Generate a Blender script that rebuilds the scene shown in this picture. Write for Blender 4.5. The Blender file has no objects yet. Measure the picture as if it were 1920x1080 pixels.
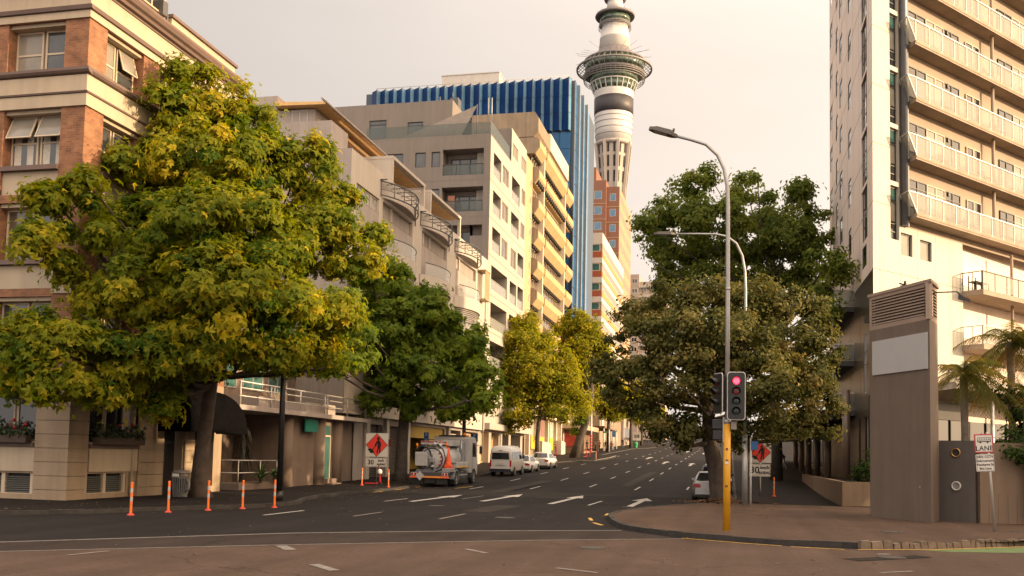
import bpy, bmesh, math, random
import numpy as np
from mathutils import Vector, Matrix
C = bpy.context.scene.collection
R = math.radians
# ------------------------------------------------------------------ camera model
CAM_F, CAM_W = 1800.0, 1920.0
YAW, PITCH, ROLL, PPY, EYE = R(12.883357), R(3.9), R(1.2), 733.674, 2.0
_f = Vector((-math.sin(YAW)*math.cos(PITCH), math.cos(YAW)*math.cos(PITCH), math.sin(PITCH)))
_r0 = Vector((math.cos(YAW), math.sin(YAW), 0)); _u0 = _r0.cross(_f)
_r = _r0*math.cos(ROLL)+_u0*math.sin(ROLL); _u = _u0*math.cos(ROLL)-_r0*math.sin(ROLL)
O3 = Vector((0, 0, EYE))
def _ray(px, py): return _f+_r*((px-960)/CAM_F)-_u*((py-PPY)/CAM_F)
def onX(px, py, X):
    d = _ray(px, py); return O3+d*(X/d.x)
def onY(px, py, Y):
    d = _ray(px, py); return O3+d*(Y/d.y)
def gz(Y):
    if Y < 45: return 0.0
    if Y < 62: return .031*(Y-45)**2/34
    if Y < 420: return .031*(Y-53.5)
    return .031*366.5
# ------------------------------------------------------------------ tagging
def tag(o, label=None, cat=None, group=None, kind=None):
    if label: o['label'] = label
    if cat: o['category'] = cat
    if group: o['group'] = group
    if kind: o['kind'] = kind
    return o
def thing(name, label, cat, loc=(0, 0, 0), rotz=0.0, group=None):
    o = bpy.data.objects.new(name, None); C.objects.link(o)
    o.empty_display_size = .2
    o.location = loc; o.rotation_euler = (0, 0, rotz)
    return tag(o, label, cat, group)
def kids(o): return [c for c in C.objects if c.parent == o]
def dup(root, loc, rotz=None, label=None, group=None):
    r = root.copy(); C.objects.link(r); r.location = loc
    if rotz is not None: r.rotation_euler = (0, 0, rotz)
    if label: r['label'] = label
    if group: r['group'] = group
    for ch in list(root.children):
        c = ch.copy(); C.objects.link(c); c.parent = r
        for g2 in list(ch.children):
            d = g2.copy(); C.objects.link(d); d.parent = c
    return r
# ------------------------------------------------------------------ mesh collector
def rotz_m(a, loc=(0, 0, 0)): return Matrix.Translation(Vector(loc)) @ Matrix.Rotation(a, 4, 'Z')
NOSPLIT = {'fixing', 'spandrel', 'panel_joint', 'lower_joint', 'board_joint', 'dentil', 'lettering', 'pleat_dark', 'pleat_pale', 'slot_window', 'front_glazing', 'curtain', 'leaves', 'antenna_rod', 'lower_mullion', 'border_line', 'bus_and_lettering', 'string_course', 'front_wall'}
class MB:
    def __init__(s, M=None):
        s.v = []; s.f = []; s.m = []; s.s = []; s.M = M; s.mi = 0; s.sm = False
    def vs(s, pts):
        n = len(s.v)
        for p in pts:
            p = Vector(p)
            if s.M is not None: p = s.M @ p
            s.v.append(p)
        return n
    def face(s, idx):
        s.f.append(tuple(idx)); s.m.append(s.mi); s.s.append(s.sm)
    def poly(s, pts):
        n = s.vs(pts); s.face(range(n, n+len(pts)))
    def box(s, x0, x1, y0, y1, z0, z1):
        n = s.vs([(x0, y0, z0), (x1, y0, z0), (x1, y1, z0), (x0, y1, z0), (x0, y0, z1), (x1, y0, z1), (x1, y1, z1), (x0, y1, z1)])
        for q in ((0, 3, 2, 1), (4, 5, 6, 7), (0, 1, 5, 4), (1, 2, 6, 5), (2, 3, 7, 6), (3, 0, 4, 7)): s.face([n+i for i in q])
    def bbox(s, x0, x1, y0, y1, z0, z1, b=.03):
        """box with bevelled edges"""
        bm = bmesh.new(); bmesh.ops.create_cube(bm, size=1)
        for v in bm.verts: v.co = Vector(((x0+x1)/2+v.co.x*(x1-x0), (y0+y1)/2+v.co.y*(y1-y0), (z0+z1)/2+v.co.z*(z1-z0)))
        bmesh.ops.bevel(bm, geom=bm.edges[:], offset=b, segments=2, affect='EDGES', profile=.5)
        s.bm(bm)
    def bm(s, bm):
        n = s.vs([v.co for v in bm.verts]); bm.verts.index_update()
        for f in bm.faces: s.face([n+v.index for v in f.verts])
        bm.free()
    def prism(s, pts, axis, a, b):
        """extrude 2-D polygon along axis: 'x' pts=(y,z), 'y' pts=(x,z), 'z' pts=(x,y)"""
        def P(p, t):
            if axis == 'x': return (t, p[0], p[1])
            if axis == 'y': return (p[0], t, p[1])
            return (p[0], p[1], t)
        k = len(pts)
        n = s.vs([P(p, a) for p in pts]+[P(p, b) for p in pts])
        ar = sum(pts[i][0]*pts[(i+1) % k][1]-pts[(i+1) % k][0]*pts[i][1] for i in range(k))
        flip = (ar > 0) == (b > a)
        if axis == 'y': flip = not flip
        A = list(range(n, n+k)); B = list(range(n+k, n+2*k))
        s.face(A[::-1] if flip else A); s.face(B if flip else B[::-1])
        for i in range(k):
            j = (i+1) % k
            q = [A[i], A[j], B[j], B[i]]
            s.face(q if flip else q[::-1])
    def tube(s, pts, r, n=8, cap=True):
        pts = [Vector(p) for p in pts]; k = len(pts)
        if not isinstance(r, (list, tuple)): r = [r]*k
        t0 = (pts[1]-pts[0]).normalized()
        a = Vector((0, 0, 1)) if abs(t0.z) < .9 else Vector((1, 0, 0))
        nrm = t0.cross(a).normalized()
        base = len(s.v); sm = s.sm; s.sm = True
        for i, p in enumerate(pts):
            if i == 0: t = pts[1]-pts[0]
            elif i == k-1: t = pts[-1]-pts[-2]
            else: t = (pts[i+1]-pts[i]).normalized()+(pts[i]-pts[i-1]).normalized()
            t.normalize()
            nrm = (nrm-t*nrm.dot(t)).normalized(); b = t.cross(nrm)
            s.vs([p+(nrm*math.cos(2*math.pi*j/n)+b*math.sin(2*math.pi*j/n))*r[i] for j in range(n)])
        for i in range(k-1):
            for j in range(n):
                q = base+i*n
                s.face((q+j, q+(j+1) % n, q+n+(j+1) % n, q+n+j))
        s.sm = sm
        if cap:
            s.face([base+j for j in range(n)][::-1]); s.face([base+(k-1)*n+j for j in range(n)])
    def bar(s, a, b, w, h=None):
        """square bar"""
        s4 = MB(); h = h or w
        a = Vector(a); b = Vector(b); t = (b-a).normalized()
        up = Vector((0, 0, 1)) if abs(t.z) < .95 else Vector((1, 0, 0))
        x = t.cross(up).normalized()*w/2; y = x.cross(t).normalized()*h/2
        n = s.vs([a-x-y, a+x-y, a+x+y, a-x+y, b-x-y, b+x-y, b+x+y, b-x+y])
        for q in ((0, 3, 2, 1), (4, 5, 6, 7), (0, 1, 5, 4), (1, 2, 6, 5), (2, 3, 7, 6), (3, 0, 4, 7)): s.face([n+i for i in q])
    def lathe(s, prof, n=24, c=(0, 0, 0), close=True, a0=0, a1=2*math.pi):
        """prof: (r,z) list from bottom to top"""
        base = len(s.v); full = abs(a1-a0-2*math.pi) < 1e-6
        m = n if full else n+1
        for r, z in prof:
            s.vs([(c[0]+r*math.cos(a0+(a1-a0)*j/n), c[1]+r*math.sin(a0+(a1-a0)*j/n), c[2]+z) for j in range(m)])
        for i in range(len(prof)-1):
            for j in range(n):
                q = base+i*m; k = (j+1) % m
                s.face((q+j, q+k, q+m+k, q+m+j))
        if close and full:
            s.face([base+j for j in range(m)][::-1]); s.face([base+(len(prof)-1)*m+j for j in range(m)])
    def cyl(s, a, b, r, n=16): s.tube([a, b], r, n)
    def ball(s, c, r, nu=12, nv=8):
        sm = s.sm; s.sm = True
        if not isinstance(r, (tuple, list)): r = (r, r, r)
        base = len(s.v)
        for i in range(nv+1):
            t = math.pi*i/nv
            s.vs([(c[0]+r[0]*math.sin(t)*math.cos(2*math.pi*j/nu), c[1]+r[1]*math.sin(t)*math.sin(2*math.pi*j/nu), c[2]+r[2]*math.cos(t)) for j in range(nu)])
        for i in range(nv):
            for j in range(nu):
                q = base+i*nu; k = (j+1) % nu
                s.face((q+j, q+nu+j, q+nu+k, q+k))
        s.sm = sm
    def wall(s, x0, x1, z0, z1, holes, y=0.0, rev=.2):
        """wall in plane y facing -y, with rectangular holes (x0,x1,z0,z1[,depth]) and reveals"""
        xs = sorted(set([x0, x1]+[min(max(h[i], x0), x1) for h in holes for i in (0, 1)]))
        zs = sorted(set([z0, z1]+[min(max(h[i], z0), z1) for h in holes for i in (2, 3)]))
        for i in range(len(xs)-1):
            run = None
            for j in range(len(zs)-1):
                cx, cz = (xs[i]+xs[i+1])/2, (zs[j]+zs[j+1])/2
                if any(h[0] < cx < h[1] and h[2] < cz < h[3] for h in holes): continue
                s.poly([(xs[i], y, zs[j]), (xs[i+1], y, zs[j]), (xs[i+1], y, zs[j+1]), (xs[i], y, zs[j+1])])
        for h in holes:
            a, b, c, d = h[:4]; e = y+(h[4] if len(h) > 4 else rev)
            s.poly([(a, y, c), (a, e, c), (b, e, c), (b, y, c)]); s.poly([(a, y, d), (b, y, d), (b, e, d), (a, e, d)])
            s.poly([(a, y, c), (a, y, d), (a, e, d), (a, e, c)]); s.poly([(b, y, c), (b, e, c), (b, e, d), (b, y, d)])
    def pieces(s):
        n = len(s.v); par = list(range(n))
        def find(i):
            while par[i] != i: par[i] = par[par[i]]; i = par[i]
            return i
        for f in s.f:
            a = find(f[0])
            for i in f[1:]:
                b = find(i)
                if b != a: par[b] = a
        r = np.array([find(i) for i in range(n)]); ro, isl = np.unique(r, return_inverse=True); k = len(ro)
        if k < 2 or k > 400: return None
        P = np.array([tuple(v) for v in s.v]); lo = np.full((k, 3), 1e9); hi = np.full((k, 3), -1e9)
        np.minimum.at(lo, isl, P); np.maximum.at(hi, isl, P); size = (hi-lo).max(1)
        gap = np.maximum(0, np.maximum(lo[:, None]-hi[None], lo[None]-hi[:, None])); near = np.sqrt((gap**2).sum(2)) <= np.maximum(.02, .5*np.maximum(size[:, None], size[None]))
        lab = np.arange(k)
        while True:
            nl = np.where(near, lab[None], k).min(1)
            if (nl == lab).all(): break
            lab = nl
        u, lab = np.unique(lab, return_inverse=True)
        return None if len(u) < 2 or len(u) > 14 else lab[isl]
    def build(s, name, mats, parent=None, root=None, loc=None, rot=None):
        if parent is not None and name not in NOSPLIT:
            pc = s.pieces()
            if pc is not None:
                first = None
                for q in range(pc.max()+1):
                    b = MB(); keep = np.nonzero(pc == q)[0]; idx = {int(i): j for j, i in enumerate(keep)}
                    b.v = [s.v[i] for i in keep]
                    for f, m, sm in zip(s.f, s.m, s.s):
                        if f[0] in idx: b.f.append(tuple(idx[i] for i in f)); b.m.append(m); b.s.append(sm)
                    o = b._make(name, mats, parent, root, loc, rot); first = first or o
                return first
        return s._make(name, mats, parent, root, loc, rot)
    def _make(s, name, mats, parent=None, root=None, loc=None, rot=None):
        """verts are world coords when root (an Empty at a plain location) is given, else local"""
        off = Vector(root.location) if root is not None else Vector((0, 0, 0))
        me = bpy.data.meshes.new(name)
        me.from_pydata([tuple(p-off) for p in s.v], [], s.f)
        if not isinstance(mats, (list, tuple)): mats = [mats]
        for m in mats: me.materials.append(m)
        me.polygons.foreach_set('material_index', s.m); me.polygons.foreach_set('use_smooth', s.s)
        me.validate(); me.update()
        return link(name, me, parent, loc, rot)
def link(name, me, parent=None, loc=None, rot=None):
    o = bpy.data.objects.new(name, me); C.objects.link(o)
    if parent is not None: o.parent = parent
    if loc is not None: o.location = loc
    if rot is not None: o.rotation_euler = rot
    return o
def text_mb(txt, size, M, depth=.004, mb=None, bold=.0, align='CENTER', spacing=1.0):
    """lettering as mesh; text lies in local x-z plane facing -y at matrix M"""
    cu = bpy.data.curves.new('lettering', 'FONT'); cu.body = txt; cu.size = size; cu.align_x = align; cu.align_y = 'CENTER'
    cu.extrude = depth; cu.offset = bold; cu.resolution_u = 3; cu.space_character = spacing
    o = bpy.data.objects.new('lettering_curve', cu); C.objects.link(o)
    dg = bpy.context.evaluated_depsgraph_get()
    me = bpy.data.meshes.new_from_object(o.evaluated_get(dg))
    bpy.data.objects.remove(o)
    mb = mb or MB()
    X = Matrix.Rotation(math.pi/2, 4, 'X')
    old = mb.M; mb.M = (old @ M if old is not None else M) @ X
    n = mb.vs([v.co for v in me.vertices])
    for p in me.polygons: mb.face([n+i for i in p.vertices])
    mb.M = old
    bpy.data.meshes.remove(me)
    return mb
# ------------------------------------------------------------------ materials
def _nt(name):
    m = bpy.data.materials.new(name); m.use_nodes = True
    nt = m.node_tree; return m, nt, nt.nodes['Principled BSDF']
def N(nt, t, **kw):
    n = nt.nodes.new(t)
    for k, v in kw.items():
        if hasattr(n, k): setattr(n, k, v)
        else: n.inputs[k].default_value = v
    return n
_MC = {}
def mat(name, col, rough=.7, var=.12, scale=1.5, metal=0.0, bump=0.0, bscale=40, streak=0.0, spec=.5, emit=None, alpha=None):
    if name in _MC: return _MC[name]
    m, nt, b = _nt(name); L = nt.links.new
    b.inputs['Roughness'].default_value = rough; b.inputs['Metallic'].default_value = metal
    b.inputs['Specular IOR Level'].default_value = spec
    tc = N(nt, 'ShaderNodeTexCoord')
    c = Vector(col[:3])
    if var > 0:
        nz = N(nt, 'ShaderNodeTexNoise', Scale=scale, Detail=5.0, Roughness=.6); L(tc.outputs['Object'], nz.inputs['Vector'])
        rp = N(nt, 'ShaderNodeValToRGB')
        rp.color_ramp.elements[0].position = .3; rp.color_ramp.elements[1].position = .72
        rp.color_ramp.elements[0].color = (*(c*(1-var)), 1); rp.color_ramp.elements[1].color = (*[min(1, x*(1+var)) for x in c], 1)
        L(nz.outputs['Fac'], rp.inputs['Fac']); out = rp.outputs['Color']
        if streak > 0:
            mp = N(nt, 'ShaderNodeMapping'); mp.inputs['Scale'].default_value = (2.2, 2.2, .12); L(tc.outputs['Object'], mp.inputs['Vector'])
            n2 = N(nt, 'ShaderNodeTexNoise', Scale=1.3, Detail=6.0, Roughness=.65); L(mp.outputs['Vector'], n2.inputs['Vector'])
            r2 = N(nt, 'ShaderNodeValToRGB'); r2.color_ramp.elements[0].position = .35; r2.color_ramp.elements[1].position = .6
            r2.color_ramp.elements[0].color = (1-streak, 1-streak*1.08, 1-streak*1.15, 1); r2.color_ramp.elements[1].color = (1, 1, 1, 1)
            L(n2.outputs['Fac'], r2.inputs['Fac'])
            mx = N(nt, 'ShaderNodeMix', data_type='RGBA', blend_type='MULTIPLY'); mx.inputs[0].default_value = 1
            L(out, mx.inputs[6]); L(r2.outputs['Color'], mx.inputs[7]); out = mx.outputs[2]
        L(out, b.inputs['Base Color'])
    else: b.inputs['Base Color'].default_value = (*c, 1)
    if bump > 0:
        nb = N(nt, 'ShaderNodeTexNoise', Scale=bscale, Detail=4.0); L(tc.outputs['Object'], nb.inputs['Vector'])
        bp = N(nt, 'ShaderNodeBump', Strength=bump, Distance=.02); L(nb.outputs['Fac'], bp.inputs['Height']); L(bp.outputs['Normal'], b.inputs['Normal'])
    if emit:
        b.inputs['Emission Color'].default_value = (*emit[:3], 1); b.inputs['Emission Strength'].default_value = emit[3]
    _MC[name] = m
    return m
def glass_mat(name, col, rough=.06, spec=.9, var=.35, scale=.8):
    """opaque reflective glazing with uneven dark interior"""
    m = mat(name, col, rough, var, scale, spec=spec)
    nt = m.node_tree; b = nt.nodes['Principled BSDF']
    tc = N(nt, 'ShaderNodeTexCoord'); nb = N(nt, 'ShaderNodeTexNoise', Scale=.7, Detail=1.0); nt.links.new(tc.outputs['Object'], nb.inputs['Vector'])
    bp = N(nt, 'ShaderNodeBump', Strength=.06, Distance=.05); nt.links.new(nb.outputs['Fac'], bp.inputs['Height']); nt.links.new(bp.outputs['Normal'], b.inputs['Normal'])
    return m
def clear_mat(name, col, tint=.55, rough=.05):
    """see-through glazing for balustrades: transparent mixed with glossy/diffuse film"""
    if name in _MC: return _MC[name]
    m, nt, b = _nt(name)
    b.inputs['Base Color'].default_value = (*col, 1); b.inputs['Roughness'].default_value = rough
    tr = N(nt, 'ShaderNodeBsdfTransparent'); tr.inputs['Color'].default_value = (.9, .92, .91, 1)
    mx = N(nt, 'ShaderNodeMixShader'); mx.inputs[0].default_value = tint
    nt.links.new(tr.outputs[0], mx.inputs[1]); nt.links.new(b.outputs[0], mx.inputs[2])
    nt.links.new(mx.outputs[0], nt.nodes['Material Output'].inputs['Surface'])
    _MC[name] = m
    return m
def brick_mat(name, c1, c2, mortar, sx=.24, sz=.085):
    if name in _MC: return _MC[name]
    m, nt, b = _nt(name); L = nt.links.new
    g = N(nt, 'ShaderNodeNewGeometry'); sp = N(nt, 'ShaderNodeSeparateXYZ'); L(g.outputs['Position'], sp.inputs[0])
    ad = N(nt, 'ShaderNodeMath', operation='ADD'); L(sp.outputs['X'], ad.inputs[0]); L(sp.outputs['Y'], ad.inputs[1])
    cb = N(nt, 'ShaderNodeCombineXYZ'); L(ad.outputs[0], cb.inputs['X']); L(sp.outputs['Z'], cb.inputs['Y'])
    bt = N(nt, 'ShaderNodeTexBrick'); L(cb.outputs[0], bt.inputs['Vector'])
    bt.inputs['Scale'].default_value = 1; bt.inputs['Brick Width'].default_value = sx; bt.inputs['Row Height'].default_value = sz
    bt.inputs['Mortar Size'].default_value = .007; bt.inputs['Mortar Smooth'].default_value = .3; bt.inputs['Bias'].default_value = -.1
    bt.inputs['Color1'].default_value = (*c1, 1); bt.inputs['Color2'].default_value = (*c2, 1); bt.inputs['Mortar'].default_value = (*mortar, 1)
    nz = N(nt, 'ShaderNodeTexNoise', Scale=2.2, Detail=6.0); L(g.outputs['Position'], nz.inputs['Vector'])
    rp = N(nt, 'ShaderNodeValToRGB'); rp.color_ramp.elements[0].position = .3; rp.color_ramp.elements[1].position = .75
    rp.color_ramp.elements[0].color = (.66, .62, .6, 1); rp.color_ramp.elements[1].color = (1.2, 1.12, 1.05, 1); L(nz.outputs['Fac'], rp.inputs['Fac'])
    mx = N(nt, 'ShaderNodeMix', data_type='RGBA', blend_type='MULTIPLY'); mx.inputs[0].default_value = 1
    L(bt.outputs['Color'], mx.inputs[6]); L(rp.outputs['Color'], mx.inputs[7]); L(mx.outputs[2], b.inputs['Base Color'])
    bp = N(nt, 'ShaderNodeBump', Strength=.5, Distance=.012); L(bt.outputs['Fac'], bp.inputs['Height']); bp.invert = True
    L(bp.outputs['Normal'], b.inputs['Normal']); b.inputs['Roughness'].default_value = .85
    _MC[name] = m
    return m
random.seed(11)
# ------------------------------------------------------------------ windows
WIN = {}
FRAME_CREAM = mat('window_frame_cream', (.52, .42, .31), .5, .05)
FRAME_DARK = mat('window_frame_dark', (.03, .028, .027), .45, .1)
FRAME_ALU = mat('window_frame_silver', (.42, .4, .38), .4, .05, metal=.3)
GL_DARK = glass_mat('glass_dark', (.022, .022, .024))
GL_MID = glass_mat('glass_grey', (.07, .072, .075))
GL_WARM = glass_mat('glass_warm', (.11, .085, .065))
GL_BLIND = glass_mat('glass_over_blinds', (.26, .235, .2), spec=.5, var=.2)
GL_GREEN = glass_mat('glass_green', (.05, .12, .11))
def window(root, frame, x, z, w, h, fm=FRAME_DARK, gm=GL_DARK, mull=(), trans=(), fw=.06, y=.12, name='window', dep=.07):
    """window part (frame) with pane sub-part. frame: (origin xy, rotz); x,z = lower-left in wall coords"""
    key = (round(w, 2), round(h, 2), fm.name, gm.name, tuple(mull), tuple(trans), fw, dep, name)
    if key not in WIN:
        m = MB()
        m.box(0, fw, 0, dep, 0, h); m.box(w-fw, w, 0, dep, 0, h); m.box(fw, w-fw, 0, dep, 0, fw); m.box(fw, w-fw, 0, dep, h-fw, h)
        for t in mull: m.box(t*w-fw/2, t*w+fw/2, .004, dep-.004, fw, h-fw)
        for t in trans: m.box(fw, w-fw, .008, dep-.008, t*h-fw/2, t*h+fw/2)
        p = MB(); p.box(fw*.5, w-fw*.5, dep*.55, dep*.75, fw*.5, h-fw*.5)
        o1 = m.build(name, fm); o2 = p.build('pane', gm)
        WIN[key] = (o1.data, o2.data)
        bpy.data.objects.remove(o1); bpy.data.objects.remove(o2)
    me, pm = WIN[key]
    (ox, oy), rz = frame
    M = rotz_m(rz, (ox, oy, 0))
    loc = M @ Vector((x, y, z))-Vector(root.location)
    o = link(name, me, root, loc, (0, 0, rz))
    link('pane', pm, o)
    return o
def FM(frame): return rotz_m(frame[1], (frame[0][0], frame[0][1], 0))
# ================================================================== world, sun, camera
sc = bpy.context.scene
W = bpy.data.worlds.new('World'); sc.world = W; W.use_nodes = True
wn = W.node_tree; wl = wn.links.new; bg = wn.nodes['Background']
SUN_AZ, SUN_EL = R(91.0), R(11.5)          # azimuth from +Y (street) towards +X
sky = N(wn, 'ShaderNodeTexSky', sky_type='NISHITA'); sky.sun_disc = False
sky.sun_elevation = SUN_EL; sky.sun_rotation = SUN_AZ
sky.dust_density = 4.0; sky.air_density = 1.0; sky.ozone_density = 1.0
# thin high cloud: the clear sky seen through a pale warm veil
tcw = N(wn, 'ShaderNodeTexCoord'); mpw = N(wn, 'ShaderNodeMapping'); mpw.inputs['Scale'].default_value = (1.2, 1.2, 4.0)
wl(tcw.outputs['Generated'], mpw.inputs['Vector'])
cl = N(wn, 'ShaderNodeTexNoise', Scale=1.6, Detail=5.0, Roughness=.5); wl(mpw.outputs['Vector'], cl.inputs['Vector'])
clr = N(wn, 'ShaderNodeMapRange'); clr.inputs['From Min'].default_value = .3; clr.inputs['From Max'].default_value = .7; clr.inputs['To Min'].default_value = .94; clr.inputs['To Max'].default_value = 1.06
wl(cl.outputs['Fac'], clr.inputs['Value'])
# veil brighter and warmer towards the low sun (scattering in the thin cloud)
nrmw = N(wn, 'ShaderNodeVectorMath', operation='DOT_PRODUCT'); wl(tcw.outputs['Generated'], nrmw.inputs[0])
nrmw.inputs[1].default_value = (math.sin(SUN_AZ)*math.cos(SUN_EL), math.cos(SUN_AZ)*math.cos(SUN_EL), math.sin(SUN_EL))
rmp = N(wn, 'ShaderNodeMapRange'); rmp.inputs['From Min'].default_value = -1; rmp.inputs['From Max'].default_value = 1; wl(nrmw.outputs['Value'], rmp.inputs['Value'])
side = N(wn, 'ShaderNodeValToRGB'); se = side.color_ramp.elements
GLOW = ((0.0, (5.2, 4.5, 4.1)), (.28, (4.95, 4.38, 3.95)), (.38, (5.6, 4.93, 4.38)), (.5, (7.0, 5.98, 5.15)), (.66, (8.2, 7.1, 6.0)), (.8, (11, 8.8, 6.6)), (.9, (18, 13.3, 9)), (1.0, (34, 24, 15)))
se[0].position = 0; se[0].color = (*GLOW[0][1], 1); se[1].position = 1; se[1].color = (*GLOW[-1][1], 1)
for ps_, c_ in GLOW[1:-1]: e_ = se.new(ps_); e_.color = (*c_, 1)
wl(rmp.outputs['Result'], side.inputs['Fac'])
vm = N(wn, 'ShaderNodeVectorMath', operation='SCALE')
sxyz = N(wn, 'ShaderNodeSeparateXYZ'); wl(tcw.outputs['Generated'], sxyz.inputs[0])
zb = N(wn, 'ShaderNodeMapRange'); zb.inputs['From Min'].default_value = .42; zb.inputs['From Max'].default_value = .85; zb.inputs['To Min'].default_value = 1; zb.inputs['To Max'].default_value = 1.65; wl(sxyz.outputs['Z'], zb.inputs['Value'])
yb = N(wn, 'ShaderNodeMapRange'); yb.inputs['From Min'].default_value = .1; yb.inputs['From Max'].default_value = -.9; yb.inputs['To Min'].default_value = 1; yb.inputs['To Max'].default_value = 1.85; wl(sxyz.outputs['Y'], yb.inputs['Value'])
zy = N(wn, 'ShaderNodeMath', operation='MULTIPLY'); wl(zb.outputs['Result'], zy.inputs[0]); wl(yb.outputs['Result'], zy.inputs[1])
zc_ = N(wn, 'ShaderNodeMath', operation='MULTIPLY'); wl(zy.outputs[0], zc_.inputs[0]); wl(clr.outputs['Result'], zc_.inputs[1])
wl(side.outputs['Color'], vm.inputs[0]); wl(zc_.outputs[0], vm.inputs['Scale'])
mxw = N(wn, 'ShaderNodeMix', data_type='RGBA'); mxw.inputs[0].default_value = .9
wl(sky.outputs['Color'], mxw.inputs[6]); wl(vm.outputs['Vector'], mxw.inputs[7]); wl(mxw.outputs[2], bg.inputs['Color'])
bg.inputs['Strength'].default_value = .115
sl = bpy.data.lights.new('sun', 'SUN'); sl.energy = 5.0; sl.angle = R(.6); sl.color = (1, .72, .42)
so = bpy.data.objects.new('sun', sl); C.objects.link(so)
sd = Vector((math.sin(SUN_AZ)*math.cos(SUN_EL), math.cos(SUN_AZ)*math.cos(SUN_EL), math.sin(SUN_EL)))
so.rotation_euler = sd.to_track_quat('Z', 'Y').to_euler(); so.location = (60, 40, 60)
cd = bpy.data.cameras.new('camera'); co = bpy.data.objects.new('camera', cd); C.objects.link(co)
cd.sensor_width = 36; cd.lens = CAM_F/CAM_W*36; cd.shift_y = (PPY-540)/1920; cd.clip_end = 6000; cd.clip_start = .1
co.matrix_world = Matrix.Translation(O3) @ Matrix(((_r.x, _u.x, -_f.x, 0), (_r.y, _u.y, -_f.y, 0), (_r.z, _u.z, -_f.z, 0), (0, 0, 0, 1)))
sc.camera = co
sc.view_settings.view_transform = 'Standard'; sc.view_settings.look = 'None'; sc.view_settings.exposure = .46
sc.cycles.max_bounces = 6; sc.cycles.diffuse_bounces = 3; sc.cycles.glossy_bounces = 3; sc.cycles.transparent_max_bounces = 12
# ================================================================== ground
def asphalt(name, col, var=.18):
    m = mat(name, col, .88, 0, spec=.12); nt = m.node_tree; b = nt.nodes['Principled BSDF']; L = nt.links.new
    g = N(nt, 'ShaderNodeNewGeometry')
    a = N(nt, 'ShaderNodeTexNoise', Scale=.35, Detail=6.0, Roughness=.62); L(g.outputs['Position'], a.inputs['Vector'])
    f = N(nt, 'ShaderNodeTexNoise', Scale=45.0, Detail=3.0, Roughness=.8); L(g.outputs['Position'], f.inputs['Vector'])
    mp = N(nt, 'ShaderNodeMapping'); mp.inputs['Scale'].default_value = (1.2, .06, 1); L(g.outputs['Position'], mp.inputs['Vector'])
    w = N(nt, 'ShaderNodeTexNoise', Scale=1.0, Detail=4.0); L(mp.outputs['Vector'], w.inputs['Vector'])
    r1 = N(nt, 'ShaderNodeMapRange'); r1.inputs['From Min'].default_value = .3; r1.inputs['From Max'].default_value = .7; r1.inputs['To Min'].default_value = 1-var; r1.inputs['To Max'].default_value = 1+var; L(a.outputs['Fac'], r1.inputs['Value'])
    r2 = N(nt, 'ShaderNodeMapRange'); r2.inputs['From Min'].default_value = .25; r2.inputs['From Max'].default_value = .75; r2.inputs['To Min'].default_value = .72; r2.inputs['To Max'].default_value = 1.3; L(f.outputs['Fac'], r2.inputs['Value'])
    r3 = N(nt, 'ShaderNodeMapRange'); r3.inputs['From Min'].default_value = .35; r3.inputs['From Max'].default_value = .65; r3.inputs['To Min'].default_value = .86; r3.inputs['To Max'].default_value = 1.1; L(w.outputs['Fac'], r3.inputs['Value'])
    m1 = N(nt, 'ShaderNodeMath', operation='MULTIPLY'); L(r1.outputs[0], m1.inputs[0]); L(r2.outputs[0], m1.inputs[1])
    m2 = N(nt, 'ShaderNodeMath', operation='MULTIPLY'); L(m1.outputs[0], m2.inputs[0]); L(r3.outputs[0], m2.inputs[1])
    # cracks and sealed seams, stains
    vd = N(nt, 'ShaderNodeVectorMath', operation='ADD'); dn = N(nt, 'ShaderNodeTexNoise', Scale=1.2, Detail=4.0); L(g.outputs['Position'], dn.inputs['Vector']); ds = N(nt, 'ShaderNodeVectorMath', operation='SCALE'); ds.inputs['Scale'].default_value = 1.1; L(dn.outputs['Color'], ds.inputs[0]); L(g.outputs['Position'], vd.inputs[0]); L(ds.outputs[0], vd.inputs[1])
    vo = N(nt, 'ShaderNodeTexVoronoi', feature='DISTANCE_TO_EDGE', Scale=.16); L(vd.outputs[0], vo.inputs['Vector'])
    cr = N(nt, 'ShaderNodeMapRange'); cr.inputs['From Min'].default_value = .0; cr.inputs['From Max'].default_value = .006; cr.inputs['To Min'].default_value = .62; cr.inputs['To Max'].default_value = 1; L(vo.outputs['Distance'], cr.inputs['Value'])
    st = N(nt, 'ShaderNodeTexNoise', Scale=1.7, Detail=5.0, Roughness=.7); L(g.outputs['Position'], st.inputs['Vector']); sr = N(nt, 'ShaderNodeMapRange'); sr.inputs['From Min'].default_value = .58; sr.inputs['From Max'].default_value = .74; sr.inputs['To Min'].default_value = 1; sr.inputs['To Max'].default_value = .74; L(st.outputs['Fac'], sr.inputs['Value'])
    mid = N(nt, 'ShaderNodeTexNoise', Scale=9.0, Detail=3.0, Roughness=.7); L(g.outputs['Position'], mid.inputs['Vector']); mr = N(nt, 'ShaderNodeMapRange'); mr.inputs['From Min'].default_value = .3; mr.inputs['From Max'].default_value = .7; mr.inputs['To Min'].default_value = .86; mr.inputs['To Max'].default_value = 1.14; L(mid.outputs['Fac'], mr.inputs['Value'])
    for nd in (cr, sr, mr):
        mm_ = N(nt, 'ShaderNodeMath', operation='MULTIPLY'); L(m2.outputs[0], mm_.inputs[0]); L(nd.outputs[0], mm_.inputs[1]); m2 = mm_
    vs = N(nt, 'ShaderNodeVectorMath', operation='SCALE'); vs.inputs[0].default_value = col; L(m2.outputs[0], vs.inputs['Scale']); L(vs.outputs[0], b.inputs['Base Color'])
    bp = N(nt, 'ShaderNodeBump', Strength=.35, Distance=.01); L(f.outputs['Fac'], bp.inputs['Height']); L(bp.outputs['Normal'], b.inputs['Normal'])
    return m
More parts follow.
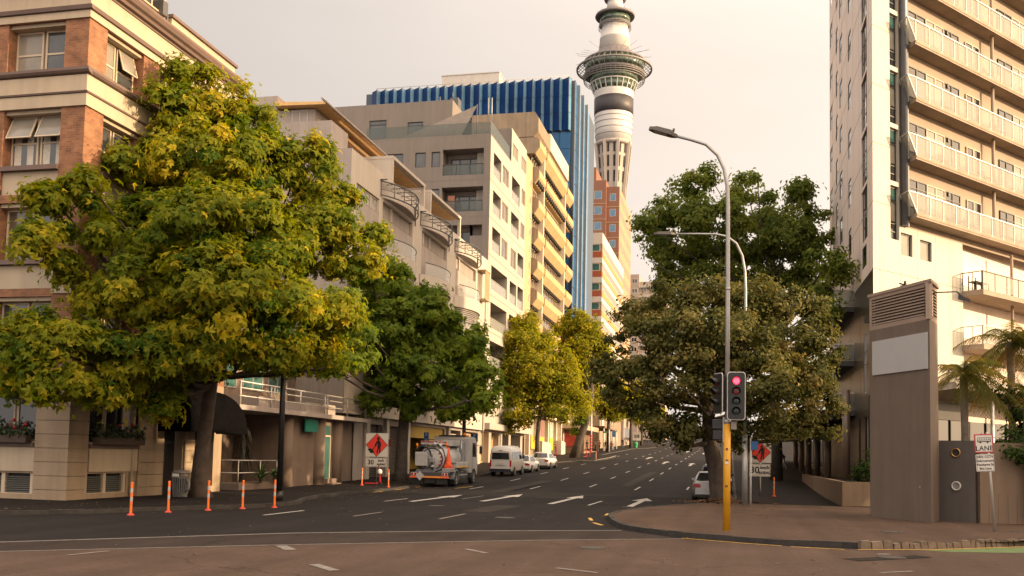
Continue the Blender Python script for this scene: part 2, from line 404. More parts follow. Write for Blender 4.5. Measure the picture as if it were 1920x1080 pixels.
A_ROAD = asphalt('asphalt_dark', (.019, .0165, .0165)); A_CROSS = asphalt('asphalt_brown', (.09, .06, .046))
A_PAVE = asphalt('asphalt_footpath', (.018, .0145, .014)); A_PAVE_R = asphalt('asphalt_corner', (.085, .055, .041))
KERB_D = mat('kerb_basalt', (.035, .03, .027), .85, .35, 3, bump=.6, bscale=12); KERB_L = mat('kerb_stone_buff', (.16, .115, .08), .85, .35, 4, bump=.8, bscale=10)
PAINT = mat('road_paint_white', (.42, .39, .36), .7, .3, 6); PAINT_OLD = mat('road_paint_worn', (.2, .175, .155), .8, .3, 5)
PAINT_Y = mat('road_paint_yellow', (.55, .33, .06), .7, .25, 6); PAINT_G = mat('bus_lane_green', (.1, .15, .05), .8, .25, 3)
YS = [-250, -60, 0, 20, 45, 47, 49, 51, 53, 55, 57, 59, 62]+list(range(70, 421, 25))+[420, 500, 800, 3000]
YS = sorted(set(YS))
def strip(mb, polyfn, dz, ys):
    """sheet between two x(Y) functions following the street profile"""
    for a, b in zip(ys[:-1], ys[1:]):
        xa0, xa1 = polyfn(a); xb0, xb1 = polyfn(b)
        mb.poly([(xa0, a, gz(a)+dz), (xa1, a, gz(a)+dz), (xb1, b, gz(b)+dz), (xb0, b, gz(b)+dz)])
g = MB(); strip(g, lambda y: (-1500, 1500), -.03, YS)
tag(g.build('ground', A_PAVE), kind='structure')
g = MB(); g.mi = 0
strip(g, lambda y: (-60, 60) if y < 40 else (-30, 14), 0, [y for y in YS if -60 <= y <= 420])
tag(g.build('road', A_ROAD), kind='structure')
# cross street (browner seal), boundary follows the second cross line
CL2 = [(-60, -22.5), (-22, 9.0), (-13.47, 15.74), (-9.65, 19.0), (-4.5, 22.9), (-1.18, 24.97), (.5, 24.2), (2.85, 23.9), (7.4, 27.0), (24, 41.5)]
g = MB()
for (xa, ya), (xb, yb) in zip(CL2[:-1], CL2[1:]):
    g.poly([(xa, -60, .004), (xb, -60, .004), (xb, yb, .004), (xa, ya, .004)])
g.poly([(24, -60, .004), (60, -60, .004), (60, 71, .004), (24, 41.5, .004)])
tag(g.build('cross_street', A_CROSS), kind='structure')
A_MIX = asphalt('asphalt_worn_seam', (.04, .03, .026))
CL1 = [(-30, 3.5), (-22, 10.6), (-14.81, 17.29), (-10.53, 22.12), (-6.8, 24.9), (-2.97, 27.1)]; CL0 = [(-30, 2.0), (-22, 9.0), (-13.47, 15.74), (-9.65, 19.0), (-4.5, 22.9), (-1.18, 24.97)]
g = MB()
for i in range(5): g.poly([(*CL0[i], .006), (*CL0[i+1], .006), (*CL1[i+1], .006), (*CL1[i], .006)])
tag(g.build('crossing_strip', A_MIX), kind='structure')
def ribbon(mb, pts, w, dz=.009):
    n = len(pts); L_ = []; R_ = []
    for i, p in enumerate(pts):
        a = Vector(pts[max(i-1, 0)][:2]); b = Vector(pts[min(i+1, n-1)][:2]); t = (b-a).normalized(); q = Vector((-t.y, t.x))*w/2
        p = Vector(p[:2]); L_.append(p+q); R_.append(p-q)
    for i in range(n-1):
        mb.poly([(*R_[i], gz(R_[i].y)+dz), (*R_[i+1], gz(R_[i+1].y)+dz), (*L_[i+1], gz(L_[i+1].y)+dz), (*L_[i], gz(L_[i].y)+dz)])
def mark(name, pts, w, m, dz=.009):
    b = MB(); ribbon(b, pts, w, dz); return tag(b.build(name, m), kind='structure')
# stop / limit lines
mark('limit_line', [(-30, 3.5), (-22, 10.6), (-14.81, 17.29), (-10.53, 22.12), (-6.8, 24.9), (-2.97, 27.1)], .14, PAINT_OLD)
mark('limit_line', [(-30, 2.0), (-22, 9.0), (-13.47, 15.74), (-9.65, 19.0), (-4.5, 22.9), (-1.18, 24.97)], .10, PAINT_OLD, .011)
# lane lines: dashes at measured rows
def dash_row(x, y0, n, L_, pitch, w=.11, m=PAINT, dx=0.0):
    for i in range(n):
        y = y0+i*pitch; mark('lane_dash', [(x+dx*i, y), (x+dx*i, y+L_/2), (x+dx*i, y+L_)], w, m)
dash_row(-14.3, 38.7, 1, 3.0, 10); dash_row(-8.9, 29.1, 1, 3.0, 10, m=PAINT_OLD); dash_row(-11.7, 28.9, 1, 2.5, 10, m=PAINT_OLD)
dash_row(-14.3, 27.9, 1, 2.9, 10, .13); dash_row(-5.9, 40.8, 1, 4.5, 10)
dash_row(-12.1, 43.0, 1, 4.0, 10, m=PAINT_OLD)
dash_row(-14.75, 54, 9, 3.2, 10.6); dash_row(-11.6, 56, 11, 3.2, 10.6); dash_row(-8.6, 60, 11, 3.2, 10.6); dash_row(-5.6, 58, 12, 3.6, 10.8); dash_row(-2.6, 60, 10, 3.0, 11.0)
dash_row(-9, 190, 6, 4, 13); dash_row(-12.2, 185, 6, 4, 13); dash_row(-6, 195, 6, 4, 13)
def arrow(x, y, L_=8.2, hw=.42, sw=.14, m=PAINT, side=None):
    b = MB()
    z = lambda yy: gz(yy)+.009
    hl = 3.0
    k = 3
    for i in range(k):
        ya, yb = y+(L_-hl)*i/k, y+(L_-hl)*(i+1)/k
        b.poly([(x-sw, ya, z(ya)), (x+sw, ya, z(ya)), (x+sw, yb, z(yb)), (x-sw, yb, z(yb))])
    ya, yb = y+L_-hl, y+L_
    b.poly([(x-hw, ya, z(ya)), (x+hw, ya, z(ya)), (x, yb, z(yb))])
    if side: b.poly([(x+sw, ya-1.5, z(ya)), (x+sw+.75, ya-.2, z(ya)), (x+sw+.75, ya+.4, z(ya)), (x+sw, ya-.3, z(ya))])
    tag(b.build('lane_arrow', m), kind='structure')
arrow(-13.3, 39.2); arrow(-10.73, 41.4, 8.6); arrow(-7.58, 41.0, 9.6); arrow(-4.15, 40.9, 8.8, .5)
for ax_, ay_ in ((-10.2, 120), (-7.1, 104), (-4.1, 100), (-4.1, 150), (-7.1, 160)): arrow(ax_, ay_, 8.5, .45)
# foreground pieces of old markings
for px, py, qx, qy, w_, m_ in ((127, 1042, 204, 1034, .1, PAINT_OLD), (588, 1059, 628, 1071, .2, PAINT_OLD), (527, 1024, 545, 1032, .25, PAINT_OLD), (873, 1030, 912, 1038, .13, PAINT_OLD), (1043, 1066, 1120, 1075, .12, PAINT_OLD),
                              (1650, 1075, 1712, 1072, .1, PAINT_OLD), (1645, 1040, 1668, 1040, .08, PAINT), (1166, 951, 1190, 951, .15, PAINT_OLD)):
    a = onX(px, py, 1); 
    da, db = _ray(px, py), _ray(qx, qy); a = O3-da*(EYE/da.z); b_ = O3-db*(EYE/db.z)
    mark('lane_dash', [a[:2], ((a+b_)/2)[:2], b_[:2]], w_, m_, .013)
mark('kerb_line', [(-4.6, 32.2), (-4.35, 30.9)], .12, PAINT_Y); mark('kerb_line', [(-4.15, 29.9), (-3.75, 28.9)], .12, PAINT_Y)
mark('kerb_line', [(-4.35, 35.2), (-4.3, 34.0)], .1, PAINT_Y)
mark('kerb_line', [(-1.2, 25.15), (0.2, 24.4), (1.2, 24.0)], .09, PAINT_Y, .013); mark('kerb_line', [(1.4, 23.85), (2.6, 23.7)], .09, PAINT_Y, .013)
mark('kerb_line', [(2.9, 23.75), (4.6, 24.5), (7.5, 26.8)], .09, PAINT_Y, .017)
for ya in (47, 50.5, 54, 57.5): mark('kerb_line', [(-18.05, ya), (-18.05, ya+1.6)], .1, PAINT_Y)
mark('loading_zone_line', [(-15.7, 54.2), (-15.4, 57), (-17.6, 57.5)], .12, PAINT_Y)
# green bus lane
g = MB(); gp = [(4.3, 24.35), (5.6, 25.3), (7.5, 26.9), (24, 41.2), (25.5, 39.9), (8.6, 25.9), (6.4, 24.6), (5.0, 24.2)]
g.poly([(x, y, .009) for x, y in gp]); tag(g.build('bus_lane', PAINT_G), kind='structure')
# ---------------- pavements (real kerb steps)
def pavement(name, kerb, back, top, kerbmat, h=.13, kw=.16, top2=None, y2=1e9):
    """kerb: polyline along road edge, back: matching polyline away from road"""
    b = MB()
    n = len(kerb)
    def inner(i):
        a = Vector(kerb[max(i-1, 0)]); c = Vector(kerb[min(i+1, n-1)]); t = (c-a).normalized()
        p = Vector(kerb[i]); q = Vector((-t.y, t.x))*kw
        return p+q if (Vector(back[i])-p).dot(q) > 0 else p-q
    IN = [inner(i) for i in range(n)]
    Z = lambda p, k=h: gz(p[1])+k
    for i in range(n-1):
        A, B, a, c = kerb[i], kerb[i+1], IN[i], IN[i+1]
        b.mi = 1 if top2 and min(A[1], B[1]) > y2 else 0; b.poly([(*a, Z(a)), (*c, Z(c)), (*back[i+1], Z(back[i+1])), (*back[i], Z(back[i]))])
    o = b.build(name, [top, top2] if top2 else [top]); tag(o, kind='structure')
    k = MB()
    for i in range(n-1):
        A, B, a, c = kerb[i], kerb[i+1], IN[i], IN[i+1]
        L_ = (Vector(B)-Vector(A)).length; m_ = max(1, int(L_/.9))
        for j in range(m_):
            t0, t1 = j/m_+.006/L_*.5, (j+1)/m_-.006/L_*.5
            P = lambda u, v, t: (u[0]*(1-t)+v[0]*t, u[1]*(1-t)+v[1]*t)
            q = [P(A, B, t0), P(A, B, t1), P(a, c, t1), P(a, c, t0)]
            e = random.uniform(-.012, .012)+.006
            n0 = k.vs([(*p, gz(p[1])-.05) for p in q]+[(*p, Z(p)+e) for p in q])
            for f_ in ((4, 5, 6, 7), (0, 1, 5, 4), (1, 2, 6, 5), (2, 3, 7, 6), (3, 0, 4, 7)): k.face([n0+i2 for i2 in f_])
    tag(k.build(name+'_kerb', kerbmat), kind='structure')
    return o
def smooth_poly(pts, n=4):
    out = []
    P = [Vector(p) for p in pts]; P = [P[0]]+P+[P[-1]]
    for i in range(1, len(P)-2):
        for j in range(n):
            t = j/n; p0, p1, p2, p3 = P[i-1:i+3]
            out.append(tuple(.5*((2*p1)+(-p0+p2)*t+(2*p0-5*p1+4*p2-p3)*t*t+(-p0+3*p1-3*p2+p3)*t**3)))
    out.append(tuple(P[-2])); return out
lk = smooth_poly([(-40, 12.0), (-26, 20.5), (-19.76, 25.0), (-17.9, 28.6), (-16.4, 31.2), (-16.1, 34.0), (-17.2, 37.2), (-18.0, 41.5), (-18.1, 46)], 5)
lk += [(-18.1, y) for y in (49, 52, 55, 58, 62, 70, 80, 90, 97)]
lk += smooth_poly([(-17.9, 99.5), (-16.9, 104.0), (-14.6, 106.0), (-14.5, 118), (-14.8, 127), (-17.3, 131)], 4)+[(-17.5, 145), (-17.5, 180), (-15.5, 186), (-15, 200), (-17, 240), (-17, 420)]
pavement('left_pavement', lk, [(-60, min(p[1], 12)) if p[0] < -27 else (-34, p[1]+(0 if p[1] > 36 else (36-p[1])*.2)) for p in lk], A_PAVE, KERB_D)
rk = [(.15, 420), (.15, 240), (.15, 150), (.15, 100), (.15, 80), (.15, 70), (.15, 62), (.15, 58), (.15, 55), (.15, 52)]+smooth_poly([(.15, 49), (-.6, 45.6), (-3.1, 39.0), (-4.05, 34.0), (-3.75, 30.8), (-2.97, 27.75), (-1.6, 25.9), (-.3, 25.0), (1.2, 24.35), (2.85, 24.25)], 5)
pavement('right_pavement', rk, [(max(9, 14), p[1]+(0 if p[1] > 40 else (40-p[1])*.45)) for p in rk], A_PAVE_R, KERB_D, top2=A_PAVE, y2=44.0)  # past the split, the footpath shade is painted as darker asphalt
rk2 = [(2.85, 24.25), (4.2, 24.75), (5.8, 25.9), (7.4, 27.3), (12, 31.4), (18, 36.7), (26, 43.8)]
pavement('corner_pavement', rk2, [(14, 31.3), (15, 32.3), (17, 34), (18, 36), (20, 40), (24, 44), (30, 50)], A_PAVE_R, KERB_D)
g = MB(); g.poly([(14, 31.3, .13), (30, 50, .13), (30, 80, .135), (14, 62, .135), (14, 40, .135)])
tag(g.build('corner_forecourt', A_PAVE_R), kind='structure')
# rough buff kerb stones on the corner, right part
k = MB()
seg = [(3.0, 24.14), (4.25, 24.6), (5.88, 25.76), (7.5, 27.16), (12.1, 31.2), (18.1, 36.5)]
for (xa, ya), (xb, yb) in zip(seg[:-1], seg[1:]):
    d = Vector((xb-xa, yb-ya)); L_ = d.length; t = d/L_; u = 0
    q = Vector((t.y, -t.x))
    while u < L_-.1:
        w_ = random.uniform(.16, .32); e = random.uniform(.0, .05); hh = random.uniform(.1, .165)
        a = Vector((xa, ya))+t*u; b_ = Vector((xa, ya))+t*min(u+w_-.015, L_)
        j = lambda: random.uniform(-.015, .015)
        bot = [a+q*(e+.02), b_+q*(e+.02+j()), b_-q*.14, a-q*.14]; top = [a+q*e*.5+t*.02, b_+q*(e*.4)-t*.02, b_-q*.12, a-q*.12]
        n0 = k.vs([(*p, -.02) for p in bot]+[(p.x, p.y, hh+.03+j()) for p in top])
        for f_ in ((4, 5, 6, 7), (0, 1, 5, 4), (1, 2, 6, 5), (2, 3, 7, 6), (3, 0, 4, 7)): k.face([n0+i2 for i2 in f_])
        u += w_
tag(k.build('corner_kerb_stones', KERB_L), kind='structure')
# traffic island kerb far left / pale kerb top
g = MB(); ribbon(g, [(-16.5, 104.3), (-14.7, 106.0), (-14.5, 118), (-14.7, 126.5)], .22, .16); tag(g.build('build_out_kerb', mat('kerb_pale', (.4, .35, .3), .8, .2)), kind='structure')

# repair patches and covers in the asphalt
def patch(name, pts, m, dz=.007): b = MB(); b.poly([(x, y, gz(y)+dz) for x, y in pts]); tag(b.build(name, m), kind='structure')
A_PATCH = asphalt('asphalt_patch', (.03, .024, .021)); A_PATCH2 = asphalt('asphalt_patch_pale', (.04, .034, .031)); IRON = mat('cover_iron', (.05, .042, .036), .6, .3, 20, bump=.6, bscale=60)
patch('road_patch', [(-9.5, 33.5), (-8.4, 33.4), (-8.3, 38.6), (-9.4, 38.7)], A_PATCH2); patch('road_patch', [(-13, 52), (-12.1, 52), (-12.0, 66), (-12.9, 66)], A_PATCH2); patch('road_patch', [(-6.9, 62), (-6.2, 62), (-6.1, 84), (-6.8, 84)], A_PATCH2)
patch('road_patch', [(2.6, 21.0), (4.3, 22.6), (4.0, 22.9), (2.3, 21.4)], A_PATCH, .012)
for x, y, r_ in ((-7.2, 30.8, .33), (3.4, 22.2, .3), (-11.3, 36.5, .33), (-3.0, 21.5, .3)):
    b = MB(); b.lathe([(r_, .0), (r_, .016), (0, .017)], 24, c=(x, y, .0), close=False); b.mi = 0; tag(b.build('cover_plate', IRON), kind='structure')
b = MB(); b.lathe([(.3, .13), (.3, .142), (0, .143)], 20, c=(4.4, 28.6, 0), close=False); b.box(8.0, 8.9, 30.6, 30.9, .13, .141); tag(b.build('cover_plate', IRON), kind='structure')
# ================================================================== LEFT SIDE OF THE STREET
CREAM = mat('cream_paint', (.46, .37, .27), .75, .07, .7, streak=.1); CREAM_D = mat('moulding_brown', (.15, .1, .085), .7, .12, 2)
BRICK = brick_mat('brick_red_orange', (.32, .15, .075), (.22, .095, .05), (.28, .2, .14))
BLACK_FABRIC = mat('awning_black', (.006, .0055, .006), 1.0, .2, 3, spec=0.0); DARK = mat('shadowed_interior', (.02, .018, .017), .8, .2)
CURTAIN = mat('curtain_white', (.5, .46, .4), .9, .15, 6)
# ---------------- 1. brick and cream corner building
FX, FY = -23.0, 29.85
b1 = thing('corner_building', 'old brick and cream corner building with brown cornices and black awnings', 'building', (FX, FY, 0))
FR = ((-32.0, FY), 0.0); SD = ((FX, FY), math.pi/2)       # front (local x = X+32), side (local x = Y-29.85)
SL = 10.6; FLW = 9.0
heads = [17.75, 14.45, 10.95, 7.45]; sills = [15.8, 12.3, 8.8, 5.3]
fbays = [(5.55, 8.0), (1.6, 4.1)]; sbays = [(1.05, 3.35), (4.5, 6.8), (7.95, 10.0)]
for fr, Ln, bays in ((FR, FLW, fbays), (SD, SL, sbays)):
    M = FM(fr)
    w = MB(M)
    w.wall(0, Ln, 4.95, 17.75, [(a, b, s-1.05, h, .55) for a, b in bays for s, h in zip(sills, heads)])
    w.build('brick_wall', BRICK, b1, b1)
    c = MB(M)       # cream bands, spandrels, back of bays
    for k, (s, h) in enumerate(zip(sills, heads)):
        for a, b in bays:
            c.box(a+.003, b-.003, .10, .5, s-1.04, s-.17)            # spandrel
            c.poly([(a, .545, s-.2), (b, .545, s-.2), (b, .545, h), (a, .545, h)])
            c.box(a+.003, b-.003, .12, .54, h-.14, h-.004)            # lintel soffit
        z1 = s-1.06 if k else s-.86
    e = .0
    q = .075
    c.box(0, Ln+(0 if fr is SD else q), -q, 0, 14.45, 14.9)
    c.box(0, Ln+(0 if fr is SD else q), -q, 0, 14.98, 15.6)
    c.box(0, Ln+(0 if fr is SD else q), -q, 0, 17.75, 18.02)
    c.box(0, Ln+(-.002 if fr is SD else q), -q, 0, 18.19, 19.0); c.box(.35 if fr is SD else 0, Ln-.01, 0, .3, 17.76, 19.0)
    for zb in (11.1, 7.55):
        xs = [0]+[t for ab in sorted(bays) for t in ab]+[Ln]
        for i in range(0, len(xs)-1, 2):
            if xs[i+1]-xs[i] > .05: c.box(xs[i], xs[i+1], -.05, .05, zb, zb+.36)
    c.build('cream_band', CREAM, b1, b1)
    m = MB(M)
    m.prism([(0, 15.6), (-.16, 15.66), (-.22, 15.74), (-.22, 15.84), (0, 15.84)], 'x', 0, Ln+(0 if fr is SD else .22))
    m.prism([(0, 14.9), (-.12, 14.92), (-.14, 14.98), (0, 14.98)], 'x', 0, Ln+(0 if fr is SD else .14))
    m.prism([(0, 18.02), (-.15, 18.05), (-.19, 18.19), (0, 18.19)], 'x', 0, Ln+(0 if fr is SD else .19))
    m.prism([(0, 18.9), (-.12, 18.92), (-.12, 19.0), (-.26, 19.03), (-.3, 19.14), (-.42, 19.2), (-.5, 19.36), (-.5, 19.46), (0, 19.5)], 'x', 0, Ln+(.35 if fr is SD else .5))
    for s in sills[1:]:
        for a, b in bays: m.box(a+.004, b-.004, -.1, .3, s-.16, s+.01); m.box(a+.004, b-.004, .02, .3, s-1.16, s-1.05)
    m.build('cornice', CREAM_D, b1, b1)
    for k, (s, h) in enumerate(zip(sills, heads)):
        for j, (a, b) in enumerate(bays):
            hw = (b-a)/2-.06
            for t in (0, 1):
                gm = (GL_BLIND, GL_MID, GL_WARM, GL_MID)[(k+j*2+t*(1+k)) % 4]
                o = window(b1, fr, a+.02+t*(hw+.1), s+.01, hw, h-.14-s-.02, FRAME_CREAM, gm, trans=(.5,), y=.44, fw=.07, name='sash_window')
    # curtains hang inside the panes
cs = MB(FM(FR))
for (a, b) in fbays[:1]:
    for t in (0, 1):
        x0 = a+.14+t*1.24
        for xa, xb in ((x0, x0+.3), (x0+.55, x0+.82)):
            n = 6
            for i in range(n):
                u0, u1 = xa+(xb-xa)*i/n, xa+(xb-xa)*(i+1)/n
                cs.poly([(u0, .478-.006*(i % 2), 12.45), (u1, .478-.006*((i+1) % 2), 12.45), (u1, .478, 14.2), (u0, .478, 14.2)])
cs.build('curtain', CURTAIN, b1, b1)
# open awning sashes (tilted out) on the second row and the side
def open_sash(fr, x, z, w, h, ang):
    m = MB(FM(fr) @ Matrix.Translation((x, .43, z+h)) @ Matrix.Rotation(-ang, 4, 'X'))
    m.box(0, .05, -.02, .02, -h, 0); m.box(w-.05, w, -.02, .02, -h, 0); m.box(.05, w-.05, -.02, .02, -h, -h+.05); m.box(.05, w-.05, -.02, .02, -.05, 0)
    o = m.build('open_sash', FRAME_CREAM, b1, b1)
    p = MB(FM(fr) @ Matrix.Translation((x, .43, z+h)) @ Matrix.Rotation(-ang, 4, 'X')); p.box(.04, w-.04, -.006, .006, -h+.04, -.04)
    p.build('pane', GL_BLIND, o, b1)
open_sash(FR, fbays[0][0]+.05, 13.35, 1.08, .95, R(22)); open_sash(FR, fbays[0][0]+1.3, 13.35, 1.08, .95, R(22)); open_sash(SD, 2.3, 16.7, .95, .92, R(16))
# upper storey, set back
u = MB()
u.box(-32, FX-.05, FY+5.2, FY+SL-.1, 19.5, 20.15)
u.box(-32, FX-.3, FY+.4, FY+5.1, 19.5, 22.6)
u.build('attic_wall', CREAM, b1, b1)
u = MB(); u.box(-32.2, FX+.06, FY+5.12, FY+SL, 20.15, 20.28); u.box(-32.2, FX+.25, FY-.1, FY+5.3, 21.55, 21.7); u.build('roof_capping', CREAM_D, b1, b1)
for i in range(3): window(b1, SD, .7+i*1.35, 20.1, 1.25, 1.35, FRAME_CREAM, GL_DARK, mull=(.5,), y=.22)
u = MB(); u.box(FX-.32, FX-.02, FY+4.5, FY+4.85, 20.0, 20.6); u.tube([(FX-.04, FY+4.85, 19.5), (FX-.04, FY+4.85, 20.1)], .05, 6); u.build('wall_vent', mat('grey_vent', (.09, .085, .085), .5), b1, b1)
# ground floor
RUST = mat('rusticated_cream', (.34, .255, .175), .8, .1, 1.2, streak=.15)
gr = MB(FM(FR))
gr.wall(0, 9, 0, 4.95, [(5.2, 7.72, 2.15, 4.4, .4), (5.2, 7.72, .32, 1.05, .3), (1, 4, 2.15, 4.4, .4), (1, 4, .32, 1.05, .3)], y=.0)
g2 = MB(FM(SD))
g2.wall(0, SL, 0, 4.95, [(1.05, 4.1, 2.15, 4.4, .4), (1.05, 3.5, .32, 1.05, .3), (5.85, 7.35, .12, 3.0, .5), (8.2, 9.9, .4, 3.0, .5)], y=.0)
gr.build('ground_floor_wall', RUST, b1, b1); g2.build('ground_floor_wall', RUST, b1, b1)
p = MB()
for zi in range(10):      # rusticated corner piers, courses with joints
    z0, z1 = zi*.495, zi*.495+.475
    p.box(FX-1.28, FX+.1, FY-.1, FY+1.0, z0, z1)
    p.box(FX-.3, FX+.1, FY+4.1, FY+5.82, z0, z1)
    p.box(FX-.3, FX+.1, FY+7.4, FY+8.15, z0, z1)
    p.box(FX-5.2, FX-3.82, FY-.1, FY+.3, z0, z1)
p.build('pier', RUST, b1, b1)
p = MB()
for fr, a, b in ((FR, 5.25, 7.7), (SD, 1.12, 4.05)):
    p.M = FM(fr); p.box(a, b, -.08, .1, 1.12, 1.98)
p.build('apron_panel', CREAM, b1, b1)
p = MB(FM(FR)); p.box(5.22, 7.7, -.16, .3, 2.0, 2.14); p.M = FM(SD); p.box(1.1, 4.08, -.16, .3, 2.0, 2.14); p.build('sill', CREAM_D, b1, b1)
for fr, x in ((FR, 5.3), (SD, 1.15)):
    window(b1, fr, x, 2.2, 1.2, 2.1, FRAME_CREAM, GL_DARK, y=.3); window(b1, fr, x+1.3, 2.2, 1.1, 2.1, FRAME_CREAM, GL_DARK, y=.3)
    lb = MB(FM(fr)); 
    for a, b in ((x+.05, x+1.0), (x+1.15, x+2.2)):
        for i in range(8): lb.prism([(.16, .4+i*.075), (.1, .36+i*.075), (.1, .37+i*.075), (.16, .415+i*.075)], 'x', a, b)
    lb.build('basement_louvre', mat('louvre_grey', (.1, .1, .09), .6), b1, b1)
    lb = MB(FM(fr)); lb.box(x-.05, x+2.35, .2, .26, .3, 1.05); lb.build('basement_window', GL_DARK, b1, b1)
    lb = MB(FM(fr)); 
    for a, b in ((x-.06, x+.05), (x+1.0, x+1.15), (x+2.2, x+2.34)): lb.box(a, b, .04, .19, .3, 1.05)
    lb.box(x-.06, x+2.34, .03, .15, .24, .34)
    lb.build('basement_frame', FRAME_CREAM, b1, b1)
d = MB(FM(SD)); d.box(5.9, 7.3, .35, .42, .12, 2.95); o = d.build('door', mat('door_black', (.012, .011, .012), .4), b1, b1)
d = MB(FM(SD)); d.tube([(6.02, .3, 1.1), (6.02, .3, 1.5)], .02, 6); d.tube([(6.12, .3, 1.1), (6.12, .3, 1.5)], .02, 6); d.build('handle', FRAME_ALU, o, b1)
d = MB(FM(SD)); d.box(5.8, 7.4, -.35, .4, 0, .12); d.build('door_step', RUST, b1, b1)
d = MB(FM(SD)); d.box(8.25, 9.85, .38, .42, .4, 3.0); 
for i in range(11):
    for j in range(8): d.box(8.3+j*.19+(i % 2)*.08, 8.43+j*.19+(i % 2)*.08, .355, .381, .5+i*.225, .6+i*.225)
d.build('grille_door', DARK, b1, b1)
dp = MB(); dp.tube([(FX+.08, FY+3.7, .1), (FX+.08, FY+3.7, 5.0)], .07, 8); dp.build('downpipe', CREAM, b1, b1)
# awnings
def wedge_awning(name, fr, x0, x1, z0, z1, dep, val=.35):
    a = MB(FM(fr)); a.prism([(-.12, z1), (-dep, z0+val), (-dep, z0), (-dep+.03, z0), (-dep+.03, z0+val), (-.12, z1-.06)], 'x', x0, x1)
    for x in (x0-.004, x1-.02): a.prism([(-.12, z1), (-dep, z0+val), (-dep, z0), (-.12, z0)], 'x', x, x+.024)
    return a.build(name, BLACK_FABRIC, b1, b1)
wedge_awning('awning', SD, .95, 4.9, 3.75, 5.0, 1.1); wedge_awning('awning', FR, 4.9, 7.6, 3.9, 5.0, .9)
a = MB(FM(SD))
n = 9; xc0, xc1 = 5.3, 9.9
for i in range(n):         # dome awning: quarter-barrel with rounded ends
    t0, t1 = math.pi/2*i/n, math.pi/2*(i+1)/n
    def ring(t):
        y = -.12-1.5*math.sin(t); z = 3.05+1.6*math.cos(t); ins = .55*(1-math.sin(t))
        return [(xc0+ins, -.1, z), (xc0+ins, y, z), (xc1-ins, y, z), (xc1-ins, -.1, z)]
    A_, B_ = ring(t0), ring(t1)
    for q in range(3): a.poly([A_[q], A_[q+1], B_[q+1], B_[q]])
a.box(xc0+.002, xc1-.002, -1.625, -1.6, 2.75, 3.06); a.box(xc0, xc0+.02, -1.6, -.1, 2.75, 3.06); a.box(xc1-.02, xc1, -1.6, -.1, 2.75, 3.06)
a.build('dome_awning', BLACK_FABRIC, b1, b1)
# flower boxes (rest on the sills): things of their own
LEAFB = mat('box_leaf', (.03, .045, .014), .6, .4, 9); PETAL = mat('geranium_red', (.3, .01, .015), .6, .2, 9); PLANTER = mat('planter_brown', (.06, .04, .03), .8)
def flower_box(fr, x0, x1, label):
    M = FM(fr); c = M @ Vector(((x0+x1)/2, -.25, 2.14))
    t = thing('flower_box', label, 'flower box', c, 0, 'flower boxes on the window sills')
    m = MB(M); m.box(x0, x1, -.42, -.12, 2.14, 2.4); m.build('trough', PLANTER, t, t)
    rng = random.Random(int(x0*100)); m = MB(M); f = MB(M)
    for i in range(420):
        x, y, z = rng.uniform(x0, x1), rng.uniform(-.5, -.02), 2.38+abs(rng.gauss(0, .22))
        v = [Vector((rng.gauss(0, .07), rng.gauss(0, .07), rng.gauss(0, .07))) for _ in range(3)]
        m.poly([Vector((x, y, z))+q for q in v])
    for i in range(9 if x0 > 5 else 5):
        x, y, z = rng.uniform(x0+.1, x1-.1), rng.uniform(-.48, -.15), rng.uniform(2.5, 2.95)
        f.ball((x, y, z), .07, 6, 4)
    m.build('foliage', LEAFB, t, t); f.build('blossom', PETAL, t, t)
flower_box(FR, 5.3, 7.6, 'flower box with the most red geraniums, on the front window sill facing the cross street')
flower_box(SD, 1.2, 4.0, 'flower box with few red geraniums on the sill round the corner under the black awning')
# ---------------- 2. stepped white apartment block with curved balconies
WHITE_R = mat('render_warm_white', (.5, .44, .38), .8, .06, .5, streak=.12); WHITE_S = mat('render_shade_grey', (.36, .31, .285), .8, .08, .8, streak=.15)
ROOF_S = mat('soffit_timber_glow', (.68, .42, .17), .6, .15, 3); METAL_G = mat('painted_steel_grey', (.1, .1, .105), .45, .1, metal=.3); RAIL = mat('rail_silver', (.5, .46, .43), .45, .08, metal=.4)  # soffit: timber colour with the glow of reflected low sun painted in
BAL_G = clear_mat('balustrade_glass', (.42, .42, .41), .5); BAL_G2 = clear_mat('balustrade_glass_green', (.12, .14, .135), .36)
b2 = thing('apartment_block', 'stepped off-white apartment block with curved balconies and pergola terraces', 'building', (FX, 54.65, 0))
S2 = ((FX, 0.0), math.pi/2)
bays = [(60.25, 66.5), (68.7, 75.3), (78.0, 84.6)]
w = MB(FM(S2))
flo = [15.6, 12.45, 9.3, 6.15]
holes = [(a, b, f, f+3.45 if i == 0 else f+2.55, 1.9) for a, b in bays for i, f in enumerate(flo)]
holes += [(55.6, 59.6, f+.2, f+3.4, .18) for f in flo]
w.wall(54.65, 89.0, 4.45, 20.9, holes)
w.poly([(54.65, 0, 20.9), (89, 0, 20.9), (89, 1.2, 20.9), (54.65, 1.2, 20.9)])
w.build('facade_wall', WHITE_R, b2, b2)
bk = MB(FM(S2))
for a, b in bays:
    for i, f in enumerate(flo): bk.poly([(a, 1.9, f), (b, 1.9, f), (b, 1.9, f+3.5), (a, 1.9, f+3.5)])
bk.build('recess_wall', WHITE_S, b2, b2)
for a, b in bays:
    for i, f in enumerate(flo):
        window(b2, S2, a+.3, f+.1, 3.6, 2.4, FRAME_CREAM, GL_MID, mull=(.33, .66), trans=(.72,), y=1.82, fw=.09)
        window(b2, S2, a+4.2, f+.9, 1.6, 1.6, FRAME_CREAM, GL_DARK, mull=(.5,), y=1.82)
for f in flo:
    for t in range(3): window(b2, S2, 55.65+t*1.32, f+.25, 1.26, 3.1, FRAME_CREAM, GL_BLIND, y=.1, trans=(.35,))
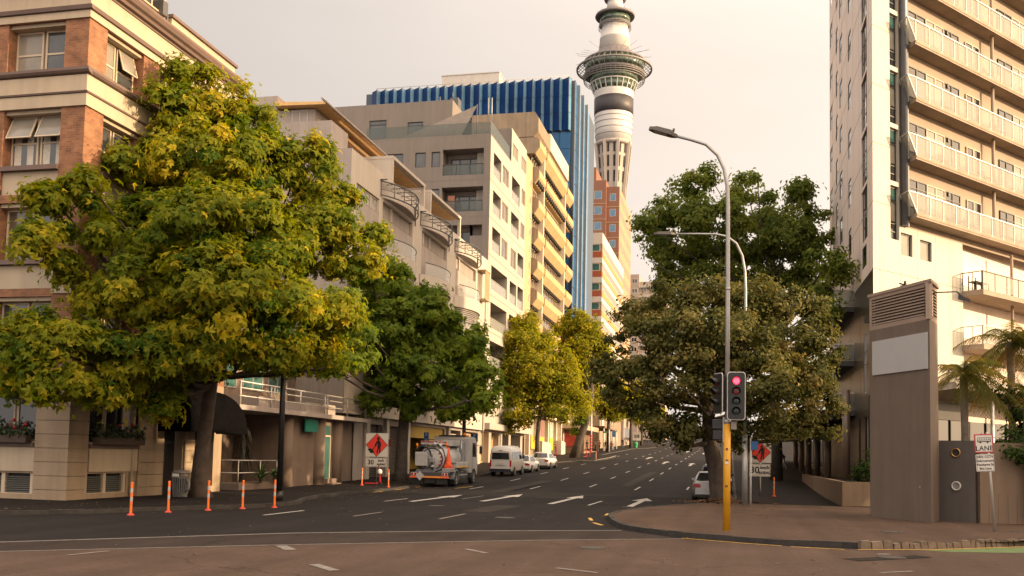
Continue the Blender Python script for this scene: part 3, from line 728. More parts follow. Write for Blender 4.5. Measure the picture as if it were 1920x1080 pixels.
def arc(a, b, bulge, n=14):
    """plan points (x=Y, y outward negative) of a curved balcony"""
    return [(a+(b-a)*i/n, -bulge*math.sin(math.pi*i/n)**.8-.04) for i in range(n+1)]
for bi, (a, b) in enumerate(bays):
    for i, f in enumerate(flo[:3]):
        P = arc(a-.35, b+.35, 1.1)
        m = MB(FM(S2)); m.sm = True
        for (xa, ya), (xb, yb) in zip(P[:-1], P[1:]):
            m.poly([(xa, ya, f-.95), (xb, yb, f-.95), (xb, yb, f+.05), (xa, ya, f+.05)])
            m.poly([(xa, ya+.12, f+.05), (xb, yb+.12, f+.05), (xb, yb+.12, f-.95), (xa, ya+.12, f-.95)])
            m.sm = False; m.poly([(xa, ya, f+.05), (xb, yb, f+.05), (xb, max(yb+.12, -.04), f+.05), (xa, max(ya+.12, -.04), f+.05)]); m.sm = True
        m.sm = False
        m.poly([(x, y+.02, f-.9) for x, y in P][::-1]); m.poly([(x, y+.02, f-.12) for x, y in P])
        o = m.build('balcony', WHITE_R, b2, b2)
        m = MB(FM(S2)); m.sm = True
        for (xa, ya), (xb, yb) in zip(P[1:-2], P[2:-1]): m.poly([(xa, ya+.06, f+.07), (xb, yb+.06, f+.07), (xb, yb+.06, f+.98), (xa, ya+.06, f+.98)])
        m.build('balcony_glass', BAL_G, o, b2)
        m = MB(FM(S2)); m.tube([(x, y+.06, f+1.0) for x, y in P[1:-1]], .035, 6); m.build('handrail', METAL_G, o, b2)
    for i, f in enumerate(flo[:3]):     # louvre screens under each curved balcony
        m = MB(FM(S2)); P = arc(a, b, .95)
        for k in range(9):
            z = f-1.05-k*.16
            m.tube([(x, y+.05, z) for x, y in P], .05, 4)
        m.build('louvre_screen', RAIL, b2, b2)
    # curved steel trellis over the top opening
    m = MB(FM(S2)); P = arc(a-.5, b+.3, 1.15)
    for z in (19.35, 19.75, 20.3): m.tube([(x, y, z) for x, y in P], .05 if z != 19.75 else .025, 6)
    for k in range(0, len(P), 2): m.tube([(*P[k], 19.3), (*P[k], 20.3)], .03, 5)
    for k in range(2, len(P)-2, 2): m.tube([(*P[k], 20.3), (P[k][0], .0, 20.3)], .03, 5); 
    for k in range(6): m.tube([(x, y+.25*k*.0, 19.85+k*.08) for x, y in P[:5]], .014, 4)
    m.tube([(a-.6, -.02, 20.35), (a-.6, -.5, 20.35)], .05, 6); m.tube([(b+.3, -.1, 18.9), (b+.3, -.1, 20.2)], .04, 6)
    m.build('trellis', METAL_G, b2, b2)
    P = arc(a-.1, b+.1, .7); m = MB(FM(S2)); m.poly([(x, y, 19.25) for x, y in P][::-1]); m.poly([(x, y, 19.3) for x, y in P])
    for (xa, ya), (xb, yb) in zip(P[:-1], P[1:]): m.poly([(xa, ya, 19.25), (xb, yb, 19.25), (xb, yb, 19.3), (xa, ya, 19.3)])
    m.build('balcony_roof', WHITE_S, b2, b2)
# front (towards the camera): stepped terraces
f2 = MB()
f2.box(-46, FX-.03, 54.66, 88.9, 4.45, 18.0)
f2.M = None
f2.poly([(-46, 54.65, 18), (FX, 54.65, 18), (FX, 54.65, 20.9), (-46, 54.65, 20.9)]); f2.poly([(-46, 54.85, 18), (-46, 54.85, 20.9), (FX-.2, 54.85, 20.9), (FX-.2, 54.85, 18)])
f2.poly([(-46, 54.65, 20.9), (FX, 54.65, 20.9), (FX-.2, 54.85, 20.9), (-46, 54.85, 20.9)])
f2.poly([(-46, 54.66, 18.02), (FX-.03, 54.66, 18.02), (FX-.03, 88.9, 18.02), (-46, 88.9, 18.02)])
f2.poly([(FX-.25, 54.9, 18), (FX-.25, 88.9, 18), (FX-.25, 88.9, 20.9), (FX-.25, 54.9, 20.9)][::-1])
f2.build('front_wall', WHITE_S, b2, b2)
f3 = MB()
f3.box(-46, -24.55, 54.9, 55.25, 18.05, 22.85); f3.box(-24.8, -24.55, 55.26, 57.6, 18.05, 22.85)     # terrace parapet
f3.box(-46, -26.0, 55.6, 70.6, 18.05, 23.93)           # penthouse
f3.box(-46, -28.6, 55.5, 57.4, 23.94, 24.9)
f3.build('penthouse_wall', WHITE_S, b2, b2)
f4 = MB(); 
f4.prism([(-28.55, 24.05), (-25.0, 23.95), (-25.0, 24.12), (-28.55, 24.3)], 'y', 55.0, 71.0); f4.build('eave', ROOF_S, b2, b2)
f4 = MB(); f4.tube([(-24.92, 54.2, 24.02), (-24.92, 71, 24.02)], .08, 6); f4.tube([(-24.92, 66, 23.95), (-25.6, 66, 23.5), (-26.8, 66, 23.4)], .06, 6); f4.build('gutter', WHITE_S, b2, b2)
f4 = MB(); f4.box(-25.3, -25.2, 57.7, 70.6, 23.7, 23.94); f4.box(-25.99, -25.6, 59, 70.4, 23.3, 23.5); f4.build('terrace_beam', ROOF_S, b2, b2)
P2 = ((-46, 54.95), 0.0)
window(b2, P2, 46-27.6, 22.75, 1.1, 1.1, FRAME_ALU, GL_BLIND, mull=(.5,), y=.62)
window(b2, ((-26.0, 0), math.pi/2), 56.0, 22.0, 3.0, 1.4, FRAME_CREAM, GL_BLIND, mull=(.5,), y=-.05)
window(b2, ((-26.0, 0), math.pi/2), 62.2, 22.0, 5.0, 1.4, FRAME_DARK, GL_DARK, mull=(.33, .66), y=-.05)
# roof-terrace pergolas (boxy portal frames)
for ya, yb in ((62.2, 69.5), (70.9, 79.6)):
    m = MB(); zt, zb = 22.6, 20.3
    m.box(-27.5, FX-.1, ya, ya+.25, zb-2.2, zt)            # near side wall
    m.box(FX-.35, FX-.1, yb-.25, yb, zb-2.2, zt)           # far post
    m.box(-27.5, FX-.08, ya-.02, yb+.02, zt, zt+.22)          # roof
    m.build('pergola', WHITE_R, b2, b2)
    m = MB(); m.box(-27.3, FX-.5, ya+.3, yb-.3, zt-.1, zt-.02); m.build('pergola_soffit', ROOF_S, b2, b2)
m = MB(); m.box(-27.6, -27.3, 72.2, 88.5, 18.1, 20.8); m.build('terrace_wall', WHITE_S, b2, b2)
window(b2, ((-27.3, 0), math.pi/2), 76, 18.3, 4.2, 2.3, FRAME_DARK, GL_DARK, mull=(.33, .66), y=-.06)
m = MB(FM(S2)); 
for k in range(4): m.box(85.3+k*.45, 85.6+k*.45, -.75, -.7, 16.6, 19.2)
for z in (16.5, 19.2): m.box(85.2, 87.1, -.8, 0, z, z+.08)
m.build('screen_frame', mat('timber_screen', (.45, .32, .18), .6, .15, 4), b2, b2)
m = MB(FM(S2)); m.tube([(88.2, -.06, 1.5), (88.2, -.06, 18.5)], .07, 6); m.build('downpipe', WHITE_S, b2, b2)
# podium with railing
PODW = mat('podium_render', (.19, .14, .11), .8, .1, .8, streak=.18)
m = MB(); m.box(-46, -26.2, 41.2, 54.6, 0, 8.6); m.box(-26.2, FX-.25, 47.3, 54.64, 0, 3.95); m.box(-26.2, FX-.6, 54.62, 60.0, 0, 4.4); m.build('podium_wall', PODW, b2, b2)
m = MB(); m.box(-26.3, FX+.55, 41.0, 57.6, 3.96, 4.2); m.build('canopy', WHITE_S, b2, b2)
m = MB()
for z in (4.62, 5.0, 5.3): m.tube([(FX+.4, 41.2, z), (FX+.4, 57.4, z)], .035 if z < 5.2 else .045, 6)
for y in (41.3, 44.4, 44.75, 47.8, 51, 51.35, 54.3, 57.3): m.tube([(FX+.4, y, 4.2), (FX+.4, y, 5.3)], .04, 6)
m.build('railing', RAIL, b2, b2)
m = MB(); m.box(-25.9, FX+.15, 43.6, 45.3, 4.2, 4.75); m.box(-25.9, FX+.1, 49.2, 53.2, 4.2, 4.8); m.build('planter_wall', WHITE_S, b2, b2)
for y in (42.2, 45.0, 48.0, 51): window(b2, ((-26.2, 0), math.pi/2), y, 5.4, 2.3, 2.0, FRAME_ALU, GL_GREEN, mull=(.5,), y=-.05)
m = MB()
for y, r_ in ((47.6, .35), (51.6, .45), (54.2, .4)): m.tube([(FX-.25, y, 0), (FX-.25, y, 3.97)], r_, 14)
m.build('column', PODW, b2, b2)
m = MB(); m.box(FX-.32, FX-.22, 52.35, 53.3, .5, 3.6); o = m.build('entrance_door', GL_GREEN, b2, b2)
m = MB(); 
for y in (52.3, 53.27): m.box(FX-.24, FX-.18, y, y+.07, .5, 3.0)
m.box(FX-.24, FX-.18, 52.37, 53.27, 2.95, 3.03); m.build('door_frame', FRAME_CREAM, o, b2)
m = MB(); m.box(FX-.25, FX+.5, 52.2, 53.6, 0, .25); m.box(FX-.25, FX+.2, 52.2, 53.6, .25, .5); m.build('steps', PODW, b2, b2)
# ramp railing and grille at the recessed entry
m = MB(); m.box(-24.2, FX+.1, 42.0, 46.2, 0, .45); m.build('ramp', PODW, b2, b2)
m = MB()
for z in (.95, 1.55): m.tube([(FX, 42.1, z), (FX, 46.1, z)], .03, 6); m.tube([(FX, 42.1, z), (-25, 42.1, z)], .03, 6)
for y in (42.1, 44.3, 46.1): m.tube([(FX, y, .45), (FX, y, 1.55)], .03, 6)
m.build('ramp_railing', RAIL, b2, b2)
# green sign hangs from the canopy
t = thing('hanging_sign', 'plain green rectangular sign hanging under the canopy of the podium', 'sign', (FX+.1, 50.0, 3.6))
m = MB(); m.box(-.04, .04, -.9, .75, -.45, .25); m.build('panel', mat('sign_green', (.0, .17, .12), .45, .1), t)
m = MB(); m.tube([(0, -.6, .25), (0, -.6, .37)], .02, 6); m.tube([(0, .5, .25), (0, .5, .37)], .02, 6); m.build('bracket', METAL_G, t)
# ground floor: roller doors, yellow entry, number 10
gw = MB(FM(((-23.5, 0), math.pi/2)))
gh = [(60.3, 62.9, .2, 4.0, .5), (63.6, 66.9, .3, 4.0, .5), (68.6, 77.6, .4, 4.2, 2.2), (78.8, 82.5, .6, 4.2, .5), (83.4, 88.4, .6, 4.2, .6)]
gw.wall(57.6, 89, 0, 4.44, gh); gw.build('base_wall', WHITE_S, b2, b2)
gp_ = MB(FM(((-23.5, 0), math.pi/2)))
for y in (59.4, 63.1, 67.6, 78.1): gp_.box(y, y+.55, -.22, 0, 0, 4.42)
gp_.build('pilaster', WHITE_R, b2, b2)
ROLL_M = mat('roller_door', (.105, .085, .07), .6, .1, 3)
for a, b in ((60.3, 62.9), (63.6, 66.9)):
    m = MB(FM(((-23.5, 0), math.pi/2)))
    for k in range(26): 
        z = .25+k*.145; m.prism([(.45, z), (.38, z+.03), (.38, z+.11), (.45, z+.14)], 'x', a+.01, b-.01)
    m.build('roller_door', ROLL_M, b2, b2)
YEL = mat('entry_yellow', (.38, .25, .03), .7, .1)
m = MB(FM(((-23.5, 0), math.pi/2))); m.poly([(68.6, 2.2, .4), (77.6, 2.2, .4), (77.6, 2.2, 4.2), (68.6, 2.2, 4.2)]); m.box(68.65, 77.55, .15, .3, 3.3, 4.18); m.build('entry_wall', YEL, b2, b2)
m = MB(FM(((-23.5, 0), math.pi/2))); m.box(69.2, 73.6, 2.0, 2.15, .5, 3.0); o = m.build('entry_door', DARK, b2, b2)
text_mb('10', 1.25, FM(((-23.5, 0), math.pi/2)) @ Matrix.Translation((75.2, .12, 2.62)), .02).build('lettering', FRAME_DARK, b2, b2)
m = MB(FM(((-23.5, 0), math.pi/2))); m.box(73.9, 77.5, .14, .2, 2.0, 3.24); m.build('number_panel', YEL, b2, b2)
for a in (79.0, 80.8): window(b2, ((-23.5, 0), math.pi/2), a, 1.0, 1.6, 2.9, FRAME_CREAM, GL_WARM, mull=(.5,), y=.4)
m = MB(FM(((-23.5, 0), math.pi/2))); m.poly([(83.4, .6, .6), (88.4, .6, .6), (88.4, .6, 4.2), (83.4, .6, 4.2)])
m.build('garage_door', mat('garage_cream', (.42, .3, .18), .6, .08), b2, b2)
# ---------------- 3. beige apartment block
BEIGE = mat('render_beige', (.42, .375, .33), .8, .05, .35, streak=.1); BEIGE_S = mat('render_beige_shaded', (.2, .17, .15), .8, .06, .4, streak=.12); TAN = mat('render_tan', (.42, .31, .18), .8, .06, .5)  # second beige: shade of the unlit front painted as a darker render
b3 = thing('apartment_block', 'tall beige apartment block with roof-terrace glass and square balcony openings', 'building', (FX, 89.05, 0))
F3 = ((-48.0, 89.05), 0.0); S3 = ((FX, 0.0), math.pi/2)
fh = [(-27.9, -23.7, 29.5, 32.1, 1.8), (-27.9, -23.7, 25.85, 28.3, 1.8), (-24.9, -23.7, 23.4, 24.5, .9), (-27.9, -24.9, 21.4, 24.5, 1.2)]
fw_ = [(-34.1, -32.0, 30.3, 31.95), (-30.75, -29.65, 30.45, 31.95), (-29.05, -28.15, 30.4, 31.95), (-29.0, -28.15, 26.75, 28.2), (-34.1, -32, 26.8, 28.3)]
w = MB(FM(F3)); w.wall(0, 25, 12, 33.35, [(a+48, b+48, c, d, e) for a, b, c, d, e in fh]+[(a+48, b+48, c, d, .18) for a, b, c, d in fw_])
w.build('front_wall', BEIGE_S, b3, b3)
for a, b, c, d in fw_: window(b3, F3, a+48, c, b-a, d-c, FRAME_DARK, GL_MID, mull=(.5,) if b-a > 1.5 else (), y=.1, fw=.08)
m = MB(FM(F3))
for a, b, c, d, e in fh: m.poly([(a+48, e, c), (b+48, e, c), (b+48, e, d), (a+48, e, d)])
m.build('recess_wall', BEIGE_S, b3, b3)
for a, b, c, d, e in fh[:2]:
    window(b3, F3, a+48.4, c+.05, b-a-1.2, d-c-.5, FRAME_DARK, GL_MID, mull=(.3, .66), y=e-.08, fw=.1, name='balcony_door')
    m = MB(FM(F3)); m.box(a+48.05, b+47.95, .1, .13, c+.05, c+1.05); o = m.build('balustrade', BAL_G2, b3, b3)
    m = MB(FM(F3)); m.box(a+48, b+48, .07, .16, c+1.06, c+1.12)
    for k in range(4): x = a+48.02+(b-a-.1)*k/3; m.box(x, x+.06, .08, .15, c, c+1.06)
    m.build('rail', FRAME_DARK, o, b3)
window(b3, F3, 48-27.7, 21.5, 2.6, 2.6, FRAME_DARK, GL_DARK, mull=(.33, .66), y=1.1, fw=.1)
# side facade, openings at measured places (Y, z)
rec = [(90.35, 93.55, 29.8, 32.05), (90.35, 93.65, 26.0, 28.25), (90.35, 93.75, 22.3, 24.6), (90.3, 97.2, 18.4, 20.75), (90.3, 97.2, 14.6, 17.1), (98.45, 102.4, 29.6, 32.1), (98.35, 102.2, 25.9, 28.2), (101.9, 105.0, 22.1, 24.5), (102.2, 105.1, 18.4, 20.8), (102.2, 105.1, 14.6, 17.1), (90.3, 97.2, 10.8, 13.3), (98.4, 102.4, 10.8, 13.3), (98.4, 102.4, 14.6, 17.1), (98.4, 101.6, 18.4, 20.7)]
win = [(94.2, 97.0, 30.2, 32.0), (94.2, 97.0, 26.4, 28.2), (94.3, 97.0, 22.5, 24.4), (103.3, 105.3, 30.4, 32.1), (103.1, 105.2, 26.5, 28.2), (98.5, 101.2, 22.3, 24.3), (98.5, 101.2, 34.3, 35.7), (102.9, 105.5, 34.2, 35.7)]
w = MB(FM(S3)); w.wall(89.05, 105.6, 4.6, 33.35, [(a, b, c, d, 1.7) for a, b, c, d in rec]+[(a, b, c, d, .16) for a, b, c, d in win[:6]])
w.wall(97.9, 105.6, 33.35, 37.1, [(a, b, c, d, .16) for a, b, c, d in win[6:]])
w.build('side_wall', BEIGE, b3, b3)
m = MB(FM(S3))
for a, b, c, d in rec: m.poly([(a, 1.7, c), (b, 1.7, c), (b, 1.7, d), (a, 1.7, d)])
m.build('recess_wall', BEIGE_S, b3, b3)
for a, b, c, d in win: window(b3, S3, a, c, b-a, d-c, FRAME_CREAM, GL_WARM, mull=(.5,), y=.08, fw=.07)
for a, b, c, d in rec:
    window(b3, S3, a+.3, c+.05, b-a-.7, d-c-.4, FRAME_DARK, GL_DARK, mull=(.5,), y=1.62, fw=.09, name='balcony_door')
    m = MB(FM(S3)); m.box(a+.03, b-.03, .08, .11, c+.04, c+.98); o = m.build('balustrade', BAL_G, b3, b3)
    m = MB(FM(S3)); m.box(a, b, .06, .14, c+.985, c+1.03); m.build('rail', FRAME_ALU, o, b3)
# joints
m = MB(FM(S3))
for z in (10.3, 14.1, 17.75, 21.6, 25.3, 29.0): m.box(89.1, 105.55, -.012, .01, z, z+.05)
m.M = FM(F3)
for z in (17.75, 21.6, 25.3, 29.0): m.box(0, 24.95, -.012, .01, z, z+.05)
for x in (16.8, 19.98, 24.5): m.box(x, x+.05, -.014, .01, 12, 33.3)
m.build('panel_joint', BEIGE_S, b3, b3)
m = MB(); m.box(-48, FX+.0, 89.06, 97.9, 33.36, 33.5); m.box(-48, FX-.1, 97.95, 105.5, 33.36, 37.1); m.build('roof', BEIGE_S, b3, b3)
# tan strip with portholes
w = MB(FM(S3)); w.wall(105.6, 109.1, 4.6, 36.6, []); w.poly([(105.6, 0, 36.6), (109.1, 0, 36.6), (109.1, 8, 36.6), (105.6, 8, 36.6)]); w.poly([(109.1, 0, 4.6), (109.1, 8, 4.6), (109.1, 8, 36.6), (109.1, 0, 36.6)]); w.build('stair_tower', TAN, b3, b3)
for k in range(8):
    z = 34.1-1.93*k
    m = MB(); m.M = Matrix.Translation((FX, 108.3-.05, z)) @ Matrix.Rotation(math.pi/2, 4, 'Y'); m.sm = True
    m.lathe([(.36, -.02), (.36, .05), (.46, .05), (.46, -.02)], 14, close=False); o = m.build('porthole', FRAME_CREAM, b3, b3)
    m = MB(); m.M = Matrix.Translation((FX, 108.25, z)) @ Matrix.Rotation(math.pi/2, 4, 'Y'); m.lathe([(.37, .0), (.37, .03)], 14); m.build('pane', GL_BLIND, o, b3)
# roof terrace glass, penthouse
m = MB(); m.box(-36, FX-.1, 89.2, 89.23, 33.5, 34.75); m.box(FX-.13, FX-.1, 89.25, 97.8, 33.5, 34.9); m.build('terrace_glass', BAL_G2, b3, b3)
w = MB(FM(((-48, 92.0), 0))); pw = [(48-36.9, 48-35.0, 34.3, 36.6), (48-32.7, 48-31.0, 34.3, 36.2), (48-28.4, 48-24.6-1.2, 34.2, 36.3)]
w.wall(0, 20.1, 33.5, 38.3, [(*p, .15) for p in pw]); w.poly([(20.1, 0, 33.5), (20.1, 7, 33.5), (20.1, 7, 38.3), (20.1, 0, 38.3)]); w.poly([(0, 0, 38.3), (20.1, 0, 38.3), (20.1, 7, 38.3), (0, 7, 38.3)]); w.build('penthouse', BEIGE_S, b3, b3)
for a, b, c, d in pw: window(b3, ((-48, 92.0), 0), a, c, b-a, d-c, FRAME_DARK, GL_MID, mull=(.33, .66) if b-a > 2 else (), trans=(.8,), y=.07, fw=.09)
window(b3, ((-27.9, 0), math.pi/2), 93.0, 34.4, 3.2, 1.9, FRAME_CREAM, GL_WARM, mull=(.5,), y=-.05)
m = MB(); m.poly([(-33.6, 90.4, 33.7), (-26.4, 90.2, 33.8), (-24.9, 90.6, 37.0)]); m.poly([(-33.6, 90.43, 33.7), (-24.9, 90.63, 37.0), (-26.4, 90.23, 33.8)]); o = m.build('shade_sail', mat('sail_grey', (.26, .22, .19), .9), b3, b3)
m = MB(); m.tube([(-24.9, 90.62, 33.5), (-24.9, 90.62, 37.1)], .05, 6); m.build('mast', METAL_G, o, b3)
# ground floor of block 3
gw = MB(FM(((-23.6, 0), math.pi/2)))
gh = [(90, 93.2, 1.2, 4.4, .6), (94.2, 97.4, 1.2, 4.4, .6), (99, 102, 1.4, 5.2, 1.0), (103, 108, 1.5, 5.2, 1.0)]
gw.wall(89.05, 109.1, 1.0, 4.59, [h for h in gh if h[3] < 4.5]+[(a, b, c, 4.4, e) for a, b, c, d, e in gh[2:]]); gw.build('base_wall', BEIGE, b3, b3)
m = MB(FM(((-23.6, 0), math.pi/2))); m.poly([(90, .6, 1.2), (97.4, .6, 1.2), (97.4, .6, 4.4), (90, .6, 4.4)]); m.build('garage_door', mat('garage_tan', (.45, .3, .16), .6, .08), b3, b3)
m = MB(FM(((-23.6, 0), math.pi/2))); m.poly([(99, 1.0, 1.2), (108, 1.0, 1.2), (108, 1.0, 5.2), (99, 1.0, 5.2)]); m.build('shopfront', GL_DARK, b3, b3)
m = MB(); m.box(-24.4, FX+.5, 89.1, 108.9, 4.6, 5.2); m.build('ledge', BEIGE, b3, b3)
# ---------------- 4. brutalist office with bulging spandrels
OCH = mat('concrete_ochre', (.46, .33, .17), .8, .1, .6, streak=.15); OCH_D = mat('concrete_brown', (.26, .2, .14), .85, .15, .6, streak=.2); FIN = mat('fin_white', (.55, .47, .38), .7, .1)
b4 = thing('office_block', 'ochre concrete office block with bulging spandrel bands and narrow window strips', 'building', (FX, 109.2, 0))
m = MB(); m.box(-50, FX-.55, 109.9, 134.4, 2, 41.2); m.build('core_wall', OCH_D, b4, b4)
zs = [39.9-3.62*k for k in range(9)]
for k, zt in enumerate(zs):
    for (ya, yb) in ((109.6, 113.6), (114.3, 128.9), (129.6, 134.6)):
        big = k == 0
        prof = [(-.5, zt), (.35, zt), (.75, zt-.35), (.75, zt-1.15), (.2, zt-1.95), (-.5, zt-2.0)]
        s = MB(); s.prism([(FX+x, z) for x, z in prof], 'y', ya, yb); s.mi = 1; n_ = max(3, int((yb-ya)/1.0))
        for j in range(n_):
            y = ya+(yb-ya)*(j+.2)/n_; s.box(FX+.28, FX+.62, y, y+(yb-ya)/n_*.6, zt-1.86, zt-1.3) if k in (1, ) else s.box(FX-.2, FX+.1, y, y+(yb-ya)/n_*.62, zt-2.22, zt-1.96)
        s.build('spandrel', [OCH, DARK], b4, b4)
        wz = zt-3.5
        window(b4, S3, ya+.3, wz, yb-ya-.6, 1.42, FIN, GL_WARM, mull=tuple((i+1)/max(2, int((yb-ya)/1.2)) for i in range(max(2, int((yb-ya)/1.2))-1)), y=.32, fw=.09, name='window_strip')
    s = MB(); s.prism([(-50, zt), (FX+.35, zt), (FX+.75, zt-.35), (FX+.75, zt-1.15), (FX+.2, zt-1.95), (-50, zt-2.0)], 'y', 109.25, 109.6); s.build('spandrel_end', OCH_D, b4, b4)
s = MB()
for y in (113.6, 128.9): s.box(FX-.4, FX+.5, y+.1, y+.6, 4, 40.2)
s.build('fin', FIN, b4, b4)
s = MB(); s.prism([(-50, 43.0), (FX+.1, 43.0), (FX+.55, 42.3), (FX+.55, 40.6), (FX, 40.0), (-50, 40.0)], 'y', 109.3, 117.0); s.box(-45, FX-.1, 117.1, 134.5, 40.0, 41.5); s.build('parapet', OCH_D, b4, b4)
s = MB(); s.box(FX-.5, FX+.2, 119, 133, 41.4, 43.6); s.build('roof_screen', FIN, b4, b4)
# ---------------- 5. blue glass tower
def blue_glass(name, c, rough=.08):
    m = glass_mat(name, c, rough, .28, .3, .25); return m
BL_D = blue_glass('glass_navy', (.004, .03, .13)); BL_M = blue_glass('glass_blue', (.02, .1, .24)); BL_L = blue_glass('glass_pale_blue', (.12, .25, .38)); MULL = mat('mullion_blue', (.05, .07, .1), .4, .1)
b5 = thing('glass_tower', 'dark blue glass office tower with pleated facade under a white roof plant room', 'building', (FX, 139.0, 0))
nb = 23; xw0, xw1 = -55.4, -23.6; bw = (xw1-xw0)/nb
dk = MB(); lt = MB(); ed = MB()
for i in range(nb):       # pleats: wide dark facet, narrow pale facet
    x0 = xw0+i*bw; xa = x0+bw*.8; x1 = x0+bw
    yv, yr = 138.2, 139.0
    for j in range(3):
        z0, z1 = 50.9+j*2.65, 50.9+(j+1)*2.65-.06
        dk.poly([(x0, yr, z0), (xa, yv, z0), (xa, yv, z1), (x0, yr, z1)])
        lt.poly([(xa, yv, z0), (x1, yr, z0), (x1, yr, z1), (xa, yv, z1)])
    ed.poly([(x0, yr, 58.86), (xa, yv, 58.86), (x1, yr, 58.86)]); 
    ed.poly([(x0, yr, 50.85), (x1, yr, 50.85), (xa, yv, 50.85)])
    ed.tube([(xa, yv, 50.85), (xa, yv, 58.95)], .06, 4)
dk.build('pleat_dark', BL_D, b5, b5); lt.build('pleat_pale', BL_L, b5, b5)
ed.box(xw0, xw1, 139.0, 139.3, 50.7, 58.9)
for j in (1, 2): ed.box(xw0, xw1, 138.95, 139.0, 50.9+j*2.65-.06, 50.9+j*2.65)
ed.build('pleat_edge', MULL, b5, b5)
m = MB(); m.box(-56.5, -23.05, 139.35, 160, 20, 58.7); m.build('core', MULL, b5, b5)
fl = MB()
for j in range(13):
    z1 = 50.75-j*2.6; 
    for i in range(15):
        x1 = -23.6-i*1.75; fl.box(x1-1.7, x1, 138.98, 139.03, z1-2.54, z1)
fl.build('front_glazing', BL_M, b5, b5)
sg = [MB(), MB()]; sm_ = MB()
for i in range(7):
    y0 = 139.0+i*2.05; off = .0 if i % 2 == 0 else .35
    for j in range(15):
        z1 = 58.4-j*2.6
        sg[i % 2].poly([(FX+off, y0, z1-2.52), (FX+.1+off*.4, y0+1.98, z1-2.52), (FX+.1+off*.4, y0+1.98, z1), (FX+off, y0, z1)])
    sm_.box(FX-.1, FX+.04+off, y0-.05, y0, 20, 58.6)
sg[0].build('side_glazing', BL_M, b5, b5); sg[1].build('side_glazing_pale', BL_L, b5, b5)
sm_.build('mullion', mat('mullion_silver', (.2, .19, .18), .4, .1, metal=.3), b5, b5)
m = MB(); m.box(-46.2, -36.6, 146, 158, 58.8, 63.6); m.box(-46.3, -36.5, 145.9, 158.1, 63.6, 63.75); m.build('plant_room', mat('plant_white', (.5, .46, .42), .7, .08), b5, b5)
m = MB()
for y in (144.0, 146.5): 
    for k in range(4): m.tube([(-36.2+.0, 147+k*.01, 59.5+k), (-35.2, 147, 59.5+k)], .04, 4)
m.tube([(-35.2, 147, 59), (-35.2, 147, 63)], .05, 5); m.tube([(-36.0, 147, 59), (-36.0, 147, 63)], .05, 5)
m.tube([(-55, 139.6, 59.6), (-24, 139.6, 59.6)], .04, 5)
for k in range(9): m.tube([(-54.5+k*3.7, 139.6, 58.7), (-54.5+k*3.7, 139.6, 59.6)], .035, 5)
m.build('roof_ladder', RAIL, b5, b5)
# ---------------- 6. red and white banded office
RW = mat('spandrel_white', (.55, .49, .44), .7, .08); RR = mat('spandrel_red', (.32, .075, .03), .7, .1); RO = mat('band_orange', (.5, .25, .08), .7, .08)
b6 = thing('banded_office', 'low office building with red and white spandrel bands and window strips', 'building', (FX, 172.0, 0))
m = MB(); m.box(-48, FX-.05, 172.05, 206.4, 3, 43.0); m.build('core', OCH_D, b6, b6)
wb = MB(); rb = MB(); ob = MB()
wb.box(-48, FX+.03, 171.95, 206.5, 41.1, 43.15)
for k in range(8):
    z = 41.1-k*3.58
    rb.box(-48, FX-.05, 171.9, 172.02, z-2.55, z-1.42)
    ob.box(FX-.04, FX+.06, 172.3, 206.4, z-2.45, z-1.5)
    wb.box(-48, FX+.04, 171.86, 206.5, z-3.58, z-2.56)
    window(b6, ((-48, 171.98), 0), 1, z-1.42, 23.6, 1.4, FRAME_CREAM, GL_GREEN, mull=tuple(i/16 for i in range(1, 16)), y=-.04, fw=.12, name='window_strip')
    window(b6, S3, 172.4, z-1.42, 33.6, 1.4, FRAME_CREAM, GL_BLIND, mull=tuple(i/22 for i in range(1, 22)), y=-.02, fw=.14, name='window_strip')
wb.build('white_band', RW, b6, b6); rb.build('red_band', RR, b6, b6); ob.build('orange_band', RO, b6, b6)
m = MB(); m.prism([(-27.5, 43.2), (-24.5, 43.2), (-26.5, 45.2), (-27.5, 46.0)], 'y', 176, 190); m.build('roof_gable', mat('roof_maroon', (.2, .03, .03), .7), b6, b6)
# ---------------- 7. red brick tower
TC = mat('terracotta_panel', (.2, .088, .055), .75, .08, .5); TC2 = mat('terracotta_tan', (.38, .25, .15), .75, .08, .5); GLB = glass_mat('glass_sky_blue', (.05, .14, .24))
b7 = thing('terracotta_tower', 'terracotta office tower with square blue windows below the observation tower', 'building', (-26, 223, 0))
m = MB(); m.box(-29.0, -26, 223.0, 250, 5, 66.3); m.build('corner_wall', TC, b7, b7)
m = MB(); m.box(-48, -29.0, 222.0, 249.9, 5, 67.7); m.box(-33.6, -31.7, 224, 240, 67.7, 71.5); m.build('main_wall', TC, b7, b7)
m = MB(); m.box(-26, -25.9, 223.05, 250, 5, 66.25); m.build('sunny_wall', TC2, b7, b7)  # sunlight on this side painted as a lighter tan sheet
m = MB()
for k in range(17):
    z = 63.2-k*3.72
    m.box(-48, -29, 221.93, 222, z-1.2, z-1.05); m.box(-29, -25.95, 222.93, 223, z-1.8, z-1.65)
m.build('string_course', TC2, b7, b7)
for k in range(9):
    z = 63.0-k*3.72+.2
    for x in (-31.8, -34.2, -36.6): window(b7, ((-48, 222), 0), x+48, z, 1.75, 1.95, FRAME_CREAM, GLB, y=-.03, dep=.05, fw=.06)
    window(b7, ((-48, 223), 0), 48-28.2, z-.3, 1.4, 1.75, FRAME_CREAM, GLB, y=-.03, dep=.05, fw=.06)
    for j in range(8): window(b7, ((-25.9, 0), math.pi/2), 224.2+j*3.25, z-.3, 1.7, 1.8, FRAME_CREAM, GL_WARM, y=-.03, dep=.05, fw=.06)
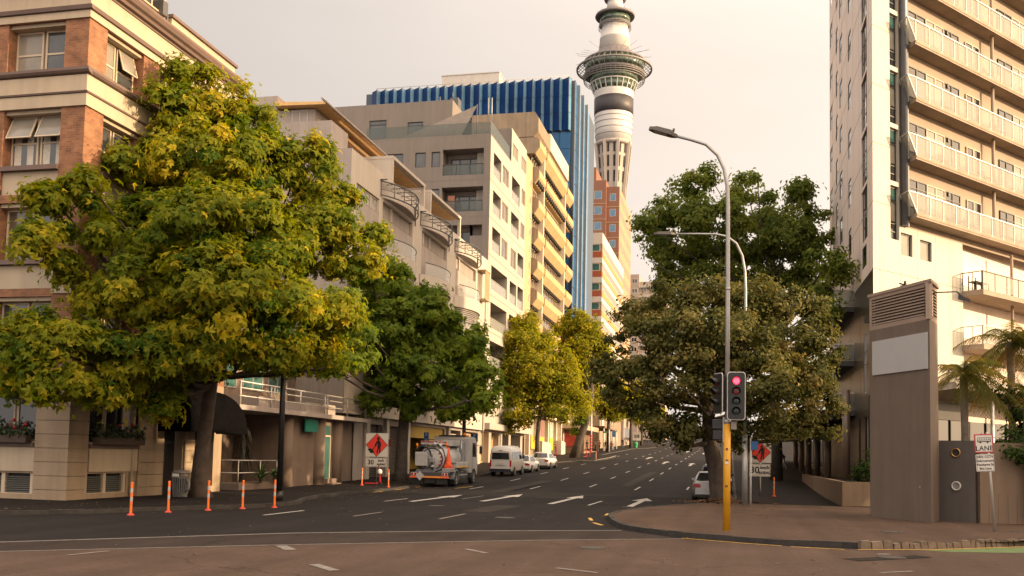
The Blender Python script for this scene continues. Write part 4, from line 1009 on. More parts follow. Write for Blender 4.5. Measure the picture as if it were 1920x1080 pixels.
# ---------------- 8. far apartment block at the end of the street
b8 = thing('far_apartments', 'small grey-brown apartment block far away at the end of the street', 'building', (-31, 330, 0))
m = MB(); m.box(-34.2, -31.2, 330, 346, 8, 65.9); m.box(-31.2, -22, 331, 346, 8, 63.4); m.build('wall', mat('render_far', (.33, .26, .21), .8, .1), b8, b8)
m = MB()
for k in range(14): m.box(-31.3, -22, 330.2, 331, 61.3-k*3.4, 62.2-k*3.4)
m.build('balcony', mat('render_far_pale', (.42, .36, .31), .8, .1), b8, b8)
for k in range(8):
    z = 63.0-k*3.4
    window(b8, ((-34.2, 330), 0), .5, z-.2, 2.0, 1.6, FRAME_CREAM, GL_DARK, mull=(.5,), y=-.03, dep=.05, fw=.15)
    for j in range(3): window(b8, ((-31.2, 331), 0), .4+j*3, z-3.2, 2.2, 2.1, FRAME_CREAM, GL_WARM, mull=(.5,), y=-.03, dep=.05, fw=.15)

for x, y, z, w_ in ((-30.5, 95, 38.3, 1.6), (-34, 96, 38.3, 2.2), (-28.8, 94, 38.3, .9)):
    m = MB(); m.bbox(x, x+w_, y, y+1.2, z, z+1.0, .03); m.tube([(x+.2, y+.3, z+1), (x+.2, y+.3, z+1.7)], .06, 6); m.build('roof_unit', METAL_G, b3, b3)
for x, z in ((23.0, 33.5), (24.2, 33.5)):
    m = MB(); m.tube([(-25+x*.0+.3*(x-23), 95.5, 37.1), (-25+.3*(x-23), 95.5, 39.6)], .05, 6); m.build('aerial', RAIL, b3, b3)
m = MB(FM(F3)); m.bbox(48-27.4, 48-26.7, .5, 1.0, 25.9, 27.6, .02); m.build('balcony_cabinet', mat('cabinet_terracotta', (.3, .12, .07), .6), b3, b3)
for bi, (a, b) in enumerate(bays):
    for i, f in enumerate(flo[:3]):
        m = MB(FM(S2)); m.tube([(a+1.5+bi, .5, f), (a+1.5+bi, .5, f+.7)], .04, 6); m.lathe([(.45, f+.7), (.45, f+.74)], 14, c=(a+1.5+bi, .5, 0)); m.build('balcony_table', RAIL, b2, b2)
# ================================================================== RIGHT SIDE OF THE STREET
PANEL = mat('cladding_pale', (.42, .39, .33), .55, .05, .4, streak=.06, spec=.5); PANEL_S = mat('cladding_pale_side', (.8, .67, .58), .55, .05, .4, streak=.08); PANEL_D = mat('cladding_dark', (.035, .027, .021), .35, .25, .6, spec=.35, streak=.2)  # light put into tones: sunlit face darkened, dim face lightened, lower face shaded
SOFF = mat('slab_concrete', (.33, .255, .19), .8, .15, .9, streak=.1); RECESS = mat('recess_render', (.36, .28, .21), .8, .08, .7)
TG = clear_mat('balustrade_frosted', (.4, .37, .32), .42, .12); PIPE = mat('pipe_blue_grey', (.13, .14, .16), .4, .1, metal=.2)
TW = thing('apartment_tower', 'pale-clad high-rise apartment tower with long glass-fronted balconies', 'building', (7.26, 52.9, 0))
CX, CY = 7.26, 52.9
RFr = ((CX, CY), R(50.0)); LFr = ((CX, 75.5), R(-90.0)); RL, TZ = 26.0, 46.0
slabs = [15.35+3.2*k for k in range(9)]
# right face: flat cladding, window strip, recess behind balconies, low cladding
holes = [(1.66, 2.5, s-1.2, s+1.75, .25) for s in slabs]+[(2.66, 3.82, 13.42, 14.65, .2), (4.59, 5.81, 13.42, 14.55, .2)]
w = MB(FM(RFr))
w.wall(0, 2.52, 5.6, TZ, holes[:9]); w.wall(2.52, 9.2, 5.6, 15.0, holes[9:])
w.poly([(9.2, 0, 5.6), (9.2, 1.2, 5.6), (9.2, 1.2, 15), (9.2, 0, 15)])
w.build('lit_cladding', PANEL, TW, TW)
w = MB(FM(RFr)); w.wall(2.52, RL, 15.0, TZ, [], y=.06); w.wall(9.2, RL, 0, 15.0, [], y=1.0); w.poly([(2.52, 0, 15), (2.52, .06, 15), (2.52, .06, TZ), (2.52, 0, TZ)]); w.build('recess_wall', RECESS, TW, TW)
jt = MB(FM(RFr)); JM = mat('joint_shadow_gap', (.2, .16, .13), .8, 0)
for s in slabs: jt.box(0, 1.66, -.006, .01, s+.55, s+.575)
for z in (12.3,): jt.box(0, 9.2, -.006, .01, z, z+.025)
for x in (.62, 2.55, 4.3, 6.2, 7.8): jt.box(x, x+.015, -.005, .01, 5.6, 15.0)
jt.build('panel_joint', JM, TW, TW)
for s in slabs[:6]:
    window(TW, RFr, 1.66, s-1.2, .84, .95, FRAME_DARK, GL_DARK, y=.16, trans=(.5,), name='slot_window'); window(TW, RFr, 1.66, s-.2, .84, 1.15, FRAME_DARK, GL_BLIND, y=.16, name='slot_window'); window(TW, RFr, 1.66, s+1.0, .84, .72, FRAME_DARK, GL_GREEN, y=.16, name='slot_window')
for h in holes[9:]: window(TW, RFr, h[0], h[2], h[1]-h[0], h[3]-h[2], FRAME_DARK, GL_BLIND, y=.12, fw=.07)
m = MB(FM(RFr)); m.tube([(2.82, -.14, 15.0), (2.82, -.14, TZ)], .2, 12); m.box(3.08, 3.2, -.2, .05, 15.0, TZ); m.build('blue_grey_column', PIPE, TW, TW)
# balconies
eY = (math.sin(R(50))*-1)
def balc(s, x0, x1, dep, wy, nx, z_r=1.05, skew=1.9, root=TW):
    """slab + glass front + slanting end; local frame of the right face"""
    x0t = x0-.5         # tip runs parallel to the street, so it leans left as it comes out
    m = MB(FM(RFr)); m.prism([(x0, wy), (x0t, -dep), (x1, -dep), (x1, wy)], 'z', s, s+.24); m.box(x0t+.02, x1, -dep-.025, -dep+.03, s+.1, s+.3)
    o = m.build('balcony_slab', SOFF, root, root)
    gls = MB(FM(RFr)); rl = MB(FM(RFr))
    n = nx; st = (x1-x0t)/n
    for i in range(n): gls.box(x0t+i*st+.03, x0t+(i+1)*st-.03, -dep-.012, -dep+.012, s+.28, s+.24+z_r)
    for i in range(n+1): rl.box(x0t+i*st-.022, x0t+i*st+.022, -dep-.03, -dep+.03, s+.2, s+.27+z_r)
    rl.box(x0t, x1, -dep-.04, -dep+.04, s+.24+z_r, s+.3+z_r)
    # slanted end panel
    A_, B_ = Vector((x0, -.05, s+.28)), Vector((x0t, -dep, s+.28)); sh = Vector((-.8, 0, z_r-.04)); 
    gls.poly([A_, B_, B_+sh, A_+sh]); 
    for P, Q in ((A_, A_+sh), (B_, B_+sh), (A_+sh, B_+sh), (B_+sh, B_+Vector((0, 0, z_r)))): rl.bar(P, Q, .05)
    gls.poly([B_, B_+Vector((0, 0, z_r)), B_+sh])
    gls.build('balcony_glass', TG, o, root); rl.build('balcony_rail', RAIL, o, root)
for k, s in enumerate(slabs[:7]):
    balc(s, 3.3, RL, .85, .05, 17)
    if k > 4: continue
    xs = 3.5
    while xs < 20:
        for j, (wd, gm) in enumerate(((.85, GL_DARK), (.95, GL_DARK), (.95, GL_BLIND), (.95, GL_BLIND), (.85, GL_DARK), (.85, GL_DARK))):
            window(TW, RFr, xs, s+.3, wd, 2.15, FRAME_CREAM if j in (2, 3) else FRAME_DARK, gm, y=-.03, trans=(.78,), fw=.05, name='balcony_door'); xs += wd+.02
        xs += .75
        window(TW, RFr, xs, s+.9, .8, 1.5, FRAME_CREAM, GL_DARK, y=-.03, fw=.05); window(TW, RFr, xs+.84, s+.9, .8, 1.5, FRAME_CREAM, GL_DARK, y=-.03, fw=.05); xs += 4.0
    m = MB(FM(RFr))
    for x in (12.1, 20.5): m.tube([(x, -.45, s+.24), (x, -.45, s+3.2)], .1, 10)
    m.build('balcony_column', SOFF, TW, TW)
    m = MB(FM(RFr)); m.box(7.6, 7.75, -.06, .05, s+2.2, s+2.45); m.build('wall_light', FRAME_DARK, TW, TW)
for s, x0 in ((11.85, 9.0), (8.7, 9.0), (5.65, 8.6)):
    m = MB(FM(RFr)); m.box(x0, RL, -1.3, .99, s, s+.3); o = m.build('balcony_slab', SOFF, TW, TW)
    gls = MB(FM(RFr)); rl = MB(FM(RFr))
    for i in range(12): gls.box(x0+.05+i*1.42, x0+1.4+i*1.42, -1.27, -1.25, s+.36, s+1.3); rl.box(x0+i*1.42, x0+.05+i*1.42, -1.28, -1.24, s+.3, s+1.33)
    rl.box(x0, RL, -1.3, -1.22, s+1.33, s+1.38); rl.box(x0, x0+.05, -1.22, .9, s+1.33, s+1.38)
    for q in range(4): rl.box(x0, x0+.04, -1.22+q*.55, -1.18+q*.55, s+.3, s+1.33)
    gls.build('balcony_glass', TG, o, TW); rl.build('balcony_rail', FRAME_ALU if s < 11 else FRAME_DARK, o, TW)
    for x, gm in ((9.4, GL_BLIND), (11.4, GL_DARK), (12.5, GL_BLIND), (13.6, GL_DARK), (16.5, GL_BLIND), (17.6, GL_DARK)): window(TW, RFr, x, s+.35, 1.0, 2.2, FRAME_CREAM, gm, y=.92, fw=.06, name='balcony_door')
    m = MB(FM(RFr)); m.tube([(14.3, -.4, s+.3), (14.3, -.4, s+3.15)], .09, 10); m.build('balcony_column', SOFF, TW, TW)
# left (street) face: local x runs towards the camera, 0 at Y=75.5
lw = MB(FM(LFr)); lh = []
colsY = [(55.0, 57.4, 'tall'), (62.2, 63.7, .5), (67.0, 68.7, -.75), (69.8, 71.1, .9), (73.4, 75.0, -.2)]
for ya, yb, kd in colsY:
    if kd == 'tall': lh += [(75.5-yb, 75.5-ya, s-.85, s+2.15, .1) for s in slabs]+[(75.5-57.2, 75.5-55.4, 13.0, 14.2, .1)]
    else: lh += [(75.5-yb, 75.5-ya, s+kd-.85, s+kd+.9, .06) for s in slabs]
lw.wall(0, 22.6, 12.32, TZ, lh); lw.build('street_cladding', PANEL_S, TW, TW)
for h in lh:
    if h[3] > 36: continue
    tall = h[1]-h[0] > 1.5 and h[3]-h[2] > 2
    window(TW, LFr, h[0], h[2], h[1]-h[0], h[3]-h[2], FRAME_DARK, GL_MID if tall else GL_DARK, y=.07 if tall else .015, dep=.04, mull=(.33, .66) if tall else (), trans=(.3, .65) if tall else (.5,), fw=.06)
jt = MB(FM(LFr))
for s in slabs: jt.box(0, 22.6, -.006, .01, s+.55, s+.575)
for x in (2, 5.1, 8.2, 11.3, 14.3, 17.2, 21.2): jt.box(x, x+.015, -.005, .01, 12.32, TZ)
jt.build('panel_joint', JM, TW, TW)
for i, (x, z) in enumerate(((6.9, 20.6),)):       # opened hopper windows
    m = MB(FM(LFr)); m.prism([(0, z+1), (-.35, z), (-.31, z), (0, z+.94)], 'x', x, x+.65); m.build('open_sash', FRAME_DARK, TW, TW)
# lower street face: tree shade and dark reflections painted in as dark cladding
lh2 = [(75.5-56.6, 75.5-55.5, 5.9, 9.3, .2), (75.5-56.6, 75.5-55.5, 8.9+.6, 11.0, .2), (75.5-58.9, 75.5-58.0, 1.6, 4.6, .2), (75.5-56.2, 75.5-55.0, 1.6, 4.6, .2)]
m = MB(FM(LFr)); m.wall(0, 22.6, 0, 12.31, [lh2[0], lh2[2], lh2[3]]); m.build('shaded_cladding', PANEL_D, TW, TW)
window(TW, LFr, lh2[0][0], 5.9, 1.1, 3.4, FRAME_ALU, GL_DARK, y=.02, mull=(.5,), trans=(.5,), fw=.07); window(TW, LFr, lh2[2][0], 1.6, .9, 3, FRAME_ALU, GL_DARK, y=.1); window(TW, LFr, lh2[3][0], 1.6, 1.2, 3, FRAME_ALU, GL_DARK, y=.1)
m = MB(FM(LFr)); 
for x in (3.5, 8.1, 12.8, 17.5): m.box(x, x+.02, -.006, .01, 0, 11.29)
for z in (4.9, 8.2): m.box(0, 22.6, -.006, .01, z, z+.03)
m.build('lower_joint', FRAME_DARK, TW, TW)
for zb in (11.2, 7.9, 4.9):        # small street balconies
    m = MB(FM(LFr)); m.box(3.0, 14.6, -1.15, 0, zb, zb+.32); o = m.build('balcony_slab', mat('slab_dark', (.05, .045, .04), .6), TW, TW)
    m = MB(FM(LFr)); m.box(3.05, 14.55, -1.12, -1.1, zb+.36, zb+1.3); m.box(14.5, 14.53, -1.1, 0, zb+.36, zb+1.3); m.build('balcony_glass', BAL_G2, o, TW)
    m = MB(FM(LFr)); m.box(3, 14.6, -1.14, -1.08, zb+1.32, zb+1.38); m.box(14.5, 14.56, -1.14, 0, zb+1.32, zb+1.38)
    for x in (3, 5.9, 8.8, 11.7, 14.5): m.box(x, x+.06, -1.14, -1.08, zb+.3, zb+1.35)
    m.tube([(12.5, -1.0, zb), (12.5, -1.0, zb+3.4)], .05, 6)
    m.build('balcony_rail', RAIL, o, TW)
# body of the tower
m = MB(); ex, ey = math.sin(R(40)), math.cos(R(40)); C2 = (CX+RL*ex, CY+RL*ey)
ins = .9
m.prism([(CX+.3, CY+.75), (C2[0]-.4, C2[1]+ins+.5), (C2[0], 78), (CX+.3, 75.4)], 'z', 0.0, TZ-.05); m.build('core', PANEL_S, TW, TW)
m = MB(); m.prism([(CX, CY), C2, (C2[0]+1, 78), (CX, 75.5)], 'z', TZ, TZ+.3); m.build('roof', SOFF, TW, TW)
# podium shopfront and canopy below the lit face
m = MB(FM(RFr)); m.box(3.0, RL, .2, .3, .2, 4.6); m.build('shopfront', glass_mat('glass_shopfront', (.012, .01, .01), .05, 1.0), TW, TW)
m = MB(FM(RFr)); 
for x in (4.5, 6.2, 7.9, 9.8, 12, 14.5, 17): m.box(x, x+.12, .12, .2, .2, 4.6)
m.build('shopfront_mullion', FRAME_DARK, TW, TW)
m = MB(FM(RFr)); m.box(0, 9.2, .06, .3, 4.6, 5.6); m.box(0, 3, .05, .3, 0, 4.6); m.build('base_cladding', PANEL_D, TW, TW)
m = MB(FM(RFr)); m.prism([(.3, 5.6), (-3.2, 5.95), (-3.3, 6.15), (-3.2, 6.3), (.3, 6.05)], 'x', 2.2, 20.0); m.build('canopy', mat('canopy_pale', (.4, .34, .28), .7, .1), TW, TW)
for x in (6.6, 11.5, 16):
    m = MB(FM(RFr)); m.tube([(x, -2.9, 0), (x, -2.9, 5.95)], .1, 10); m.build('canopy_post', FRAME_ALU, TW, TW)
# ---------------- ventilation pylon
PY = mat('pylon_taupe', (.155, .115, .09), .7, .08, .8, streak=.16, bump=.15, bscale=60)
pv = thing('vent_pylon', 'tall taupe rendered pylon with louvred top and blank white panel', 'pylon', (4.91, 36.77, .13))
A = Vector((4.91, 36.77)); B = Vector((6.4, 33.84)); dv = (B-A).normalized(); sv = Vector((.35, .94)).normalized()*1.5
P4 = [A, B, B+sv, A+sv]
m = MB(); m.prism([tuple(p) for p in P4], 'z', .12, 6.85); m.build('shaft', PY, pv, pv)
PFr = ((A.x, A.y), math.atan2(dv.y, dv.x)); PSr = ((B.x, B.y), math.atan2(sv.y, sv.x))
LV = mat('louvre_taupe', (.3, .22, .17), .6, .08)
for fr, ln in ((PFr, 3.29), (PSr, 1.5)):
    m = MB(FM(fr)); m.box(0 if fr is PFr else .0, ln, 0, .12, 6.85, 7.0); m.box(0, ln, 0, .12, 7.95, 8.08); m.box(0, .12, -.001, .12, 7.0, 7.95); m.box(ln-.12, ln, -.001, .12, 7.0, 7.95)
    o = m.build('louvre_frame', LV, pv, pv)
    m = MB(FM(fr)); n = 9
    for i in range(n):
        z = 7.02+i*.104; m.prism([(.02, z), (.1, z+.085), (.1, z+.1), (.005, z+.03), (.005, z)], 'x', .12, ln-.12)
    m.build('louvre_blades', LV, o, pv)
    m = MB(FM(fr)); m.box(.1, ln-.1, .14, .16, 6.95, 8.0); m.build('louvre_back', DARK, o, pv)
m = MB(); ctr = sum(P4, Vector((0, 0)))/4; m.prism([tuple(ctr+(p-ctr)*1.06) for p in P4], 'z', 8.08, 8.18); m.build('cap', LV, pv, pv)
m = MB(FM(PFr)); m.box(.22, 3.2, -.05, -.001, 5.2, 6.42); m.build('blank_panel', mat('panel_white', (.42, .41, .4), .6, .03), pv, pv)
m = MB(FM(PFr))
for x, z in ((.2, .2), (3.1, .2), (.2, 1.08), (3.1, 1.08)): m.box(.24+x*.92, .27+x*.92, -.056, -.05, 5.2+z, 5.23+z)
m.box(2.72, 2.76, -.01, 0, 1.25, 1.31); m.build('fixing', FRAME_ALU, pv, pv)
for fr, x, ang, lab in ((PSr, .5, 0, 'r'), (PFr, -.02, 0, 'l')):
    m = MB(FM(fr))
    if lab == 'r': m.tube([(x, 0, 7.75), (x, -.1, 7.8), (x+.15, -.75, 7.8), (x+.2, -.85, 7.7)], .025, 6); m.prism([(-.8, 7.72), (-1.15, 7.5), (-1.12, 7.44), (-.78, 7.56)], 'x', x+.1, x+.34)
    else: m.tube([(.1, .3, 7.5), (-.25, .4, 7.65), (-.4, .4, 7.5)], .025, 6); m.prism([(.3, 7.5), (.3, 7.25), (.52, 7.25), (.52, 7.5)], 'x', -.75, -.4)
    m.build('flood_light', FRAME_DARK, pv, pv)
m = MB(FM(PFr)); m.box(1.35, 1.65, .3, .5, 8.18, 8.3); m.tube([(1.5, .4, 8.3), (1.2, .4, 8.42)], .03, 6); m.tube([(1.5, .4, 8.3), (1.5, .4, 8.45)], .05, 6); m.build('roof_camera', FRAME_DARK, pv, pv)
# ---------------- walls beside the pylon
GREYW = mat('wall_dark_grey', (.078, .065, .058), .75, .1, .9, streak=.2, bump=.15, bscale=60); TANW = mat('wall_tan', (.2, .135, .09), .75, .08, .8, streak=.12)
t = thing('boundary_wall', 'dark grey wall with two round openings beside the pylon', 'wall', (6.95, 35.2, .1))
GFr = ((6.93, 35.27), math.atan2(-.55, .98))
m = MB(FM(GFr)); m.box(0, 1.16, 0, .25, .1, 2.86); m.build('wall_face', GREYW, t, t)
for z, mm, dk_ in ((2.45, mat('brass_ring', (.4, .24, .09), .35, .1, metal=.8), DARK), (1.33, mat('ring_pale', (.5, .47, .43), .5), mat('disc_grey', (.2, .19, .19), .6))):
    m = MB(FM(GFr) @ Matrix.Translation((.56, 0, z)) @ Matrix.Rotation(math.pi/2, 4, 'X')); m.sm = True
    m.lathe([(.115, -.01), (.115, .05), (.155, .05), (.155, -.01)], 20, close=False); o = m.build('ring', mm, t, t)
    m = MB(FM(GFr) @ Matrix.Translation((.56, 0, z)) @ Matrix.Rotation(math.pi/2, 4, 'X')); m.lathe([(.116, .0), (.116, .012)], 20); m.build('opening', dk_, o, t)
t = thing('boundary_wall', 'tan rendered wall behind the bus lane sign with planting hanging over it', 'wall', (8.1, 34.6, .1))
TFr = ((8.07, 34.63), math.atan2(.2, 1.0))
m = MB(FM(TFr)); m.box(0, 1.75, 0, .25, .1, 2.8); m.box(1.75, 8, .1, .35, .1, 2.7); m.build('wall_face', TANW, t, t)
m = MB(FM(TFr)); 
for x in (.28, .58, .9, 1.2): m.box(x, x+.012, -.004, .01, .12, 1.1)
m.build('board_joint', GREYW, t, t)
t = thing('gate_post', 'dark grey square post ending the tan wall', 'post', (9.6, 34.7, .1)); m = MB(); m.bbox(9.45, 9.75, 34.45, 34.8, .1, 3.9, .02); m.box(9.42, 9.78, 34.42, 34.83, 3.9, 3.98); m.build('post_body', GREYW, t, t)
# planter wall along the footpath, columns and low canopy
t = thing('planter_wall', 'long low tan planter wall edging the shaded footpath under the tower', 'wall', (4.8, 44.6, .1))
m = MB(); m.prism([(4.8, 44.6), (7.2, 46.2), (7.2, 46.5), (5.05, 45.05), (5.3, 72), (5.0, 72)], 'z', .05, 1.2); m.build('wall_face', mat('planter_render', (.17, .115, .075), .8, .08, .8, streak=.15), t, t)
m = MB(); m.prism([(5.05, 45.1), (7.2, 46.5), (7.2, 72), (5.3, 72)], 'z', .05, 1.05); m.build('soil', mat('soil_dark', (.03, .022, .016), .9, .3, 5), t, t)
t = thing('colonnade', 'dark canopy on columns over the shaded footpath beside the tower', 'canopy', (5.2, 60, .2))
m = MB(); m.box(2.6, 7.1, 62, 118, 4.7, 5.3); m.build('roof_slab', mat('canopy_dark', (.03, .026, .024), .6, .15), t, t)
COLM = mat('column_brown', (.13, .085, .06), .4, .1, spec=.6)
for y, x in ((57.5, 6.4), (66, 6.2), (74, 6.2), (82, 6.2), (90, 6.2), (98, 6.2)):
    m = MB(); m.tube([(x, y, .1), (x, y, 6.2 if y < 60 else gz(y)+4.3)], .22, 14); m.build('column', COLM, t, t)
t = thing('street_building', 'low dark shop building behind the colonnade', 'building', (8, 76, .5))
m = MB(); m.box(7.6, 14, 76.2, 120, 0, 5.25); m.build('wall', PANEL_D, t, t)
for k in range(6): window(t, ((7.58, 120), R(-90)), 2+k*7, gz(118-k*7)+.5, 5, 2.6, FRAME_ALU, GL_DARK, mull=(.5,), y=-.03)
# invented block across the side street (out of view; added to shade the corner)
t = thing('added_shade_block', 'unseen office block with window bands, added across the cross street to shade the corner', 'building', (44, 5, 0))
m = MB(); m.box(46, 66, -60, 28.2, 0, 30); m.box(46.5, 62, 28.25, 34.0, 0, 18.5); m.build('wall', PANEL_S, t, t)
for k in range(7):
    for j in range(6): window(t, ((46, 28.2), R(-90)), 3+j*14, 3+k*3.8, 9, 1.8, FRAME_DARK, GL_DARK, mull=(.25, .5, .75), y=-.04)

rg = random.Random(77)
for k, s in enumerate(slabs[:4]):
    for q in range(3):
        x = rg.uniform(4.5, 18); y = -.45
        m = MB(FM(RFr)); m.box(x, x+.45, y-.2, y+.2, s+.62, s+.66); m.box(x, x+.04, y-.2, y-.16, s+.24, s+.62); m.box(x+.41, x+.45, y-.2, y-.16, s+.24, s+.62); m.box(x, x+.04, y+.16, y+.2, s+.24, s+1.1); m.box(x+.41, x+.45, y+.16, y+.2, s+.24, s+1.1); m.box(x+.04, x+.41, y+.165, y+.195, s+.8, s+1.1)
        m.build('deck_chair', FRAME_DARK if q else RAIL, TW, TW)
for x in (9.4, 10.2):
    m = MB(FM(RFr)); m.box(x, x+.7, -.7, -.2, 12.7, 12.75); m.box(x, x+.05, -.7, -.65, 12.15, 12.7); m.box(x+.65, x+.7, -.25, -.2, 12.15, 12.7); m.box(x+.65, x+.7, -.7, -.65, 12.15, 12.7); m.box(x, x+.05, -.25, -.2, 12.15, 13.1); m.build('deck_table', FRAME_DARK, TW, TW)
# ================================================================== observation tower
ST = thing('observation_tower', 'tall slender concrete observation tower with ringed pods rising over the roofs', 'tower', (-65.6, 530, 11))
TCN = mat('tower_concrete', (.42, .36, .31), .8, .1, .15, streak=.12); TWH = mat('tower_white_panel', (.56, .53, .5), .55, .06, .2); TDK = mat('tower_dark_band', (.045, .04, .045), .5, .3, .3)
TGG = glass_mat('tower_glass_green', (.07, .1, .07), .08, .9, .8, .3); TST = mat('tower_steel', (.2, .18, .17), .5, .1); TRM = mat('tower_rim_grey', (.16, .14, .14), .6, .15)
cxy = (-65.6, 530)
def lt_(name, prof, m_, par=ST, n=48, sm=True, close=True):
    m = MB(Matrix.Translation((cxy[0], cxy[1], 0))); m.sm = sm; m.lathe(prof, n, close=close); return m.build(name, m_, par, ST)
# legs / shaft: octagonal with ribs and slot windows
m = MB(Matrix.Translation((cxy[0], cxy[1], 0)) @ Matrix.Rotation(math.pi/8, 4, 'Z')); m.lathe([(5.6, 11), (5.7, 120), (6.9, 152), (9.6, 179)], 8); m.build('shaft', TCN, ST, ST)
m = MB()
for k in range(8):
    a = math.pi/8+k*math.pi/4
    P = [Vector((cxy[0]+math.cos(a)*r_, cxy[1]+math.sin(a)*r_, z)) for r_, z in ((7.0, 11), (6.4, 120), (7.4, 152), (10.2, 179))]
    for p, q in zip(P[:-1], P[1:]): m.bar(p, q, 1.5, 1.5)
m.build('rib', TCN, ST, ST)
m = MB()
for k in range(8):
    a = k*math.pi/4; ca, sa = math.cos(a), math.sin(a)
    for z in (156, 164.5, 172.5):
        for s_ in (-1.7, 1.7):
            r0_ = 6.9+(z-152)*.1*.93+.12; r1_ = r0_+.62
            r0_ *= .945; r1_ *= .945
            f = lambda r_, t, zz: (cxy[0]+ca*r_-sa*t, cxy[1]+sa*r_+ca*t, zz)
            m.poly([f(r0_, s_-.55, z), f(r0_, s_+.55, z), f(r1_, s_+.55, z+6.2), f(r1_, s_-.55, z+6.2)])
m.build('slot_window', DARK, ST, ST)
lt_('pod_base', [(9.4, 177.5), (10.3, 178.2), (10.3, 179.4), (9.9, 179.5)], TCN)
lt_('pod_shell', [(9.95, 179.5), (10.35, 187), (10.8, 196), (10.95, 203), (11.0, 207), (11.4, 208.6)], TWH)
m = MB(Matrix.Translation((cxy[0], cxy[1], 0)))
for z, r_ in ((183, 10.2), (186.6, 10.4), (190, 10.55), (193, 10.7)): m.lathe([(r_-.3, z), (r_+.12, z+.05), (r_+.12, z+.35), (r_-.3, z+.4)], 48, close=False)
m.build('pod_groove', TRM, ST, ST)
lt_('dark_band', [(10.6, 195.4), (11.02, 195.5), (11.12, 204.6), (10.8, 204.7)], TDK)
lt_('lower_window_ring', [(11.4, 208.6), (13.2, 213.0)], TGG)
m = MB()
for k in range(24):
    a = 2*math.pi*k/24; f = lambda r_, z: Vector((cxy[0]+math.cos(a)*r_, cxy[1]+math.sin(a)*r_, z)); m.bar(f(11.45, 208.6), f(13.3, 213.0), .5)
m.build('lower_mullion', TWH, ST, ST)
lt_('lower_rim', [(13.1, 212.9), (13.6, 213.0), (13.6, 213.5), (13.0, 213.6)], TWH)
lt_('middle_glass', [(13.1, 213.6), (13.9, 218.0)], TGG)
lt_('gallery_ring', [(13.5, 217.4), (16.6, 218.3), (17.1, 218.6), (17.1, 219.6), (16.5, 219.9)], TRM)
m = MB(Matrix.Translation((cxy[0], cxy[1], 0)))
for z, r_ in ((215.2, 17.0), (216.4, 17.3), (217.5, 17.4)): m.lathe([(r_, z), (r_+.2, z), (r_+.2, z+.3), (r_, z+.3)], 48, close=False)
for k in range(40):
    a = 2*math.pi*k/40; m.bar((math.cos(a)*17.1, math.sin(a)*17.1, 215.2), (math.cos(a)*17.3, math.sin(a)*17.3, 218.6), .2)
m.build('gallery_rail', TST, ST, ST)
lt_('observation_glass', [(16.4, 219.9), (17.0, 225.6)], TGG)
lt_('upper_roof', [(17.2, 225.6), (17.6, 225.8), (17.4, 226.6), (12.0, 229.5), (9.2, 233.0), (8.8, 234)], TRM)
m = MB(Matrix.Translation((cxy[0], cxy[1], 0))); m.sm = True
m.lathe([(20.6, 221.6), (21.4, 221.4), (21.6, 222.4), (20.8, 222.7), (20.6, 221.6)], 60, close=False); m.sm = False
for k in range(36):
    a = 2*math.pi*k/36; m.bar((math.cos(a)*16.8, math.sin(a)*16.8, 226.0), (math.cos(a)*20.9, math.sin(a)*20.9, 222.2), .35); m.bar((math.cos(a)*16.9, math.sin(a)*16.9, 219.0), (math.cos(a)*20.9, math.sin(a)*20.9, 221.8), .25)
m.build('halo_ring', TST, ST, ST)
m = MB()
for k in range(26):
    a = 2*math.pi*k/26+.07; L2 = 20.5+3*((k*7) % 5)/5
    m.tube([(cxy[0]+math.cos(a)*10, cxy[1]+math.sin(a)*10, 229.8), (cxy[0]+math.cos(a)*L2, cxy[1]+math.sin(a)*L2, 228.5+((k*3) % 4))], .09, 4)
m.build('antenna_rod', TST, ST, ST)
lt_('upper_shaft', [(9.0, 233.6), (8.3, 239.5), (8.45, 239.6), (8.45, 240.2), (8.25, 240.3), (7.4, 247.5)], TWH)
lt_('sky_gallery', [(7.4, 247.2), (9.0, 247.8), (9.0, 248.6), (8.4, 249)], TRM)
lt_('sky_glass', [(8.4, 249), (8.9, 253.0)], TGG)
lt_('sky_rim', [(8.9, 252.9), (11.0, 252.6), (11.3, 253.2), (11.0, 254.0), (6.0, 256.6), (4.8, 257.2)], TRM)
m = MB(Matrix.Translation((cxy[0], cxy[1], 0)))
for z in (246, 247): m.lathe([(9.1, z), (9.25, z), (9.25, z+.25), (9.1, z+.25)], 40, close=False)
for k in range(28): a = 2*math.pi*k/28; m.bar((math.cos(a)*9.1, math.sin(a)*9.1, 246), (math.cos(a)*9.0, math.sin(a)*9.0, 248.2), .15)
for k in range(14): a = 2*math.pi*k/14; m.tube([(math.cos(a)*10.3, math.sin(a)*10.3, 254), (math.cos(a)*10.3, math.sin(a)*10.3, 255.6)], .1, 4)
m.build('sky_rail', TST, ST, ST)
lt_('neck', [(4.9, 256.8), (4.3, 263)], TWH)
lt_('top_disc', [(4.3, 262.4), (6.0, 262.6), (6.3, 263.3), (6.0, 264.2), (3.6, 265.5)], TRM)
lt_('mast', [(3.4, 265), (3.2, 282), (1.6, 283), (1.3, 310), (.5, 311), (.4, 330)], TWH, n=20)
